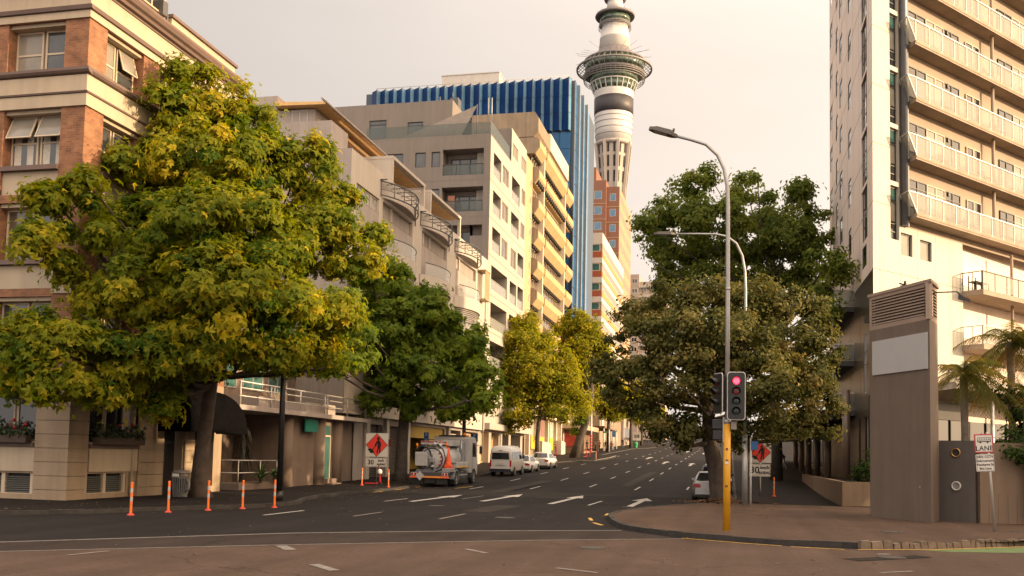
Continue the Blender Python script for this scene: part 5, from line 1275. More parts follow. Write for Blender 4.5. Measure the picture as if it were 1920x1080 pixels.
# ================================================================== TREES
def leaf_mat(name, c_dark, c_mid, c_light, trans=.38, rough=.5):
    m, nt, b = _nt(name); L = nt.links.new
    at = N(nt, 'ShaderNodeAttribute'); at.attribute_name = 'tint'
    rp = N(nt, 'ShaderNodeValToRGB'); e = rp.color_ramp.elements
    e[0].color = (*c_dark, 1); e[1].color = (*c_light, 1); e2 = e.new(.5); e2.color = (*c_mid, 1)
    L(at.outputs['Fac'], rp.inputs['Fac']); L(rp.outputs['Color'], b.inputs['Base Color']); b.inputs['Roughness'].default_value = rough+.1; b.inputs['Specular IOR Level'].default_value = .12
    tr = N(nt, 'ShaderNodeBsdfTranslucent'); hs = N(nt, 'ShaderNodeHueSaturation'); hs.inputs['Value'].default_value = 1.35; hs.inputs['Saturation'].default_value = 1.1; L(rp.outputs['Color'], hs.inputs['Color']); L(hs.outputs['Color'], tr.inputs['Color'])
    mx = N(nt, 'ShaderNodeMixShader'); mx.inputs[0].default_value = trans
    L(b.outputs[0], mx.inputs[1]); L(tr.outputs[0], mx.inputs[2]); L(mx.outputs[0], nt.nodes['Material Output'].inputs['Surface'])
    return m
BARK = mat('bark_grey_brown', (.085, .062, .048), .9, .35, 3, bump=.8, bscale=9, streak=.35); BARK_D = mat('bark_dark', (.07, .055, .045), .9, .35, 3, bump=.8, bscale=9)
def leaves(name, blobs, n, size, material, parent, rng, clump=.42, per=16, droop=.35, tint_sd=.22, shell=.55, aspect=.33, tips=.0, gap=-.75, lobes=1):
    """crown mesh of many small folded leaves gathered in twig clumps through the blobs' volume"""
    B = np.array([b[:4] if len(b) == 4 else b[:4] for b in blobs], float)
    fl = np.array([b[4] if len(b) > 4 else .85 for b in blobs])
    vol = B[:, 3]**2.2; nc = max(len(blobs), n//per)
    idx = rng.choice(len(B), nc, p=vol/vol.sum())
    d = rng.normal(size=(nc, 3)); d /= np.linalg.norm(d, axis=1)[:, None]
    rad = shell+(1.05-shell)*rng.random(nc)**.6
    inner = rng.random(nc) < .22; rad[inner] = rng.random(inner.sum())*.8
    rad = np.where(rng.random(nc) < .25, rad*rng.uniform(1.0, 1.28, nc), rad)
    cc = B[idx, :3]+d*(B[idx, 3]*rad)[:, None]*np.stack([np.ones(nc), np.ones(nc), fl[idx]], 1)
    w_ = 2*math.pi/(clump*4.2); nz_ = np.sin(cc[:, 0]*w_+1.3+.7*np.sin(cc[:, 1]*w_*.6))+np.sin(cc[:, 1]*w_*.9+2.1+.8*np.sin(cc[:, 2]*w_*.5))+np.sin(cc[:, 2]*w_*1.15+.4+.6*np.sin(cc[:, 0]*w_*.7))
    keep_ = nz_ > gap; cc, d, idx = cc[keep_], d[keep_], idx[keep_]; nc = len(cc)
    csz = clump*(.6+.8*rng.random(nc)); ctint = rng.normal(.42, tint_sd*.8, nc)
    k = rng.integers(0, nc, n)
    off = rng.normal(size=(n, 3))*.55; off[:, 2] *= .7
    pos = cc[k]+off*csz[k][:, None]
    pos[:, 2] -= droop*(np.abs(off[:, 0])+np.abs(off[:, 1]))*csz[k]*.5
    out = d[k]
    nrm = out*.55+off*.9+rng.normal(size=(n, 3))*.32+np.array([0, 0, .4]); nrm /= np.linalg.norm(nrm, axis=1)[:, None]
    a = rng.normal(size=(n, 3))+out*.5+np.array([0, 0, -droop]); a -= nrm*np.sum(a*nrm, 1)[:, None]; a /= np.linalg.norm(a, axis=1)[:, None]
    b = np.cross(nrm, a)
    s = size*(.65+.7*rng.random(n)); 
    fold = .22*s
    if lobes == 1:
        v = np.empty((n, 4, 3))
        v[:, 0] = pos-a*(s*.5)[:, None]; v[:, 2] = pos+a*(s*.6)[:, None]
        v[:, 1] = pos+b*(s*aspect)[:, None]+nrm*fold[:, None]; v[:, 3] = pos-b*(s*aspect)[:, None]+nrm*fold[:, None]
    else:
        vv = []
        for ang, ln in ((0, 1.0), (.95, .82), (-.95, .82)):
            da = a*math.cos(ang)+b*math.sin(ang); db = b*math.cos(ang)-a*math.sin(ang)
            q = np.empty((n, 4, 3)); o_ = pos-a*(s*.35)[:, None]; dn_ = nrm*(fold*(1 if ang == 0 else -.7))[:, None]
            q[:, 0] = o_; q[:, 2] = o_+da*(s*ln)[:, None]+dn_; q[:, 1] = o_+da*(s*ln*.5)[:, None]+db*(s*.2)[:, None]; q[:, 3] = o_+da*(s*ln*.5)[:, None]-db*(s*.2)[:, None]; vv.append(q)
        v = np.stack(vv, 1).reshape(-1, 4, 3)
    t = np.clip(ctint[k]+rng.normal(0, tint_sd*.6, n), 0, 1)
    if tips > 0:
        tip = rng.random(n) < tips; t[tip] = 1.0
    if lobes > 1: n = n*3; t = np.repeat(t, 3)
    loc = np.array(parent.location)
    V = (v.reshape(-1, 3)-loc).astype(np.float32)
    me = bpy.data.meshes.new(name); me.vertices.add(n*4); me.vertices.foreach_set('co', V.ravel())
    q = np.arange(n)*4
    F = np.stack([q, q+1, q+2, q, q+2, q+3], 1).ravel().astype(np.int32)
    me.loops.add(n*6); me.loops.foreach_set('vertex_index', F); me.polygons.add(n*2)
    me.polygons.foreach_set('loop_start', (np.arange(n*2)*3).astype(np.int32)); me.polygons.foreach_set('loop_total', np.full(n*2, 3, np.int32))
    me.update(calc_edges=True); me.validate()
    at = me.attributes.new('tint', 'FLOAT', 'FACE'); at.data.foreach_set('value', np.repeat(t, 2).astype(np.float32))
    me.materials.append(material)
    o = link(name, me, parent); return o
def limbs(root, trunk, radii, blobs, bark, rng, minr=.035, top_from=.45, keep=1.0, name='trunk'):
    """trunk polyline plus curved limbs to the blob centres"""
    m = MB(); T = [Vector(p) for p in trunk]
    m.tube(T, radii, 12)
    for b in blobs:
        if rng.random() > keep: continue
        c = Vector(b[:3]); 
        # start on upper part of the trunk, lower for low blobs
        u = min(1.0, max(top_from, top_from+(1-top_from)*(c.z-T[0].z)/max(.1, (T[-1].z-T[0].z))*.55*rng.uniform(.8, 1.2)))
        f = u*(len(T)-1); i = min(int(f), len(T)-2); s = T[i].lerp(T[i+1], f-i); r0 = (radii[i]*(1-(f-i))+radii[i+1]*(f-i))*.55
        d = c-s; mid = s+d*.5+Vector((rng.uniform(-.3, .3), rng.uniform(-.3, .3), -.08*d.length+rng.uniform(0, .3)))
        q1 = s.lerp(mid, .5)+Vector((0, 0, -.02*d.length)); q2 = mid.lerp(c, .5)+Vector((rng.uniform(-.15, .15), 0, rng.uniform(-.1, .2)))
        m.tube([s, q1, mid, q2, c], [r0, r0*.75, r0*.5, r0*.3+minr*.3, minr], 7, cap=False)
        for j in range(3):       # twigs
            dd = Vector((rng.normal(), rng.normal(), rng.normal()*.6+.3)).normalized()*b[3]*.8
            m.tube([q2, q2+dd*.5+Vector((0, 0, .1)), q2+dd], [minr*1.1, minr*.7, minr*.3], 5, cap=False)
    return m.build(name, bark, root, root)
def PB(lst, Yc, jit, rng, fl=.85):
    """blobs from outline samples of the crown: (px,py,r_px,dY) -> world ellipsoid centres at the tree's own distance"""
    out = []
    for b in lst:
        dY = b[3] if len(b) > 3 else rng.uniform(-jit, jit)
        p = onY(b[0], b[1], Yc+dY); out.append((p.x, p.y, p.z, b[2]*p.y/CAM_F*1.02, fl))
    return out
L_MAPLE = leaf_mat('leaf_maple', (.045, .095, .009), (.2, .215, .014), (.5, .38, .024), .52)
L_MAPLE2 = leaf_mat('leaf_green', (.075, .125, .018), (.155, .21, .025), (.27, .29, .034), .52)
L_YELLOW = leaf_mat('leaf_yellow', (.13, .15, .012), (.27, .26, .018), (.44, .36, .03), .5)
L_POHU = leaf_mat('leaf_grey_green', (.05, .056, .014), (.115, .115, .03), (.25, .195, .062), .3, .5)
L_BACK = leaf_mat('leaf_olive', (.095, .13, .028), (.17, .205, .04), (.26, .26, .06), .55)
L_DARK = leaf_mat('leaf_dark_green', (.02, .04, .01), (.04, .07, .014), (.09, .12, .025), .3)
rng = np.random.default_rng(5)
# ---- big maple at the left
t = thing('street_tree', 'big broad tree with yellow-green leaves in front of the brick building', 'tree', (-20.7, 34.95, .12))
bl = [(365, 150, 52, 0), (335, 200, 62, -1), (405, 215, 66, 1), (475, 230, 44, 1), (300, 290, 52, -1), (380, 300, 95, -2), (480, 310, 80, 0), (560, 320, 66, 1.5), (630, 370, 55, 2), (690, 430, 38, 2.5), (620, 290, 24, 2),
      (235, 300, 34, -3), (165, 345, 34, -6), (90, 360, 30, -7), (120, 410, 40, -6.5), (60, 460, 34, -7.5), (190, 420, 55, -5.5), (30, 440, 20, -7.5), (110, 480, 30, -6.5),
      (270, 420, 75, -3.5), (370, 430, 95, -4.5), (480, 430, 95, -3), (590, 450, 72, 0), (660, 500, 48, 1),
      (200, 530, 62, -5.5), (290, 540, 85, -5), (400, 550, 105, -5.5), (520, 550, 90, -3), (610, 570, 60, 0), (150, 590, 44, -6.5),
      (50, 640, 52, -8), (20, 700, 48, -8), (115, 655, 55, -7.5), (85, 725, 34, -8), (15, 590, 24, -8), (145, 700, 30, -7.5),
      (210, 650, 62, -6), (300, 650, 70, -5), (400, 645, 65, -4.5), (490, 650, 60, -2.5), (570, 650, 52, 0), (640, 610, 38, 1), (260, 720, 40, -5), (330, 705, 40, -3), (190, 730, 26, -6), (610, 690, 28, 0), (540, 700, 26, -1), (30, 640, 46, -7.5), (70, 690, 44, -8.3), (20, 745, 26, -8), (110, 600, 40, -7), (170, 720, 34, -6.5), (60, 430, 26, -7.2), (225, 740, 24, -5.5), (310, 750, 26, -4), (420, 360, 70, 3), (520, 420, 70, 4), (400, 560, 80, 2)]
BL = PB(bl, 34.5, .5, rng)
limbs(t, [(-20.72, 34.95, .05), (-20.75, 34.9, .5), (-20.7, 34.85, 1.6), (-20.5, 34.8, 3.2), (-20.35, 34.75, 4.5), (-20.1, 34.7, 6.5), (-19.9, 34.6, 9.5), (-19.8, 34.5, 14)], [.55, .37, .3, .265, .26, .2, .14, .06], BL, BARK, rng, top_from=.5, keep=.8)
leaves('crown', BL, 92000, .23, L_MAPLE, t, rng, lobes=3, clump=.48, per=85, gap=-.4, tint_sd=.2, tips=.02, droop=.5)
# ---- second tree behind the sign and truck
t = thing('street_tree', 'dark green street tree beside the road works sign and the tanker truck', 'tree', (-20.75, 59.1, .18))
bl = [(700, 545, 50), (760, 530, 40), (815, 580, 48), (730, 600, 70), (670, 610, 45), (800, 640, 62), (870, 650, 48), (650, 680, 38), (720, 690, 62), (790, 700, 60), (860, 720, 50), (905, 700, 30), (690, 740, 40), (760, 750, 40), (915, 745, 18), (840, 765, 30), (640, 730, 28), (740, 500, 28), (645, 560, 36, -7), (625, 640, 38, -7), (655, 600, 46, -6.5), (610, 690, 28, -7), (690, 510, 30, -4), (660, 660, 44, -6.5), (600, 650, 24, -7)]
BL = PB(bl, 58.5, 2.5, rng)
limbs(t, [(-20.75, 59.1, .1), (-20.75, 59.1, .8), (-20.7, 59, 2.5), (-20.6, 59, 4.6), (-20.5, 59, 6.5), (-20, 59, 9)], [.6, .42, .36, .34, .22, .1], BL, BARK_D, rng, keep=.8)
leaves('crown', BL, 36000, .3, L_MAPLE2, t, rng, lobes=3, clump=.48, per=45, tint_sd=.2, tips=.01, droop=.5)
# ---- slim tree by the truck cab
t = thing('street_tree', 'slim young street tree behind the tanker truck cab', 'tree', (-20.0, 71.3, .55))
bl = [(880, 640, 26), (900, 680, 28), (870, 690, 34), (850, 730, 24), (890, 740, 26), (925, 720, 18), (870, 775, 18), (835, 760, 14), (910, 765, 10)]
BL = PB(bl, 71, 1.2, rng)
limbs(t, [(-20.0, 71.3, .5), (-20, 71.3, 2.5), (-20.05, 71.3, 5), (-20.1, 71.3, 8)], [.2, .17, .14, .06], BL, BARK, rng, keep=.7)
leaves('crown', BL, 10000, .27, L_MAPLE2, t, rng, clump=.45, tint_sd=.24, tips=.05)
# ---- yellow tree
t = thing('street_tree', 'bright yellow-green street tree by the parked white cars', 'tree', (-19.6, 98, 1.45))
bl = [(985, 605, 26), (975, 640, 34), (1015, 640, 26), (955, 690, 30), (1005, 690, 48), (1050, 705, 34), (970, 735, 34), (1030, 745, 40), (1080, 750, 26), (945, 745, 20), (975, 775, 26), (1095, 765, 12), (1050, 775, 20), (1060, 665, 14), (960, 795, 12)]
BL = PB(bl, 98, 2, rng)
limbs(t, [(-19.6, 98, 1.3), (-19.6, 98, 4), (-19.4, 98, 7), (-19, 98, 11)], [.3, .24, .2, .08], BL, BARK, rng, keep=.7)
leaves('crown', BL, 30000, .28, L_YELLOW, t, rng, clump=.55, tint_sd=.24, tips=.04)
# ---- leaning ivy-clad tree on the build-out
t = thing('street_tree', 'leaning tree with dark trunk and golden crown on the kerb build-out', 'tree', (-18.6, 115.6, 1.95))
bl = [(1080, 600, 24), (1105, 615, 26), (1065, 635, 24), (1095, 655, 34), (1125, 640, 18), (1085, 695, 26), (1115, 690, 24), (1110, 735, 22), (1090, 760, 16), (1135, 665, 12), (1050, 615, 12)]
BL = PB(bl, 116, 2, rng)
limbs(t, [(-18.6, 115.6, 1.9), (-18.0, 115.6, 4), (-17.2, 115.6, 6.4), (-16.6, 115.6, 9), (-16.4, 115.6, 13)], [.65, .5, .45, .4, .15], BL, BARK_D, rng, keep=.7)
leaves('crown', BL, 17000, .34, L_YELLOW, t, rng, clump=.6, tint_sd=.28)
iv = PB([(1085, 790, 13), (1092, 775, 13), (1080, 808, 9)], 115.6, .3, rng); leaves('ivy', iv, 1500, .25, L_MAPLE2, t, rng, clump=.35)
# ---- further small trees
for lab, cx, cy, Y, mt, nn, fx in (('small yellow-green tree with slim trunk beyond the build-out', 1150, 755, 150, L_YELLOW, 6500, 1141), ('small yellow tree further up the street past the shops', 1185, 755, 185, L_YELLOW, 6000, 1183), ('last golden tree up the street beside the bus stop sign', 1208, 770, 215, L_YELLOW, 4500, 1203)):
    p = onY(fx, 800, Y); t = thing('street_tree', lab, 'tree', (p.x, Y, gz(Y)+.1))
    BL = PB([(cx, cy-14, 24), (cx-18, cy, 19), (cx+18, cy+2, 21), (cx, cy+16, 19), (cx+8, cy-30, 15)], Y, 1.5, rng)
    limbs(t, [(p.x, Y, gz(Y)), (p.x, Y, gz(Y)+4), (p.x, Y, gz(Y)+9)], [.35, .28, .1], BL, BARK, rng)
    leaves('crown', BL, nn, .42, mt, t, rng, clump=.7, tint_sd=.26)
# ---- big spreading tree on the right corner
t = thing('corner_tree', 'spreading grey-green tree with forked trunk behind the traffic signal', 'tree', (-.6, 45.8, .12))
bl = [(1180, 605, 40, 2), (1150, 660, 36, 2), (1140, 710, 28, 2), (1215, 560, 30, 1), (1265, 550, 42, 0), (1330, 560, 48, -1), (1400, 560, 44, -1), (1460, 565, 44, 0), (1515, 590, 40, 1), (1235, 630, 52, -1), (1310, 640, 62, -2.5), (1390, 645, 62, -3), (1470, 650, 58, -1.5), (1540, 650, 36, 1),
      (1200, 690, 48, 0), (1270, 710, 52, -2), (1350, 720, 48, -3), (1430, 730, 58, -3), (1505, 720, 46, -1), (1550, 710, 26, 1), (1190, 760, 40, 0), (1250, 780, 44, -1), (1290, 800, 34, -1), (1390, 790, 30, -2), (1450, 790, 38, -2), (1510, 785, 34, -1), (1555, 770, 22, 1), (1285, 835, 20, -1), (1390, 830, 20, -2), (1240, 815, 18, -1), (1545, 815, 16, 1), (1150, 740, 22, 1), (1225, 600, 40, 4), (1420, 600, 60, 4), (1330, 650, 70, 4), (1480, 700, 60, 4), (1180, 585, 24, 3), (1125, 690, 16, 2)]
BL = PB(bl, 45.5, .5, rng)
limbs(t, [(-.4, 45.8, .0), (-.48, 45.8, .5), (-.66, 45.8, 1.6), (-.98, 45.75, 2.9), (-1.05, 45.6, 4.6), (-.8, 45.5, 7)], [.66, .47, .38, .33, .26, .12], BL, BARK, rng, top_from=.5, keep=.75)
leaves('crown', BL, 72000, .175, L_POHU, t, rng, clump=.42, per=75, gap=-.5, tint_sd=.26, tips=.03, droop=-.2, aspect=.36)
# ---- tall tree behind
t = thing('tall_tree', 'tall open olive-green tree rising behind the corner tree next to the tower', 'tree', (3.2, 72, .6))
bl = [(1290, 350, 34), (1330, 330, 22), (1255, 400, 38), (1310, 410, 46), (1370, 400, 44), (1400, 350, 30), (1420, 330, 16), (1440, 400, 40), (1500, 370, 30), (1530, 390, 22), (1225, 440, 26), (1270, 470, 46), (1340, 470, 52), (1410, 460, 50), (1480, 440, 48), (1535, 440, 32), (1560, 480, 30, -13), (1588, 492, 16, -14), (1575, 510, 18, -13), (1220, 490, 24), (1500, 510, 50), (1545, 540, 34, -10), (1430, 530, 50), (1340, 530, 45), (1270, 520, 35), (1560, 585, 22, -12), (1210, 415, 14), (1490, 345, 18)]
BL = PB(bl, 72, 3.5, rng)
limbs(t, [(3.2, 72, .4), (3.2, 72, 4), (3.1, 72, 8), (3.0, 72, 12), (3, 72, 18)], [.5, .4, .34, .25, .08], BL, BARK_D, rng, keep=1.0)
leaves('crown', BL, 46000, .28, L_BACK, t, rng, clump=.6, per=50, gap=-.35, tint_sd=.24, tips=.05)
# ---- unseen trees added over the cross street to dapple the light on the corner
for x, y, lab in ((30, 36.5, 'unseen round tree added next to the office block to dapple the light'), (33, 43.5, 'second unseen round tree added further from the office block to dapple the light')):
    t = thing('street_tree', lab, 'tree', (x, y, .0)); BL = [(x+rng.normal()*1.6, y+rng.normal()*1.6, 7+rng.normal()*2.2, 1.7, .9) for _ in range(9)]
    limbs(t, [(x, y, 0), (x, y, 3), (x, y, 6)], [.3, .24, .15], BL, BARK, rng); leaves('crown', BL, 5200, .42, L_MAPLE2, t, rng, clump=.6, per=30)
# ---- palms behind the grey wall
PALM = leaf_mat('palm_frond', (.04, .055, .012), (.11, .105, .018), (.3, .17, .035), .4)
def palm(x, y, z0, zc, label, rad, nf, seed, dead=0):
    rg = np.random.default_rng(seed)
    t = thing('palm', label, 'palm', (x, y, z0))
    m = MB(); m.tube([(x, y, z0), (x+.02, y, (z0+zc)/2), (x, y, zc)], [.17, .13, .15], 10); m.build('trunk', mat('palm_trunk', (.2, .17, .14), .9, .3, 6, bump=.6, bscale=8), t, t)
    V, F, T = [], [], []
    for i in range(nf):
        a = rg.uniform(0, 6.28); el = rg.uniform(-.35, 1.35); ln = rad*rg.uniform(.65, 1.15)
        if i < dead: el = -.9; ln = rad*.8
        P = []
        for s in np.linspace(0, 1, 12):
            r_ = ln*s*math.cos(el*(1-.4*s)); z = zc+ln*s*math.sin(el)-ln*.75*s*s
            P.append(np.array([x+math.cos(a)*r_, y+math.sin(a)*r_, z]))
        tn = .95 if i < dead else rg.uniform(.1, .7)
        for j in range(1, 11):
            d = P[j+1]-P[j]; d /= np.linalg.norm(d); sd = np.cross(d, [0, 0, 1.]); sd /= np.linalg.norm(sd)+1e-6
            for q in range(3):
                p0 = P[j]+(P[j+1]-P[j])*q/3
                for sg in (-1, 1):
                    l = rad*.33*math.sin(math.pi*min(.97, (j+.6)/11.5))**.6*rg.uniform(.8, 1.1)
                    e = p0+sd*sg*l*.75+d*l*.5+np.array([0, 0, -.6*l*rg.uniform(.6, 1.3)]); wd = d*.02
                    n0 = len(V); V += [p0-wd, p0+wd, e]; F.append((n0, n0+1, n0+2)); T.append(tn+rg.normal()*.08)
        for j in range(11):
            n0 = len(V); V += [P[j]+[0, 0, .02], P[j]-[0, 0, .02], P[j+1]-[0, 0, .02], P[j+1]+[0, 0, .02]]; F.append((n0, n0+1, n0+2, n0+3)); T.append(tn)
    me = bpy.data.meshes.new('fronds'); me.from_pydata([tuple(v-np.array([x, y, z0])) for v in V], [], F); me.update()
    at = me.attributes.new('tint', 'FLOAT', 'FACE'); at.data.foreach_set('value', np.clip(T, 0, 1).astype(np.float32)); me.materials.append(PALM)
    link('fronds', me, t)
p = onY(1808, 800, 39.5); palm(p.x, 39.5, 1.0, 5.5, 'feathery palm on a grey trunk behind the grey wall with round openings', 2.0, 34, 3)
p = onY(1897, 800, 41); palm(p.x, 41, 1.0, 6.9, 'taller palm with brown dead fronds behind the tan wall', 2.25, 38, 8, 7)
# shrubs
def shrub(name, label, cat, blobs, n, size, m_, loc):
    t = thing(name, label, cat, loc); leaves('foliage', blobs, n, size, m_, t, rng, clump=.22, per=10); 
    m = MB(); m.tube([(loc[0], loc[1], loc[2]), (loc[0], loc[1], loc[2]+.5)], [.05, .03], 6); m.build('stem', BARK_D, t, t)
shrub('shrub', 'dark green shrub in the planter between the columns and the pylon', 'shrub', [(6.2, 46.6, 1.8, .55), (6.6, 47.2, 2.3, .5), (6.0, 47.4, 1.5, .45), (6.8, 46.9, 1.5, .5)], 2600, .14, L_DARK, (6.3, 46.9, 1.05))
shrub('shrub', 'overgrown green hedge spilling over the tan wall', 'shrub', [(9.2, 35.4, 2.9, .45), (9.9, 35.5, 2.8, .5), (10.6, 35.6, 3.2, .6), (8.6, 35.6, 2.9, .3), (9.35, 34.55, 2.4, .25), (9.0, 34.6, 2.5, .2)], 3000, .13, L_DARK, (9.4, 35.5, 1.0))
shrub('shrub', 'tall dark shrub beside the palms behind the tan wall', 'shrub', [(11.0, 40.2, 4.0, .7), (11.5, 40.5, 3.2, .7), (10.6, 40.4, 4.8, .6), (11.7, 40.6, 4.6, .6)], 2600, .17, L_DARK, (11.2, 40.4, .2))
def spiky(label, x, y, z, n, l, seed, fold=0.0):
    t = thing('yucca', label, 'plant', (x, y, z)); rg = random.Random(seed); m = MB()
    for i in range(n):
        a = rg.uniform(0, 6.28); e = rg.uniform(.1, 1.35); ll = l*rg.uniform(.7, 1.1)
        d = Vector((math.cos(a)*math.cos(e), math.sin(a)*math.cos(e), math.sin(e))); s = Vector((-math.sin(a), math.cos(a), 0))*.045
        o = Vector((x, y, z+.1+rg.uniform(0, .3))); mid = o+d*ll*.55; tip = o+d*ll-Vector((0, 0, .18*ll))
        m.poly([o-s*.5, o+s*.5, mid+s, mid-s]); m.poly([mid-s, mid+s, tip])
    m.build('leaves', mat('yucca_leaf', (.07, .11, .035), .5, .3, 5), t, t)
    m = MB(); m.tube([(x, y, z), (x, y, z+.4)], [.07, .05], 6); m.build('stem', BARK_D, t, t)
spiky('spiky rosette plant at the ramp railing, taller one', -22.75, 43.9, .45, 60, .85, 3); spiky('smaller spiky rosette plant at the right end of the ramp railing', -22.75, 45.4, .4, 46, .6, 5)
tp = thing('palm', 'dark drooping palm in the recessed entry under the canopy', 'palm', (-24.2, 44.6, .45)); rg = random.Random(4)
m = MB(); m.tube([(-24.2, 44.6, .45), (-24.2, 44.6, 3.2)], [.12, .09], 8); m.build('trunk', BARK_D, tp, tp)
m = MB()
for i in range(46):
    a = rg.uniform(0, 6.28); l = rg.uniform(.5, .95); o = Vector((-24.2, 44.6, rg.uniform(1.5, 3.3))); d = Vector((math.cos(a), math.sin(a), 0)); s = Vector((-math.sin(a), math.cos(a), 0))*.05
    m.poly([o-s, o+s, o+d*l*.6+s+Vector((0, 0, .1)), o+d*l*.6-s+Vector((0, 0, .1))]); m.poly([o+d*l*.6-s+Vector((0, 0, .1)), o+d*l*.6+s+Vector((0, 0, .1)), o+d*l-Vector((0, 0, .6))])
m.build('fronds', mat('palm_dark', (.03, .035, .022), .6, .3, 4), tp, tp)
# mulch at the foot of the corner tree and litter at the big tree
t = MB(); rg = random.Random(9)
for i in range(500):
    a = rg.uniform(0, 6.28); r_ = abs(rg.gauss(0, .75)); x, y = -.5+math.cos(a)*r_*1.2, 45.0+math.sin(a)*r_; z = .135+max(0, .16-.14*r_)+rg.uniform(0, .02)
    d = Vector((rg.gauss(0, .07), rg.gauss(0, .07), rg.gauss(0, .02))); s = Vector((rg.gauss(0, .03), rg.gauss(0, .03), .01)); c_ = Vector((x, y, z)); t.poly([c_-d-s, c_+d-s, c_+d+s, c_-d+s])
tag(t.build('mulch', mat('mulch_brown', (.13, .07, .035), .9, .4, 8)), 'brown bark mulch and needles heaped round the foot of the corner tree', 'mulch', kind='stuff')

rg = random.Random(21); t = MB()
for i in range(520):
    if i < 330: y = rg.uniform(24, 60); x = -17.6+rg.gauss(-.3, 1.3)-(2.2 if y < 29 else 0)
    elif i < 430: x, y = rg.uniform(-14, 8), rg.uniform(16, 46)
    else: x, y = rg.gauss(.6, 1.2), rg.uniform(34, 60)
    z = gz(y)+(.142 if (x < -18.6 or (x > -.2 and y > 25.5)) else .012); a = rg.uniform(0, 6.28); l = rg.uniform(.03, .07); d = Vector((math.cos(a), math.sin(a), 0))*l; s = Vector((-math.sin(a), math.cos(a), 0))*l*.55; c_ = Vector((x, y, z+.006))
    t.poly([c_-d, c_+s+Vector((0, 0, .012)), c_+d, c_-s+Vector((0, 0, .008))])
tag(t.build('fallen_leaves', mat('dead_leaf', (.2, .13, .05), .8, .5, 2)), 'dry fallen leaves scattered along the kerbs and over the asphalt', 'fallen leaves', kind='stuff')
# ================================================================== STREET FURNITURE
GALV = mat('galvanised_steel', (.36, .35, .34), .45, .12, 3, metal=.5); YPOLE = mat('pole_yellow', (.62, .3, .012), .5, .12, 2, streak=.15); BLK = mat('signal_black', (.012, .012, .013), .45, .2); WHT = mat('sign_white', (.6, .57, .53), .5, .04); SBLK = mat('sign_black', (.012, .011, .011), .5, 0)
S_RED = mat('sign_fluoro_red', (.75, .05, .035), .5, .06); ORANGE = mat('post_orange', (.85, .17, .015), .5, .1, 5); REFL = mat('reflective_grey', (.42, .4, .4), .4, .1); BLUE = mat('sign_blue', (.015, .1, .28), .5, .08); FOOT = mat('rubber_foot_red', (.55, .06, .03), .6, .15, 5)
LENS_R = mat('lens_red_dark', (.2, .008, .006), .25, 0); LENS_G = mat('lens_green_dark', (.006, .035, .028), .25, 0); LENS_Y = mat('lens_amber_dark', (.09, .03, .006), .25, 0)
LENS_ON = mat('lens_red_lit', (.8, .02, .05), .3, 0, emit=(1, .03, .06, 1.6)); LENS_HOT = mat('lens_red_core', (.9, .1, .16), .3, 0, emit=(1, .16, .24, 2.4))
# --- lamp + signal pole at the corner
px_, py_ = -.1, 26.8
t = thing('street_lamp', 'tall street lamp with yellow lower pole and grey arched arm above the traffic lights', 'street lamp', (px_, py_, .13))
m = MB(); m.tube([(px_, py_, .1), (px_, py_, 3.1)], [.1, .095], 8); m.build('lower_pole', YPOLE, t, t)
m = MB(); m.box(px_-.03, px_+.04, py_-.1, py_-.09, 1.95, 2.05); m.box(px_-.05, px_+.03, py_-.102, py_-.088, 1.3, 1.36); m.box(px_-.03, px_+.03, py_-.1, py_-.09, 2.3, 2.36); m.build('sticker', mat('sticker_brown', (.12, .06, .03), .6), t, t)
m = MB(FM(((px_, py_), 0)) @ Matrix.Translation((0, -.1, 1.96)) @ Matrix.Rotation(math.pi/2, 4, 'X')); m.lathe([(.045, 0), (.045, .012)], 14); m.build('badge', WHT, t, t)
m = MB()
P = [(px_, 26.8, 3.08), (px_, 26.8, 6.0), (px_-.01, 26.8, 9.0), (px_-.03, 26.8, 9.6), (px_-.12, 26.8, 10.1), (px_-.3, 26.8, 10.5), (px_-.62, 26.8, 10.82), (px_-1.05, 26.8, 10.98), (px_-1.45, 26.8, 11.1)]
m.tube(P, [.066, .064, .058, .056, .052, .05, .046, .042, .04], 10); m.build('upper_pole', GALV, t, t)
m = MB(); m.tube([(px_, 26.8, 3.02), (px_, 26.8, 3.14)], .1, 10); m.tube([(px_, 26.8, 6.7), (px_, 26.8, 6.76)], .07, 10); m.build('collar', GALV, t, t)
LH = mat('lamp_head_grey', (.12, .105, .095), .5, .1)
def lamp_head(x, y, z, L_, tilt, root):
    m = MB(Matrix.Translation((x, y, z)) @ Matrix.Rotation(tilt, 4, 'Y'))
    m.prism([(0, -.045), (-.16, -.15), (-L_*.82, -.17), (-L_, -.06), (-L_, .06), (-L_*.82, .17), (-.16, .15), (0, .045)], 'z', -.05, .04)
    m.prism([(-.1, .04), (-L_*.9, .035), (-L_*.75, .085), (-.2, .095)], 'y', -.12, .12); m.tube([(-.15, 0, .09), (-.15, 0, .18)], .035, 8)
    o = m.build('lamp_head', LH, root, root)
    m = MB(Matrix.Translation((x, y, z)) @ Matrix.Rotation(tilt, 4, 'Y')); m.box(-L_*.8, -L_*.35, -.11, .11, -.062, -.051); m.build('lens', mat('lamp_lens', (.3, .25, .2), .2), o, root)
lamp_head(px_-1.42, 26.8, 11.1, .82, R(19), t)
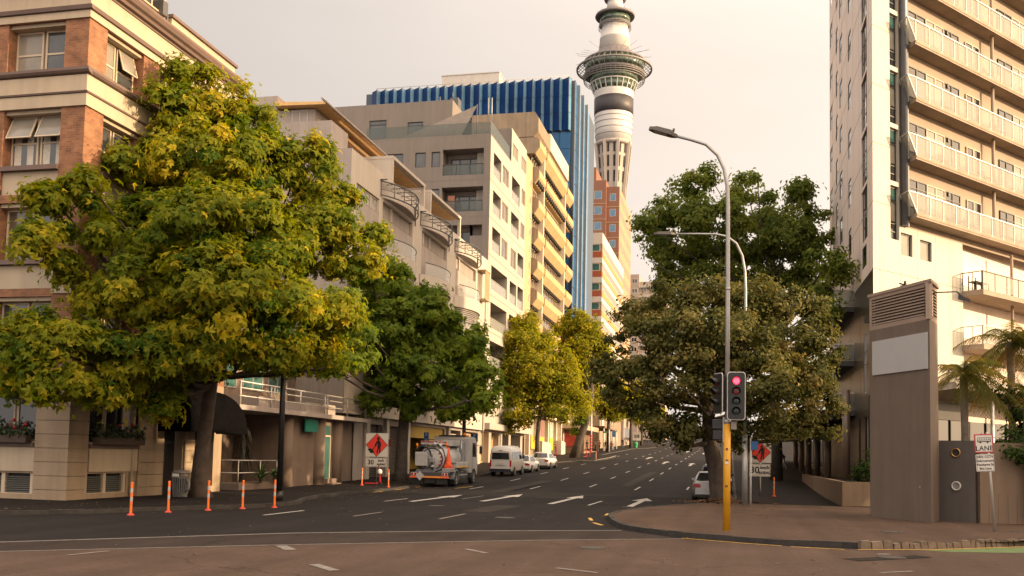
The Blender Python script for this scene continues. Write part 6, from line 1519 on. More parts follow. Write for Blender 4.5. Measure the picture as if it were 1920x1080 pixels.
# --- second lamp further back
t = thing('street_lamp', 'slim grey street lamp further back, long straight arm over the road', 'street lamp', (.6, 43.2, .13))
m = MB(); m.tube([(.6, 43.2, .1), (.6, 43.2, 3.2)], .13, 10); m.build('lower_pole', GALV, t, t)
m = MB(); m.tube([(.6, 43.2, 3.2), (.6, 43.2, 9.6), (.57, 43.2, 10.4), (.45, 43.2, 11.1), (.2, 43.2, 11.65), (-.2, 43.2, 11.98), (-.7, 43.2, 12.1), (-1.5, 43.2, 12.14), (-2.55, 43.2, 12.17)], [.08, .065, .06, .058, .055, .05, .046, .042, .038], 10); m.build('upper_pole', GALV, t, t)
lamp_head(-2.5, 43.2, 12.17, .95, R(2), t)
t = thing('sign_pole', 'thin white pole carrying a small blue sign beside the second street lamp', 'pole', (.85, 43.2, .13))
m = MB(); m.tube([(.85, 43.2, .1), (.85, 43.2, 3.05)], .04, 8); m.build('pole', mat('pole_white', (.5, .48, .45), .5), t, t); m = MB(); m.box(.86, 1.16, 43.13, 43.15, 2.52, 2.9); m.build('blue_panel', BLUE, t, t)
# --- black pole by the big tree, grey poles further
t = thing('black_pole', 'tall black pole at the kerb between the big tree and the green sign', 'pole', (-16.95, 34.25, .13)); m = MB(); m.tube([(-16.95, 34.25, .1), (-16.95, 34.25, .5)], .15, 10); m.build('base', BLK, t, t); m = MB(); m.tube([(-16.95, 34.25, .5), (-16.95, 34.25, 7.5)], [.115, .1], 10); m.build('shaft', BLK, t, t)
# --- traffic signals
def signal(label, x, y, zc, ang, n, lit=None, h=None, w=.49, loc_r=.115):
    """target board with n aspects; local -y is the facing direction"""
    h = h or .24+n*.272
    M = Matrix.Translation((x, y, zc)) @ Matrix.Rotation(ang, 4, 'Z')
    t = thing('traffic_signal', label, 'traffic light', (x, y, zc))
    def rr(w_, h_, r_, k=5):
        out = []
        for cx_, cz_, a0 in ((w_/2-r_, h_/2-r_, 0), (-w_/2+r_, h_/2-r_, 90), (-w_/2+r_, -h_/2+r_, 180), (w_/2-r_, -h_/2+r_, 270)):
            for i in range(k+1): a = R(a0+90*i/k); out.append((cx_+r_*math.cos(a), cz_+r_*math.sin(a)))
        return out
    m = MB(M); m.prism(rr(w, h, .09), 'y', .012, .03); m.build('board_border', mat('signal_border', (.55, .52, .5), .5), t, t)
    m = MB(M); m.prism(rr(w-.045, h-.045, .075), 'y', -.006, .011); o = m.build('target_board', BLK, t, t)
    z0 = h/2-.25
    m = MB(M); m.box(-.13, .13, .031, .17, -h/2+.06, h/2-.08); m.build('lantern_housing', BLK, t, t)
    for i in range(n):
        z = z0-i*.272
        Mi = M @ Matrix.Translation((0, -.006, z)) @ Matrix.Rotation(math.pi/2, 4, 'X')
        lm = LENS_ON if lit == i else (LENS_R, LENS_R if n == 4 else LENS_Y, LENS_G, LENS_G)[i]
        m = MB(Mi); m.lathe([(.1, 0), (.1, .008), (.07, .022), (.01, .026)], 22); q = m.build('lens', lm, t, t)
        if lit == i:
            m = MB(Mi)
            for k in range(40):
                rr_, a = .082*math.sqrt((k+.5)/40), k*2.399; c_ = (rr_*math.cos(a), rr_*math.sin(a), .026); m.ball(c_, .0085, 6, 4)
            m.build('led', LENS_HOT, q, t)
        m = MB(Mi); m.sm = True; a0, a1 = R(-35), R(215)
        K = 18
        for k in range(K):
            t0, t1 = a0+(a1-a0)*k/K, a0+(a1-a0)*(k+1)/K
            f = lambda a, r_, l: (r_*math.cos(a), r_*math.sin(a), l)
            L0, L1 = .06+.17*math.sin(max(0, min(math.pi, (t0-a0)/(a1-a0)*math.pi))), .06+.17*math.sin(max(0, min(math.pi, (t1-a0)/(a1-a0)*math.pi)))
            m.poly([f(t0, .112, 0), f(t1, .112, 0), f(t1, .112, L1), f(t0, .112, L0)]); m.poly([f(t0, .104, 0), f(t0, .104, L0), f(t1, .104, L1), f(t1, .104, 0)])
            m.poly([f(t0, .112, L0), f(t1, .112, L1), f(t1, .104, L1), f(t0, .104, L0)])
        m.build('visor', BLK if lit != i else BLK, t, t)
    return t, M
signal('four-lens traffic light facing the camera with its top red lamp lit', .14, 26.6, 3.77, 0, 4, 0, h=1.31)
signal('unlit three-lens traffic light turned sideways with dark hooded lenses', -.36, 26.72, 3.84, R(-60), 3, None, h=1.12)
t = thing('signal_bracket', 'small dark pedestrian lantern and grey boxes clamped under the traffic lights', 'signal box', (-.25, 26.8, 2.9))
m = MB(); m.bbox(-.5, -.22, 26.85, 27.1, 2.87, 3.14, .02); m.bbox(-.48, -.22, 26.85, 27.1, 2.58, 2.84, .02); m.build('lantern', BLK, t, t)
m = MB(); m.box(-.215, -.17, 26.78, 26.84, 2.5, 3.2); m.box(-.17, -.1, 26.79, 26.82, 2.6, 2.66); m.box(-.17, -.1, 26.79, 26.82, 3.0, 3.06); m.build('clamp', GALV, t, t); m = MB(); m.bbox(.0, .15, 26.72, 26.86, 2.86, 3.08, .01); m.build('junction_box', mat('box_grey', (.22, .19, .17), .5), t, t)
# --- road works signs
def worker(mb, s):
    """digging-figure pictogram in x-z, unit ~1 wide, on plane y"""
    y = -.012
    def P(pts): mb.poly([(a*s, y, b*s) for a, b in pts])
    P([(.06+.075*math.cos(R(a)), .30+.075*math.sin(R(a))) for a in range(0, 360, 30)])
    P([(-.02, .2), (.08, .235), (.17, .16), (.2, .0), (.17, -.1), (.02, -.08), (.03, .03)])
    P([(.02, -.07), (.17, -.1), (.17, -.36), (.1, -.36), (.1, -.12)]); P([(.02, -.07), (.1, -.1), (.045, -.36), (-.03, -.36), (.02, -.16)])
    P([(-.01, .19), (.04, .1), (-.09, -.03), (-.13, .0)])
    P([(-.03, .03), (.0, .0), (-.21, -.22), (-.24, -.19)])
    P([(-.42, -.22), (-.33, -.16), (-.2, -.2), (-.12, -.34), (-.3, -.37)]); P([(-.46, -.19), (-.3, -.13), (-.34, -.21), (-.42, -.23)])
def works_sign(label, x, y, g_, w, zt, zb, flag=False):
    t = thing('road_works_sign', label, 'road sign', (x, y, g_)); M = Matrix.Translation((x, y, 0))
    m = MB(M); m.tube([(0, .06, g_), (0, .06, zt-.1)], .04, 8); m.build('post', GALV, t, t)
    hw = w/2; zc = zt-hw
    m = MB(M); m.bbox(-hw, hw, -.01, .02, zt-w, zt, .008); o = m.build('upper_board', WHT, t, t)
    m = MB(M); q = hw*.985
    m.poly([(0, -.0125, zc+q), (-q, -.0125, zc), (0, -.0125, zc-q), (q, -.0125, zc)]); m.build('diamond_border', SBLK, o, t)
    m = MB(M); q = hw*.93; m.poly([(0, -.015, zc+q), (-q, -.015, zc), (0, -.015, zc-q), (q, -.015, zc)]); m.build('diamond', S_RED, o, t)
    m = MB(M @ Matrix.Translation((.02, -.006, zc-.01))); worker(m, w*.92); m.build('worker_pictogram', SBLK, o, t)
    m = MB(M); m.box(-hw, hw, -.0112, -.0105, zt-.012, zt-.004); m.box(-hw, hw, -.0112, -.0105, zt-w+.004, zt-w+.012); m.box(-hw+.004, -hw+.012, -.0114, -.0107, zt-w, zt); m.box(hw-.012, hw-.004, -.0114, -.0107, zt-w, zt); m.build('border_line', SBLK, o, t)
    h2 = zt-w-.05-zb
    m = MB(M); m.bbox(-hw, hw*.9, -.01, .02, zb, zb+h2, .008); o = m.build('lower_board', WHT, t, t)
    z2 = zb+h2/2
    m = text_mb('30', h2*.72, M @ Matrix.Translation((-hw*.5, -.013, z2)), .002, bold=.009)
    text_mb('km/h', h2*.34, M @ Matrix.Translation((hw*.42, -.013, z2+h2*.2)), .002, m, bold=.007); text_mb('AHEAD', h2*.29, M @ Matrix.Translation((hw*.42, -.013, z2-h2*.2)), .002, m, bold=.007)
    m.build('lettering', SBLK, o, t)
    m = MB(M); b0, b1_ = -hw+.02, hw*.9-.02
    for a in ((b0, b1_, zb+.02, zb+.035), (b0, b1_, zb+h2-.035, zb+h2-.02)): m.box(a[0], a[1], -.0115, -.0104, a[2], a[3])
    m.box(b0, b0+.014, -.0117, -.0106, zb+.036, zb+h2-.036); m.box(b1_-.014, b1_, -.0117, -.0106, zb+.036, zb+h2-.036); m.build('border_line', SBLK, o, t)
    if flag: m = MB(M); m.box(hw+.02, hw+.22, .0, .02, zc-.1, zc+.35); m.box(hw-.05, hw+.03, .02, .035, zc+.1, zc+.14); m.build('side_reflector', mat('reflector_maroon', (.09, .015, .012), .5), t, t)
works_sign('road works sign with red diamond and 30 km/h plate on the left footpath', -20.53, 54.0, .17, 1.42, 3.24, 1.22, True)
works_sign('road works sign with red diamond and 30 km/h plate under the corner tree', 1.53, 52.8, .15, 1.13, 3.08, 1.22)
# --- bus lane sign
t = thing('bus_lane_sign', 'bus lane sign with camera enforcement plate on a leaning grey pole', 'road sign', (7.43, 30.25, .13))
m = MB(); m.tube([(7.43, 30.25, .1), (7.25, 30.25, 3.0)], .036, 8); m.build('post', mat('pole_pale', (.42, .39, .36), .45, .1, metal=.3), t, t)
M = Matrix.Translation((7.29, 30.2, 0)) @ Matrix.Rotation(R(-3), 4, 'Y') @ Matrix.Rotation(R(8), 4, 'Z')
m = MB(M); m.bbox(-.265, .265, -.01, .01, 2.40, 2.95, .01); o = m.build('lane_board', mat('sign_red_edge', (.42, .06, .07), .5), t, t)
m = MB(M); m.box(-.225, .225, -.014, -.0101, 2.44, 2.91); m.build('lane_face', WHT, o, t)
m = text_mb('LANE', .19, M @ Matrix.Translation((0, -.016, 2.53)), .002, bold=.003, spacing=1.08)
m.M = M; y = -.0165
def outline(x0, x1, z0, z1, w): m.box(x0, x1, y, y+.002, z0, z0+w); m.box(x0, x1, y, y+.002, z1-w, z1); m.box(x0, x0+w, y, y+.002, z0, z1); m.box(x1-w, x1, y, y+.002, z0, z1)
outline(-.185, .195, 2.715, 2.845, .012); m.box(-.185, .195, y-.0004, y+.0021, 2.765, 2.778); m.box(-.185, .195, y-.0004, y+.0021, 2.7155, 2.74)
for x in (-.12, -.055, .01, .075, .14): m.box(x, x+.011, y-.0002, y+.0019, 2.778, 2.833)
for x in (-.1, .1):
    m.poly([(x+.032*math.cos(a*.4), y-.001, 2.712+.032*math.sin(a*.4)) for a in range(16)])
m.build('bus_and_lettering', SBLK, o, t)
m = MB(M); m.bbox(-.255, .255, -.01, .01, 1.86, 2.36, .01); o = m.build('lower_board', WHT, t, t)
m = None
for i, s in enumerate(('24Hr CCTV', 'Enforcement', 'Fanshawe St', 'Bus Lane')): m = text_mb(s, .092, M @ Matrix.Translation((0, -.0125, 2.285-i*.112)), .0015, m, bold=.002)
m.build('lettering', SBLK, o, t)
m = MB(M); y = -.0115; outline(-.24, .24, 1.875, 2.345, .008); m.build('border_line', SBLK, o, t)
# --- flexible posts
def flex_post(x, y, lab, grp='orange flexible posts along the left kerb', proto=[]):
    z = gz(y)+(.0 if y < 33 or y > 100 else .13)
    if not proto:
        t = thing('flexible_post', lab, 'bollard', (x, y, z), 0, grp)
        m = MB(); m.lathe([(.0, .04), (.038, .04), (.038, .98), (.03, 1.0), (.0, 1.0)], 12, close=False); m.build('tube', ORANGE, t)
        m = MB(); m.lathe([(.11, 0), (.1, .03), (.06, .05), (.045, .08), (0, .09)], 14, close=False); m.build('base', FOOT, t)
        for z0 in (.42, .68):
            m = MB(); m.lathe([(.0395, z0), (.0395, z0+.13)], 12, close=False); m.build('reflective_band', REFL, t)
        proto.append(t); return t
    return dup(proto[0], (x, y, z), label=lab, group=grp)
for (x, y), lab in zip(((-17.65, 25.9), (-17.5, 27.65), (-17.0, 29.2), (-16.5, 30.6), (-15.95, 31.9)), ('orange flexible post at the left end of the row by the corner', 'second orange flexible post of the row, left of the grey bin', 'orange flexible post directly in front of the big tree trunk', 'fourth orange flexible post of the row, left of the black pole', 'orange flexible post at the right end of the row near the black pole')): flex_post(x, y, lab)
flex_post(-20.77, 52.4, 'worn orange post left of the red scooter under the road works sign'); flex_post(-18.6, 50.9, 'worn orange post right of the road works sign at the kerb')
flex_post(2.26, 53.2, 'orange flexible post standing on the right footpath by the road works sign', 'orange flexible posts on their own'); flex_post(-15.3, 111.5, 'orange flexible post on the kerb build-out up the street', 'orange flexible posts on their own')
# --- litter bin
t = thing('litter_bin', 'grey slatted litter bin with domed lid beside the big tree', 'bin', (-20.85, 33.7, .13)); BINM = mat('bin_grey', (.16, .15, .15), .55, .15, 4)
m = MB(); m.M = Matrix.Translation((-20.85, 33.7, .13))
for k in range(22):
    a = 2*math.pi*k/22; m.bar((math.cos(a)*.24, math.sin(a)*.24, .05), (math.cos(a)*.31, math.sin(a)*.31, .78), .055, .02)
m.build('slats', BINM, t, t)
m = MB(Matrix.Translation((-20.85, 33.7, .13))); m.lathe([(.21, 0), (.22, .05), (.285, .77)], 18); m.build('liner', BLK, t, t)
m = MB(Matrix.Translation((-20.85, 33.7, .13))); m.lathe([(.33, .78), (.34, .83), (.3, .84)], 22, close=False); m.lathe([(.35, .98), (.33, 1.02), (.2, 1.08), (.0, 1.1)], 22, close=False); m.lathe([(.3, .97), (.35, .98)], 22)
for k in range(4): a = math.pi/4+k*math.pi/2; m.bar((math.cos(a)*.31, math.sin(a)*.31, .82), (math.cos(a)*.31, math.sin(a)*.31, .99), .07, .03)
m.build('lid', BINM, t, t)
m = MB(Matrix.Translation((-20.85, 33.7, .13))); m.tube([(.3, -.05, .7), (.42, -.08, .6), (.42, -.08, .35), (.3, -.05, .28)], .05, 8); m.build('ashtray', BINM, t, t)
m = MB(Matrix.Translation((-20.85, 33.7, .13))); m.box(-.14, .14, -.36, -.345, .84, .95); m.build('label_plate', WHT, t, t)
# --- scooters
SC = mat('scooter_red', (.42, .014, .018), .4, .08)
def scooter(x, y, z, ang, lab, helmet=False):
    M = Matrix.Translation((x, y, z)) @ Matrix.Rotation(ang, 4, 'Z'); t = thing('kick_scooter', lab, 'scooter', (x, y, z), 0, 'red kick scooters parked on the footpath')
    m = MB(M); m.bbox(-.42, .3, -.075, .075, .1, .16, .02); m.tube([(.28, 0, .14), (.42, 0, .2), (.46, 0, .28)], .035, 8); m.build('deck', SC, t, t)
    m = MB(M); m.tube([(.5, 0, .12), (.44, 0, .45), (.36, 0, 1.12)], [.03, .04, .03], 8); m.prism([(.4, .3), (.52, .16), (.46, .6), (.41, .62)], 'y', -.05, .05); m.build('stem', SC, t, t)
    m = MB(M); m.tube([(.35, -.25, 1.15), (.36, 0, 1.12), (.35, .25, 1.15)], .018, 8); m.build('handlebar', BLK, t, t)
    for xx in (.5, -.48):
        m = MB(M @ Matrix.Translation((xx, 0, .1)) @ Matrix.Rotation(math.pi/2, 4, 'X')); m.lathe([(.06, -.025), (.1, -.022), (.1, .022), (.06, .025)], 16); m.build('wheel', BLK, t, t)
    m = MB(M); m.prism([(-.6, .12), (-.5, .215), (-.38, .2), (-.38, .18), (-.5, .195), (-.585, .1)], 'y', -.04, .04); m.build('mudguard', BLK, t, t)
    if helmet:
        h = thing('helmet', 'white helmet hanging on the red scooter under the road works sign', 'helmet', tuple(M @ Vector((.42, -.1, .82)))); m = MB(); m.lathe([(.14, -.1), (.15, 0), (.12, .09), (.05, .14), (0, .145)], 16, close=False); m.ball((0, 0, -.1), (.14, .14, .03), 12, 4); m.build('shell', WHT, h)
scooter(-20.2, 52.6, .17, R(12), 'red kick scooter standing below the left road works sign', True)
for x, y, a, lab in ((-21.5, 117.5, 20, 'red scooter left of the leaning tree trunk'), (-16.2, 112.8, 100, 'red scooter lying close to the rear of the white hatchback'), (-17.4, 116.8, 70, 'red scooter just right of the leaning tree trunk')): scooter(x, y, gz(y)+.13, R(a), lab)
# --- cones
CONE = mat('cone_orange', (.8, .1, .025), .5, .1, 5)
def cone(x, y, z, lab, s=1.0, stack=1):
    t = thing('traffic_cone', lab, 'traffic cone', (x, y, z), 0, 'orange traffic cones'); M = Matrix.Translation((x, y, z)) @ Matrix.Scale(s, 4)
    m = MB(M)
    for k in range(stack): m.bbox(-.19, .19, -.19, .19, k*.07, .05+k*.07, .015)
    zz = (stack-1)*.07; m.lathe([(.145, .05+zz*.0), (.14, .1+zz), (.03, .9+zz), (.0, .91+zz)], 18, close=False); m.build('body', CONE, t, t)
    m = MB(M); m.lathe([(.098, .4+zz), (.062, .62+zz)], 18, close=False); m.lathe([(.053, .68+zz), (.043, .74+zz)], 18, close=False); m.build('white_collar', WHT, t, t)
cone(-16.5, 55.45, 1.19, 'tall stack of orange cones riding on the rear corner of the tanker truck', 1.25, 3)
cone(-20.0, 128, gz(128)+.13, 'small orange cone behind the leaning tree by the concrete block', .9)
for k, x in enumerate((-15.9, -15.2)):
    y = 187+k*1.5; t = thing('barrier_post', ('left' if k == 0 else 'right')+' one of two red plastic posts on the far kerb', 'bollard', (x, y, gz(y)+.13), 0, 'red plastic posts on the far kerb'); m = MB(); m.lathe([(.22, 0), (.2, .1), (.12, .12), (.1, 1.1), (0, 1.15)], 12, close=False); m.build('post_body', S_RED, t, t); m = MB(); m.lathe([(.105, .6), (.103, .75)], 12, close=False); m.build('reflective_band', WHT, t, t)
# --- parking and bus signs on poles
def pole_sign(px, Y, ztop, w, h, mm, lab, base=None, post=.035, thick=.02, glyph=None, cat='road sign'):
    p = onY(px, 830, Y); x = p.x; z0 = gz(Y)+.13
    t = thing('pole_sign', lab, cat, (x, Y, z0)); m = MB(); m.tube([(x, Y+.04, z0-.03), (x, Y+.04, ztop)], post, 8); m.build('post', GALV, t, t)
    m = MB(); m.bbox(x-w/2, x+w/2, Y-.02, Y-.02+thick, ztop-h, ztop, .006); o = m.build('panel', mm, t, t)
    if glyph:
        m = MB(Matrix.Translation((x, Y-.024, ztop-h/2))); glyph(m, w, h); m.build('pictogram', WHT if mm is BLUE else SBLK, o, t)
def g_park(m, w, h):
    m.box(-w*.1, -w*.02, -.001, .001, h*.12, h*.4); m.box(-w*.02, w*.14, -.001, .001, h*.34, h*.4); m.box(-w*.02, w*.14, -.001, .001, h*.22, h*.27); m.box(w*.08, w*.14, -.001, .001, h*.27, h*.34)
    for k in range(4): m.box(-w*.34, w*.34, -.001, .001, -h*(.08+k*.09), -h*(.05+k*.09))
def g_bus(m, w, h):
    m.box(-w*.35, w*.35, -.001, .001, -h*.12, h*.0); m.box(-w*.35, w*.35, -.001, .001, h*.12, h*.2)
    for k in range(5): m.box(-w*.35+k*w*.16, -w*.31+k*w*.16, -.001, .001, 0, h*.12)
    for s in (-1, 1): m.poly([(s*w*.2+w*.07*math.cos(a*.5), -.002, -h*.13+w*.07*math.sin(a*.5)) for a in range(13)])
pole_sign(799, 66.0, 3.62, .36, .8, BLUE, 'tall narrow blue parking sign in front of the yellow entry', glyph=g_park)
pole_sign(889, 74.0, 3.75, .6, .62, BLUE, 'square blue parking sign above the tanker truck cab', glyph=g_park)
pole_sign(1151, 150, 6.4, .5, 1.0, mat('sign_pale_blue', (.08, .22, .42), .5), 'narrow pale blue sign on a pole up the street', glyph=g_park, post=.06)
pole_sign(1194, 190, 7.3, 1.5, 1.6, WHT, 'white bus stop sign far up the street', glyph=g_bus, post=.07)
p = onY(1142, 830, 149); t = thing('street_name_sign', 'small green street name blade on a pale pole', 'road sign', (p.x, 149, gz(149)+.13)); m = MB(); m.tube([(p.x, 149, gz(149)), (p.x, 149, 6.55)], .09, 8); m.build('post', mat('pole_white', (.5, .48, .45), .5), t, t); m = MB(); m.box(p.x-.85, p.x-.1, 148.9, 148.94, 6.0, 6.25); m.build('blade', mat('blade_green', (.02, .16, .08), .5), t, t)
for px, Y, zt, lab in ((1032, 131, 8.4, 'plain grey utility pole in front of the flat concrete canopy'), (1108, 141, 9.5, 'grey pole wrapped in red and white tape by the shops')):
    p = onY(px, 830, Y); t = thing('utility_pole', lab, 'pole', (p.x, Y, gz(Y)+.13)); m = MB(); m.tube([(p.x, Y, gz(Y)), (p.x, Y, zt)], .16, 10); m.build('shaft', GALV, t, t)
    if px == 1108:
        m = MB()
        for k in range(6): m.tube([(p.x, Y, gz(Y)+.3+k*.45), (p.x, Y, gz(Y)+.52+k*.45)], .175, 10)
        m.build('tape_band', S_RED, t, t)
# --- shop row on the left beyond the office block
BRN = mat('shop_brown', (.2, .125, .08), .8, .1, .6)
t = thing('shop_building', 'low brown shop building with red poster under a flat concrete canopy', 'building', (-24, 136, 2.5))
m = MB(); m.box(-45, -24.2, 135.2, 171, 2, 9.5); m.build('wall', BRN, t, t)
p0, p1 = onY(1055, 812, 135), onY(1082, 837, 135)
m = MB(); m.box(p0.x, p1.x, 135.0, 135.15, p1.z, p0.z); m.build('poster', mat('poster_red', (.45, .06, .05), .6, .3, 1.5), t, t)
m = MB(); a_, b_ = onY(1024, 793, 130), onY(1080, 803, 130); m.box(a_.x, -20.2, 129.5, 150, b_.z, a_.z); m.build('canopy', mat('canopy_concrete', (.36, .28, .2), .8, .1), t, t)
m = MB(); m.box(-24.2, -20.3, 135.2, 150, 2, 3.1); m.box(-20.5, -20.2, 149.6, 150, 2, 6); m.box(-24.2, -20.3, 135.21, 135.5, 3.0, 6.0); m.build('side_wall', BRN, t, t)
t = thing('shop_terrace', 'row of low verandah shops with posts beyond the brown shop', 'building', (-24, 152, 3))
m = MB(); m.box(-45, -24.5, 152, 171.7, 2, 11.2); m.build('wall', mat('shop_wall_grey', (.26, .21, .18), .8, .15, .8), t, t)
m = MB(); m.box(-24.5, -19.6, 152.5, 171, 6.9, 7.2); m.build('verandah', BRN, t, t)
for y in (153, 159, 165, 170.5):
    m = MB(); m.tube([(-19.8, y, gz(y)), (-19.8, y, 6.9)], .12, 8); m.build('verandah_post', WHT, t, t)
for k, mm in enumerate((GL_DARK, mat('shop_pink', (.45, .1, .16), .6, .2), GL_WARM)):
    m = MB(); m.box(-24.5, -24.4, 153+k*6, 158.4+k*6, 3.2, 6.4); m.build('shopfront', mm, t, t)
m = MB(); m.box(-20.2, -20.1, 153.0, 155.2, 7.3, 8.5); m.build('shop_sign', WHT, t, t)
m = MB()
for k in range(6): 
    for z in (7.4, 8.6, 9.8, 11): m.tube([(-20.2, 156+k*2.6, z), (-20.2, 158.6+k*2.6, z)], .035, 5)
    m.tube([(-20.2, 156+k*2.6, 7.2), (-20.2, 156+k*2.6, 11.4)], .035, 5); m.tube([(-20.2, 156+k*2.6, 7.4), (-20.2, 158.6+k*2.6, 9.8)], .025, 5)
m.build('scaffold', RAIL, t, t)
t = thing('distant_shop', 'pale low shop building at the end of the left side of the street', 'building', (-24, 208, 5))
m = MB(); m.box(-45, -22.5, 207, 221, 3, 11); m.build('wall', mat('shop_wall_pale', (.36, .28, .24), .8, .12), t, t); window(t, S3, 208, 6, 11, 3, FRAME_CREAM, GL_DARK, mull=(.25, .5, .75), y=-.55, name='shopfront', fw=.15)
# base of the ochre office: pillars, banners, planter blocks
t = b4
for y in (110.5, 116.5, 122.5, 128.5, 134.2):
    m = MB(); m.box(-23.7, -23.1, y, y+.7, 1.5, 6.9); m.build('pillar', FIN, b4, b4)
m = MB(); m.box(-24, -22.4, 109.3, 134.9, 6.9, 8.2); m.build('ground_fascia', FIN, b4, b4)
m = MB(); m.box(-24.2, -24.0, 109.5, 134.8, 1.5, 6.9); m.build('shopfront', GL_DARK, b4, b4)
BY = mat('banner_yellow', (.6, .4, .02), .6, .1); BB = mat('banner_blue', (.06, .1, .25), .6, .2); BP = mat('banner_pale', (.42, .36, .3), .6, .2, 2)
for y, c1, c2 in ((112.4, BP, BY), (118.0, mat('banner_rose', (.26, .13, .11), .6, .2), BY), (124.4, BP, BY), (130.2, BB, BY)):
    m = MB(); m.box(-23.3, -23.25, y, y+2.6, 4.6, 6.7); m.build('banner', c1, b4, b4); m = MB(); m.box(-23.3, -23.24, y, y+2.6, 3.0, 4.59); m.build('banner', c2, b4, b4)
for px, y, w_, lab in ((1012, 121, 6, 'long pale concrete planter block by the footpath left of the utility pole'), (1044, 129.5, 3.2, 'short pale concrete block the dark-clad person leans on')):
    p = onY(px, 840, y); t = thing('concrete_block', lab, 'planter', (p.x, y, gz(y)+.1)); m = MB(); m.prism([(y-w_/2, gz(y)), (y+w_/2, gz(y)), (y+w_/2, gz(y)+1.75), (y-w_/2, gz(y)+1.95)], 'x', p.x-.9, p.x+.9); m.build('block', FIN, t, t)
p = onY(1192, 836, 187); t = thing('green_bin', 'small bright green bin on the far footpath below the bus stop sign', 'bin', (p.x, 187, gz(187)+.13)); m = MB(); m.M = Matrix.Translation((p.x, 187, gz(187)+.13)); m.lathe([(.3, 0), (.38, .75), (.4, .78), (.36, .95), (.15, 1.05), (0, 1.06)], 14, close=False); m.build('bin_body', mat('bin_green', (.01, .3, .1), .5), t, t)
# ================================================================== VEHICLES
CARW = mat('car_white', (.62, .58, .54), .25, .05, 1, spec=.6); CARS = mat('car_silver', (.4, .4, .42), .28, .06, 1, metal=.55); CARD = mat('car_dark', (.02, .02, .023), .25, .1, 1, spec=.7); TYRE = mat('tyre', (.018, .017, .017), .85, .2, 6); RIM = mat('rim_alloy', (.34, .33, .33), .35, .1, metal=.6)
TAIL = mat('tail_red', (.35, .008, .01), .2, 0, spec=.8); CGL = glass_mat('car_glass', (.015, .016, .018), .04, 1.0, .2); PLATE = mat('number_plate', (.5, .49, .47), .5); TRIM = mat('trim_black', (.02, .019, .019), .6, .1)
def wheel(par, x, y, z, r, w, side, root):
    M = Matrix.Translation((x, y, z)) @ Matrix.Rotation(math.pi/2*side, 4, 'Y')
    m = MB(M); m.sm = True; m.lathe([(r*.62, -w/2), (r*.9, -w/2), (r, -w*.38), (r, w*.38), (r*.9, w/2), (r*.62, w/2)], 24); o = m.build('wheel', TYRE, par, root)
    m = MB(M); m.lathe([(r*.64, w/2-.01), (r*.64, w/2+.006), (r*.5, w/2-.012), (r*.16, w/2+.004), (0, w/2+.008)], 24, close=False)
    for k in range(5):
        a = 2*math.pi*k/5; m.bar((0, 0, w/2+.006), (r*.6*math.cos(a), r*.6*math.sin(a), w/2+.002), r*.16, .012)
    m.build('rim', RIM, o, root)
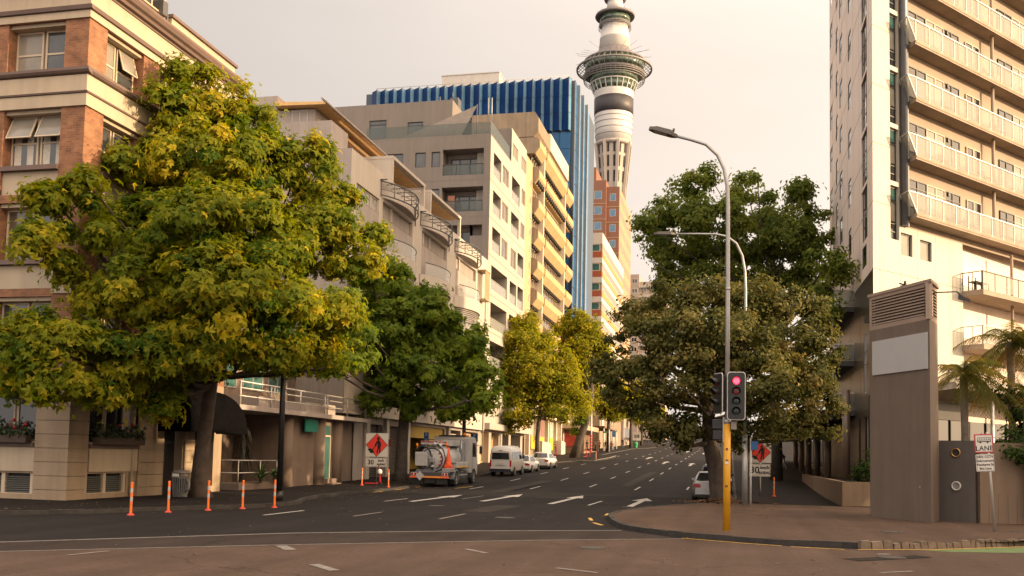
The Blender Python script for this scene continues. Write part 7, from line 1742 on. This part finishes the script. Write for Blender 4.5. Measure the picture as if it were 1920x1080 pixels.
def car(name, lab, x, y, L_, W_, H_, paint, cab, belt=.93, hood=.86, grp=None, trunk=None, rot=0, clear=.2, wr=.31, racks=False):
    """x = centre, y = rear; faces +Y. cab: (rear base, rear roof, front roof, front base) along the length"""
    z0 = gz(y+L_/2); t = thing(name, lab, 'car', (x, y, z0), rot, grp); th = math.atan((gz(y+L_)-gz(y))/L_)
    t.rotation_euler = (th, 0, rot); t.location = (x, y, gz(y))
    trunk = trunk or belt
    def top(v):
        u = v/L_
        if u < cab[0]/L_+.02: return trunk-.05*(1-min(1, u/.03))
        if v > cab[3]: return hood+(belt-hood)*(1-(v-cab[3])/(L_-cab[3]))-.16*max(0, (u-.93)/.07)**2
        return belt
    st = [0, .04, .12, .3]+[cab[0]+i*(cab[3]-cab[0])/6 for i in range(7)]+[cab[3]+(L_-cab[3])*k for k in (.3, .6, .85, .96, 1)]
    st = sorted(set(round(s, 3) for s in st if s >= 0)); m = MB(); m.sm = True; rings = []
    for v in st:
        u = v/L_; e = min(u, 1-u); hw = W_/2*(1-.16*max(0, 1-e/.09)**2)
        zb = clear+.06*max(0, 1-e/.08); zt = top(v)
        ring = [(hw*.9, zb), (hw*.985, zb+.1), (hw, zb+.3), (hw*.985, zt-.16), (hw*.93, zt-.03), (hw*.7, zt+.012), (0, zt+.03)]
        ring = ring+[(-a, b) for a, b in ring[-2::-1]]; rings.append(m.vs([(a, v, b) for a, b in ring])); k = len(ring)
    for a, b in zip(rings[:-1], rings[1:]):
        for i in range(k-1): m.face((a+i, a+i+1, b+i+1, b+i))
        m.face((a+k-1, a, b, b+k-1))
    m.sm = False; m.face([rings[0]+i for i in range(k)]); m.face([rings[-1]+i for i in range(k)][::-1])
    body = m.build('body', paint, t)
    m = MB(); m.sm = True; hb, hr = W_/2*.93, W_/2*.72
    # cabin
    prof = [(cab[0], belt-.03, hb), (cab[0]+(cab[1]-cab[0])*.55, belt+(H_-belt)*.62, hb*.92), (cab[1], H_-.05, hr*1.04), (cab[1]+.18, H_-.005, hr), ((cab[1]+cab[2])/2, H_+.01, hr), (cab[2]-.15, H_-.02, hr), (cab[2], H_-.06, hr*1.03), (cab[2]+(cab[3]-cab[2])*.5, belt+(H_-belt)*.5, hb*.93), (cab[3], belt-.03, hb)]
    rr_ = []
    for v, zt, h in prof: rr_.append(m.vs([(hb, v, belt-.05), (h+(hb-h)*.05, v, zt-.05 if zt > belt else zt-.01), (h-.06, v, zt), (0, v, zt+.015), (-h+.06, v, zt), (-h-(hb-h)*.05, v, zt-.05 if zt > belt else zt-.01), (-hb, v, belt-.05)]))
    for a, b in zip(rr_[:-1], rr_[1:]):
        for i in range(6): m.face((a+i, a+i+1, b+i+1, b+i))
    m.build('cabin', paint, t)
    def glass(nm, pts):
        q = MB(); q.poly(pts); return q.build(nm, CGL, t)
    e = .012; zl = belt+.05; zh = H_-.12
    lerp = lambda a, b, f: a+(b-a)*f
    yr0 = lerp(cab[0], cab[1], .12); yr1 = lerp(cab[0], cab[1], .86); zr0 = lerp(belt, H_, .15); zr1 = lerp(belt, H_, .83)
    q = MB(); n_ = Vector((0, -(H_-belt), (cab[1]-cab[0]))).normalized()*.05
    q.poly([(-hb*.85, yr0+n_.y, zr0+n_.z), (hb*.85, yr0+n_.y, zr0+n_.z), (hr*.9, yr1+n_.y, zr1+n_.z), (-hr*.9, yr1+n_.y, zr1+n_.z)]); q.build('rear_window', CGL, t)
    n_ = Vector((0, (H_-belt), (cab[3]-cab[2]))).normalized()*.04; yf0, yf1 = lerp(cab[3], cab[2], .12), lerp(cab[3], cab[2], .86)
    q = MB(); q.poly([(hb*.86, yf0+n_.y, zr0+n_.z), (-hb*.86, yf0+n_.y, zr0+n_.z), (-hr*.9, yf1+n_.y, zr1+n_.z), (hr*.9, yf1+n_.y, zr1+n_.z)]); q.build('windscreen', CGL, t)
    mid = (cab[0]+cab[3])/2-.1
    for s in (1, -1):
        for a0, a1, b0, b1 in ((cab[0]+.35, mid-.04, cab[1]+.12, mid-.06), (mid+.04, cab[3]-.35, mid+.02, cab[2]-.05)):
            xl = s*(hb+e); xh = s*(lerp(hr, hb, .12)+e+.012)
            q = MB(); pts = [(xl, a0, zl), (xl, a1, zl), (xh, b1, zh), (xh, b0, zh)]; q.poly(pts if s > 0 else pts[::-1]); q.build('side_window', CGL, t)
        q = MB(); q.bbox(min(s*(hb+.02), s*(hb+.2)), max(s*(hb+.02), s*(hb+.2)), cab[3]-.55, cab[3]-.43, belt+.02, belt+.16, .03); q.build('wing_mirror', paint, t)
        q = MB(); q.bbox(min(s*W_*.27, s*W_*.475), max(s*W_*.27, s*W_*.475), -.015, .14, trunk-.3, trunk-.12, .02); q.build('tail_light', TAIL, t)
        for v in (L_*.19, L_*.81):
            q = MB(Matrix.Translation((s*(W_/2-.01), v, wr)) @ Matrix.Rotation(math.pi/2*s, 4, 'Y')); q.lathe([(wr*1.14, 0), (wr*1.14, .018)], 24); q.build('wheel_arch', TRIM, t)
            M = Matrix.Translation((s*(W_/2-.085), v, wr)) @ Matrix.Rotation(math.pi/2*s, 4, 'Y')
            w_ = .24; q = MB(M); q.sm = True; q.lathe([(wr*.62, -w_/2), (wr*.9, -w_/2), (wr, -w_*.38), (wr, w_*.38), (wr*.9, w_/2), (wr*.62, w_/2)], 24); o = q.build('wheel', TYRE, t)
            q = MB(M); q.lathe([(wr*.66, w_/2-.01), (wr*.66, w_/2+.008), (wr*.5, w_/2-.01), (wr*.16, w_/2+.004), (0, w_/2+.008)], 24, close=False); q.build('rim', RIM, o)
    q = MB(); q.box(-.26, .26, -.02, .02, trunk-.4, trunk-.28); q.build('number_plate', PLATE, t)
    q = MB(); q.bbox(-W_*.44, W_*.44, -.03, .1, clear+.02, clear+.16, .02); q.build('bumper', TRIM, t)
    if racks:
        q = MB(); 
        for s in (1, -1): q.tube([(s*hr*.9, cab[1]+.2, H_+.06), (s*hr*.9, cab[2]-.1, H_+.06)], .025, 6)
        q.build('roof_rail', TRIM, t)
    return t
car('silver_sedan', 'silver sedan parked behind the corner tree, seen from the rear', -.95, 47.9, 4.5, 1.75, 1.43, CARS, (.35, 1.0, 2.3, 3.2), .92, .82, trunk=.98)
car('dark_wagon', 'dark station wagon with roof rails parked ahead of the silver sedan', -.85, 54.2, 4.6, 1.8, 1.68, CARD, (.12, .45, 2.6, 3.3), 1.0, .9, racks=True)
car('white_sedan', 'white sedan parked between the van and the white hatchback', -16.7, 76.3, 4.4, 1.72, 1.42, CARW, (.4, 1.0, 2.3, 3.1), .9, .8, 'white cars parked along the left kerb')
car('white_hatchback', 'white car with dark rear window parked in front of the white sedan', -16.6, 84.0, 4.5, 1.76, 1.46, CARW, (.3, .95, 2.4, 3.2), .93, .83, 'white cars parked along the left kerb', trunk=.97)
# ---------------- high-roof van
t = thing('van', 'white high-roof minibus van parked behind the tanker truck', 'van', (-16.75, 69.9, gz(69.9))); t.rotation_euler = (math.atan(.031), 0, 0)
m = MB(); m.sm = True; L_ = 4.75; rings = []
for v, zt, hw, zb in ((0, 1.9, .80, .42), (.05, 2.1, .845, .36), (.25, 2.22, .85, .33), (1.5, 2.26, .85, .32), (3.0, 2.24, .85, .32), (3.55, 2.1, .845, .32), (3.95, 1.62, .84, .32), (4.35, 1.12, .82, .33), (4.65, .95, .76, .36), (4.75, .8, .7, .42)):
    s_ = .72 if zt > 1.3 else .93
    r_ = [(hw*.92, zb), (hw, zb+.12), (hw, min(1.15, zt-.14)), (hw*(.93 if zt > 1.8 else .98), zt-.32 if zt > 1.8 else zt-.1), (hw*.86, zt-.07), (hw*s_, zt-.005), (0, zt+.03)]
    r_ = r_+[(-a, b) for a, b in r_[-2::-1]]; rings.append(m.vs([(a, v, b) for a, b in r_])); k = len(r_)
for a, b in zip(rings[:-1], rings[1:]):
    for i in range(k-1): m.face((a+i, a+i+1, b+i+1, b+i))
    m.face((a+k-1, a, b, b+k-1))
m.sm = False; m.face([rings[0]+i for i in range(k)]); m.face([rings[-1]+i for i in range(k)][::-1]); m.build('body', CARW, t)
q = MB(); q.prism([(-.68, 1.3), (.68, 1.3), (.62, 1.78), (-.62, 1.78)], 'y', -.035, .01); q.build('rear_window', CGL, t)
q = MB(); q.box(-.8, .8, -.06, .12, .36, .58); q.build('bumper', mat('bumper_navy', (.02, .02, .028), .5), t); q = MB(); q.box(-.27, .27, -.03, .02, .86, 1.02); o = q.build('number_plate', PLATE, t)
q = MB(); q.box(-.4, .4, -.02, .02, .8, .855); q.build('plate_trim', FRAME_ALU, t); q = MB(); q.box(-.14, .14, -.015, .03, 1.93, 1.97); q.build('brake_light', TAIL, t)
for s in (1, -1):
    q = MB(); q.bbox(min(s*.7, s*.83), max(s*.7, s*.83), -.02, .08, .72, 1.22, .02); q.build('tail_light', TAIL, t)
    for a0, a1, nm in ((.3, 1.55, 'side_window'), (1.65, 2.75, 'side_window'), (2.85, 3.5, 'door_window')):
        q = MB(); pts = [(s*.858, a0, 1.25), (s*.858, a1+(.15 if nm == 'door_window' else 0), 1.25), (s*.81, a1, 1.82), (s*.81, a0, 1.82)]; q.poly(pts if s > 0 else pts[::-1]); q.build(nm, CGL, t)
    q = MB(); q.bbox(min(s*.87, s*1.05), max(s*.87, s*1.05), 3.55, 3.67, 1.25, 1.55, .03); q.build('wing_mirror', TRIM, t)
    for v in (1.0, 3.75):
        q = MB(Matrix.Translation((s*.842, v, .33)) @ Matrix.Rotation(math.pi/2*s, 4, 'Y')); q.lathe([(.39, 0), (.39, .016)], 24); q.build('wheel_arch', TRIM, t); wheel(t, s*.78, v, .33, .33, .24, s, None)
# ---------------- vacuum tanker truck
TX, TY = -17.5, 55.0; g0 = gz(57.5)-.02
t = thing('tanker_truck', 'white vacuum tanker truck with round rear hatch and orange striped bumper', 'truck', (TX, TY, g0)); t.rotation_euler = (.012, 0, 0)
TW_ = mat('truck_white', (.42, .41, .41), .35, .08, 1.2, streak=.12); TGREY = mat('truck_dark_grey', (.05, .05, .053), .6, .15); STEEL = mat('truck_steel', (.36, .37, .39), .35, .15, 2, metal=.5); OST = mat('stripe_orange_red', (.8, .14, .04), .5, .05); YST = mat('stripe_yellow', (.75, .42, .04), .5, .05); HOSE = mat('hose_black', (.015, .015, .016), .6)
W2 = 1.24
m = MB(); m.box(-.45, .45, .3, 5.6, .62, .85); m.box(-W2, W2, 3.1, 3.3, .55, .95); m.build('chassis', TGREY, t)
m = MB(); m.bbox(.72, W2, .02, 1.2, .86, 1.1, .02); m.box(-1.1, 1.1, 1.2, 4.3, .8, .86); m.build('deck', STEEL, t)
m = MB(); m.bbox(-W2, W2, -.12, .05, .5, .86, .02); ob = m.build('rear_bumper', TGREY, t)
m = MB(); m.box(-W2+.02, W2-.02, -.135, -.12, .52, .63); m.build('orange_stripe', OST, ob)
m = MB(); m.box(-.7, .7, -.14, -.1205, .555, .6); m.build('yellow_stripe', YST, ob)
for s in (-1, 1):
    m = MB(); m.box(min(s*.78, s*1.14), max(s*.78, s*1.14), -.137, -.12, .66, .83); q = m.build('light_panel', WHT, ob); m = MB(); m.box(min(s*.8, s*.93), max(s*.8, s*.93), -.147, -.137, .68, .81); m.box(min(s*.99, s*1.12), max(s*.99, s*1.12), -.147, -.137, .68, .81); m.build('tail_light', TAIL, q)
    m = MB(); m.box(min(s*.4, s*1.1), max(s*.4, s*1.1), -.02, .0, .15, .51); m.build('mud_flap', HOSE, t)
m = MB(); m.box(-.33, .33, -.03, -.01, .2, .5); m.build('mud_flap', HOSE, t)
m = MB(Matrix.Translation((-.58, -.16, .64)) @ Matrix.Rotation(R(45), 4, 'Y')); m.box(-.2, .2, 0, .02, -.2, .2); m.build('hazard_diamond', REFL, t)
# tank
CZ, TR = 1.64, .8
m = MB(Matrix.Translation((0, .55, CZ)) @ Matrix.Rotation(-math.pi/2, 4, 'X')); m.sm = True
m.lathe([(TR*.97, 0), (TR, .03), (TR, 3.3), (TR*.9, 3.42), (TR*.5, 3.5), (0, 3.52)], 36, close=False); m.build('tank', TW_, t)
m = MB(Matrix.Translation((0, .55, CZ)) @ Matrix.Rotation(-math.pi/2, 4, 'X'))
for z in (.0, .12, 1.1, 2.2, 3.2): m.lathe([(TR, z-.03), (TR+.035, z-.02), (TR+.035, z+.03), (TR, z+.04)], 36, close=False)
m.build('tank_ring', STEEL, t)
m = MB(Matrix.Translation((0, .52, CZ)) @ Matrix.Rotation(math.pi/2, 4, 'X')); m.sm = True; m.lathe([(TR*.98, -.04), (TR*.98, .04), (TR*.9, .1), (TR*.6, .22), (0, .28)], 36, close=False); od = m.build('rear_hatch', TW_, t)
m = MB(Matrix.Translation((0, .4, CZ)) @ Matrix.Rotation(math.pi/2, 4, 'X')); m.lathe([(.62, -.02), (.68, -.02), (.68, .05), (.62, .05)], 30, close=False); m.build('hatch_ring', HOSE, od)
m = MB()
for k in range(4):
    a0 = (-.62, -.2, .22, .62)[k]; f = lambda r_, a: (r_*math.cos(a), .28, CZ+r_*math.sin(a)); m.poly([f(.5, a0), f(.66, a0-.12), f(.66, a0+.14)])
m.build('red_marker', mat('chevron_red', (.35, .02, .025), .5), od)
m = MB(); m.bbox(-.95, -.18, -.02, .28, CZ-.42, CZ+.42, .03); q = m.build('tool_locker', TW_, t)
m = MB(); m.box(-.86, -.3, -.03, -.0205, CZ+.2, CZ+.34); m.box(-.8, -.35, -.03, -.0205, CZ-.1, CZ-.06); m.box(-.86, -.5, -.03, -.0205, CZ+.04, CZ+.08); m.build('locker_plate', REFL, q)
m = MB(); m.tube([(-.95, .2, CZ-.3), (-1.02, .1, CZ+.1), (-.9, .05, CZ+.55), (-.55, .0, CZ+.78), (-.2, .0, CZ+.7), (0, .05, CZ+.4), (.1, .1, CZ+.05)], .06, 8); m.tube([(.35, .2, CZ+.9), (.75, .1, CZ+.6), (.95, .1, CZ), (.7, .15, CZ-.6), (.3, .1, CZ-.75)], .035, 8); m.tube([(.1, .1, CZ-.2), (-.05, 0, CZ-.45), (.2, .05, CZ-.6)], .07, 8); m.build('suction_hose', HOSE, t)
m = MB(); m.bbox(-.05, .22, .0, .2, CZ-.2, CZ+.1, .03); m.tube([(.08, .05, CZ+.1), (.08, .05, CZ+.5)], .05, 8); m.tube([(-.3, .1, CZ-.5), (.25, .1, CZ-.42)], .06, 8); m.tube([(.2, .05, CZ+.75), (.3, .05, CZ+1.0)], .12, 10); m.build('valve', STEEL, t)
m = MB(); m.prism([(-.75, .7), (-.6, .9), (-.35, 1.05), (.35, 1.05), (.7, .9), (.85, .7)], 'y', .25, .5); m.build('tank_cradle', STEEL, t)
m = MB(); m.bbox(-.72, .38, .25, 3.6, 2.5, 2.72, .03); m.bbox(.1, .7, 2.2, 4.3, 2.42, 2.78, .04); ob2 = m.build('boom', TW_, t)
m = MB(); m.box(-.7, .36, .23, .249, 2.64, 2.71); m.box(.381, .384, .3, 2.1, 2.62, 2.7); m.build('boom_stripe', mat('stripe_dark_red', (.3, .02, .02), .5), ob2)
m = MB(); m.tube([(.4, .5, 2.3), (.45, .5, 2.45), (.4, .9, 2.55)], .1, 10); m.build('boom_elbow', TW_, t)
for x, y, z in ((-.95, .35, 2.4), (.75, .9, 2.45), (.8, 4.6, 3.12)):
    m = MB(Matrix.Translation((x, y, z))); m.lathe([(.07, 0), (.08, .02), (.08, .13), (.05, .17), (0, .18)], 12, close=False); m.tube([(0, 0, -.2), (0, 0, 0)], .03, 6); m.build('beacon', mat('beacon_amber', (.8, .2, .01), .3), t)
m = MB(); m.bbox(.72, W2, 1.5, 4.1, 1.1, 1.42, .03); m.box(.8, W2-.02, 1.4, 4.2, 1.42, 1.46); m.build('side_locker', TW_, t); m = MB(); m.box(W2, W2+.006, 1.5, 4.1, 1.12, 1.2); m.build('side_stripe', YST, t)
m = MB(); m.bbox(.75, W2, 2.4, 3.9, .42, .92, .05); m.build('fuel_tank', TGREY, t); m = MB(); m.bbox(.78, W2+.01, 2.3, 4.0, .62, .7, .01); m.build('side_rail', STEEL, t)
m = MB(); m.tube([(.5, 3.9, 1.2), (.55, 3.95, 2.6)], .14, 10); m.tube([(.8, 4.0, 1.6), (.75, 4.05, 2.8)], .07, 8); m.bbox(-.6, .9, 4.05, 4.3, 1.1, 2.7, .03); m.build('pump_unit', STEEL, t)
# cab
m = MB(); pr = [(4.5, .75), (4.5, 2.9), (4.65, 3.05), (5.7, 3.02), (6.0, 2.75), (6.3, 1.7), (6.38, 1.45), (6.38, .62), (5.9, .62), (5.85, .95), (5.1, .95), (5.05, .75)]
m.prism(pr, 'x', -W2+.02, W2-.02); oc = m.build('cab', TW_, t)
for s in (-1, 1):
    xs_ = s*(W2-.015); q = MB(); pts = [(xs_, 5.15, 1.75), (xs_, 6.15, 1.75), (xs_, 5.88, 2.65), (xs_, 5.15, 2.65)]; q.poly(pts if s > 0 else pts[::-1]); q.build('door_window', CGL, oc)
    q = MB(); q.tube([(s*W2, 6.1, 2.5), (s*(W2+.25), 6.25, 2.5), (s*(W2+.25), 6.25, 1.85)], .02, 6); q.bbox(min(s*(W2+.14), s*(W2+.34)), max(s*(W2+.14), s*(W2+.34)), 6.2, 6.3, 1.95, 2.45, .03); q.build('wing_mirror', TRIM, t)
    q = MB(); q.box(min(s*(W2-.018), s*(W2-.01)), max(s*(W2-.018), s*(W2-.01)), 5.1, 5.12, .96, 2.7); q.build('door_gap', TRIM, oc)
    for v, wd in ((1.45, .5), (5.45, .3)):
        xo = s*(W2-wd/2-.0); wheel(t, xo, v, .44, .44, wd, s, None)
        q = MB(); K = 12
        for k2 in range(K):
            a0, a1 = math.pi*k2/K, math.pi*(k2+1)/K; f = lambda a, xx, rr2: (xx, v+rr2*math.cos(a), .44+rr2*math.sin(a)); x0_, x1_ = s*(W2-wd-.02), s*(W2+.02); q.poly([f(a0, x0_, .56), f(a0, x1_, .56), f(a1, x1_, .56), f(a1, x0_, .56)]); q.poly([f(a0, x1_, .5), f(a1, x1_, .5), f(a1, x1_, .57), f(a0, x1_, .57)])
        q.build('mudguard', STEEL if v < 2 else TGREY, t)
q = MB(); q.poly([(-1.05, 6.28, 1.78), (1.05, 6.28, 1.78), (1.0, 6.0, 2.68), (-1.0, 6.0, 2.68)][::-1]); q.build('windscreen', CGL, oc); q = MB(); q.box(-.9, .9, 4.55, 5.4, 3.06, 3.14); q.build('roof_box', TRIM, oc)
# ================================================================== PEOPLE
SKIN = [mat('skin_light', (.45, .27, .19), .6, .05), mat('skin_tan', (.3, .17, .11), .6, .05)]
HAIR = mat('hair_dark', (.02, .014, .01), .7, .2, 20)
def person(lab, x, y, z, face, top, legs, stride=.0, lean=0.0, shoe=(.03, .03, .03), skin=0, arm=.1, bend=0.0, grp=None, h=1.72, bag=False):
    """standing/walking figure: one skinned body; face = heading about Z (0 looks along -Y)"""
    s = h/1.72
    t = thing('person', lab, 'person', (x, y, z), face, grp)
    V, E, Rd = [], [], []
    def add(p, r, par=None):
        V.append(Vector(p)*s); Rd.append(r*s); i = len(V)-1
        if par is not None: E.append((par, i))
        return i
    tl = lambda p: (p[0], p[1]-bend*max(0, p[2]-.95)-lean*p[2], p[2]-.25*bend*max(0, p[2]-1.2))
    pel = add(tl((0, 0, .95)), .135)
    sp = add(tl((0, .01, 1.15)), .125, pel); ch = add(tl((0, .0, 1.33)), .15, sp); nk = add(tl((0, .01, 1.47)), .058, ch); hd0 = add(tl((0, 0, 1.53)), .07, nk); hd = add(tl((0, -.012, 1.61)), .092, hd0); ht = add(tl((0, .0, 1.68)), .06, hd)
    for sd in (-1, 1):
        f = sd*stride
        hp = add((sd*.09, 0-lean*.9, .88), .092, pel); kn = add((sd*.095, -.18*f-.02-lean*.5, .5), .06, hp); an = add((sd*.1, -.3*f+.08*abs(f)-lean*.05, .09), .04, kn); to = add((sd*.115, -.3*f-.13, .04), .034, an)
        sh = add(tl((sd*.185, 0, 1.4)), .06, ch); el = add(tl((sd*.24, .03+.12*f, 1.13)), .042, sh); wr = add(tl((sd*.22, -.1-arm+.25*f, .92+arm)), .03, el); pa = add(tl((sd*.215, -.14-arm+.26*f, .86+arm)), .033, wr)
        for k in range(4):
            b0 = Vector(V[pa])/s; q = add(b0+Vector((sd*(.022-.016*k)*.8, -.012-.006*k, -.05)), .0095, pa); add(b0+Vector((sd*(.02-.015*k), -.03, -.088+.006*abs(k-1))), .008, q)
        b0 = Vector(V[wr])/s; q = add(b0+Vector((-sd*.03, -.045, -.03)), .01, wr); add(b0+Vector((-sd*.035, -.06, -.07)), .009, q)
    me = bpy.data.meshes.new('body'); me.from_pydata([tuple(v) for v in V], E, []); o = bpy.data.objects.new('body_source', me); C.objects.link(o)
    sk = o.modifiers.new('skin', 'SKIN'); sk.use_smooth_shade = True
    for i, d in enumerate(me.skin_vertices[0].data): d.radius = (Rd[i], Rd[i]*(.8 if i < 3 else 1)); d.use_root = (i == 0)
    ss = o.modifiers.new('sub', 'SUBSURF'); ss.levels = 1; ss.render_levels = 1
    dg = bpy.context.evaluated_depsgraph_get(); m2 = bpy.data.meshes.new_from_object(o.evaluated_get(dg)); bpy.data.objects.remove(o)
    m2.name = 'body'; m2.materials.clear()
    for mm in (SKIN[skin], top, legs, mat('shoe_%d' % int(shoe[0]*100), shoe, .6, .1)): m2.materials.append(mm)
    for p in m2.polygons:
        c = p.center/s; zz = c.z+.25*bend*max(0, c.z-1.0)
        arm_low = abs(c.x) > .15 and zz < (.95+arm) and zz > .66
        p.material_index = 0 if zz > 1.48 or arm_low else 1 if zz > .96 or (abs(c.x) > .17 and zz > .8) else 3 if zz < .1 else 2
        p.use_smooth = True
    link('body', m2, t)
    m = MB(); c = V[hd]; m.ball((c.x, c.y+.02*s, c.z+.035*s), (.098*s, .108*s, .09*s), 12, 8); m.build('hair', HAIR, t)
    m = MB()
    for sd in (-1, 1): m.ball((c.x+sd*.033*s, c.y-.088*s, c.z+.0*s), .012*s, 6, 4)
    m.build('eyes', HAIR, t); m = MB(); m.prism([(c.y-.092*s, c.z-.015*s), (c.y-.115*s, c.z-.04*s), (c.y-.085*s, c.z-.045*s)], 'x', c.x-.013*s, c.x+.013*s)
    m.box(c.x-.024*s, c.x+.024*s, c.y-.094*s, c.y-.08*s, c.z-.073*s, c.z-.063*s); m.build('nose_and_mouth', mat('lip_skin', (.32, .15, .12), .6), t)
    if bag: m = MB(); m.bbox(-.15, .15, .1, .26, 1.05, 1.42, .04); m.build('backpack', bag, t)
    return t
cl = lambda n_, c: mat('cloth_'+n_, c, .85, .12, 6)
BLKC, NAVY, GREYC, PINK, BEIG, DENIM, WHITEC, MAR = cl('black', (.018, .017, .018)), cl('navy', (.02, .024, .04)), cl('grey', (.34, .33, .32)), cl('pink', (.5, .12, .14)), cl('beige', (.38, .3, .22)), cl('denim', (.06, .08, .13)), cl('white', (.5, .47, .44)), cl('maroon', (.12, .02, .03))
def at_(px, Y): return onY(px, 840, Y).x
zf = lambda Y: gz(Y)+.13
person('person in dark maroon top and dark trousers leaning on the pale concrete block', at_(1044.5, 128), 127.2, zf(127), R(60), MAR, NAVY, .1, -.08, arm=.3)
G = 'people standing outside the shops'
person('person in pale grey top and black trousers standing by the taped pole', at_(1118, 152), 152, zf(152), R(20), GREYC, BLKC, .25, arm=.25, grp=G)
person('person in pink top beside the one in the pale grey top', at_(1123.5, 153), 153.2, zf(153), R(-30), PINK, BLKC, .15, arm=.2, grp=G, skin=1)
person('person in black jacket and beige trousers walking left of the green street sign', at_(1134, 150), 150.5, zf(150), R(170), BLKC, BEIG, .6, grp=G)
person('person in dark top and blue jeans between the two sign poles', at_(1147, 147), 146.5, zf(146), R(10), MAR, DENIM, .3, grp=G, skin=1)
person('person all in black in the shade left of the taped pole', at_(1100.5, 151), 151, zf(151), R(40), BLKC, BLKC, .1, grp=G)
G2 = 'people walking further up the street'
person('person in dark jacket far up the footpath, leftmost of three', at_(1166.5, 186), 186, zf(186), R(10), BLKC, DENIM, .5, grp=G2); person('person in white shirt far up the footpath, middle of three', at_(1169.8, 187), 187, zf(187), R(-10), WHITEC, BEIG, .4, grp=G2); person('person in grey coat far up the footpath, rightmost of three', at_(1174, 186), 186, zf(186), R(200), GREYC, BLKC, .4, grp=G2, skin=1)
G3 = 'two pedestrians on the right footpath'
person('person in black walking away under the colonnade with arms by the side', at_(1453, 97), 97, zf(97), R(175), BLKC, BLKC, .5, grp=G3, h=1.8); person('person in dark top and pale trousers stooping forward under the colonnade', at_(1470, 92), 92, zf(92), R(-70), NAVY, WHITEC, .7, bend=.35, arm=.2, grp=G3, skin=1)
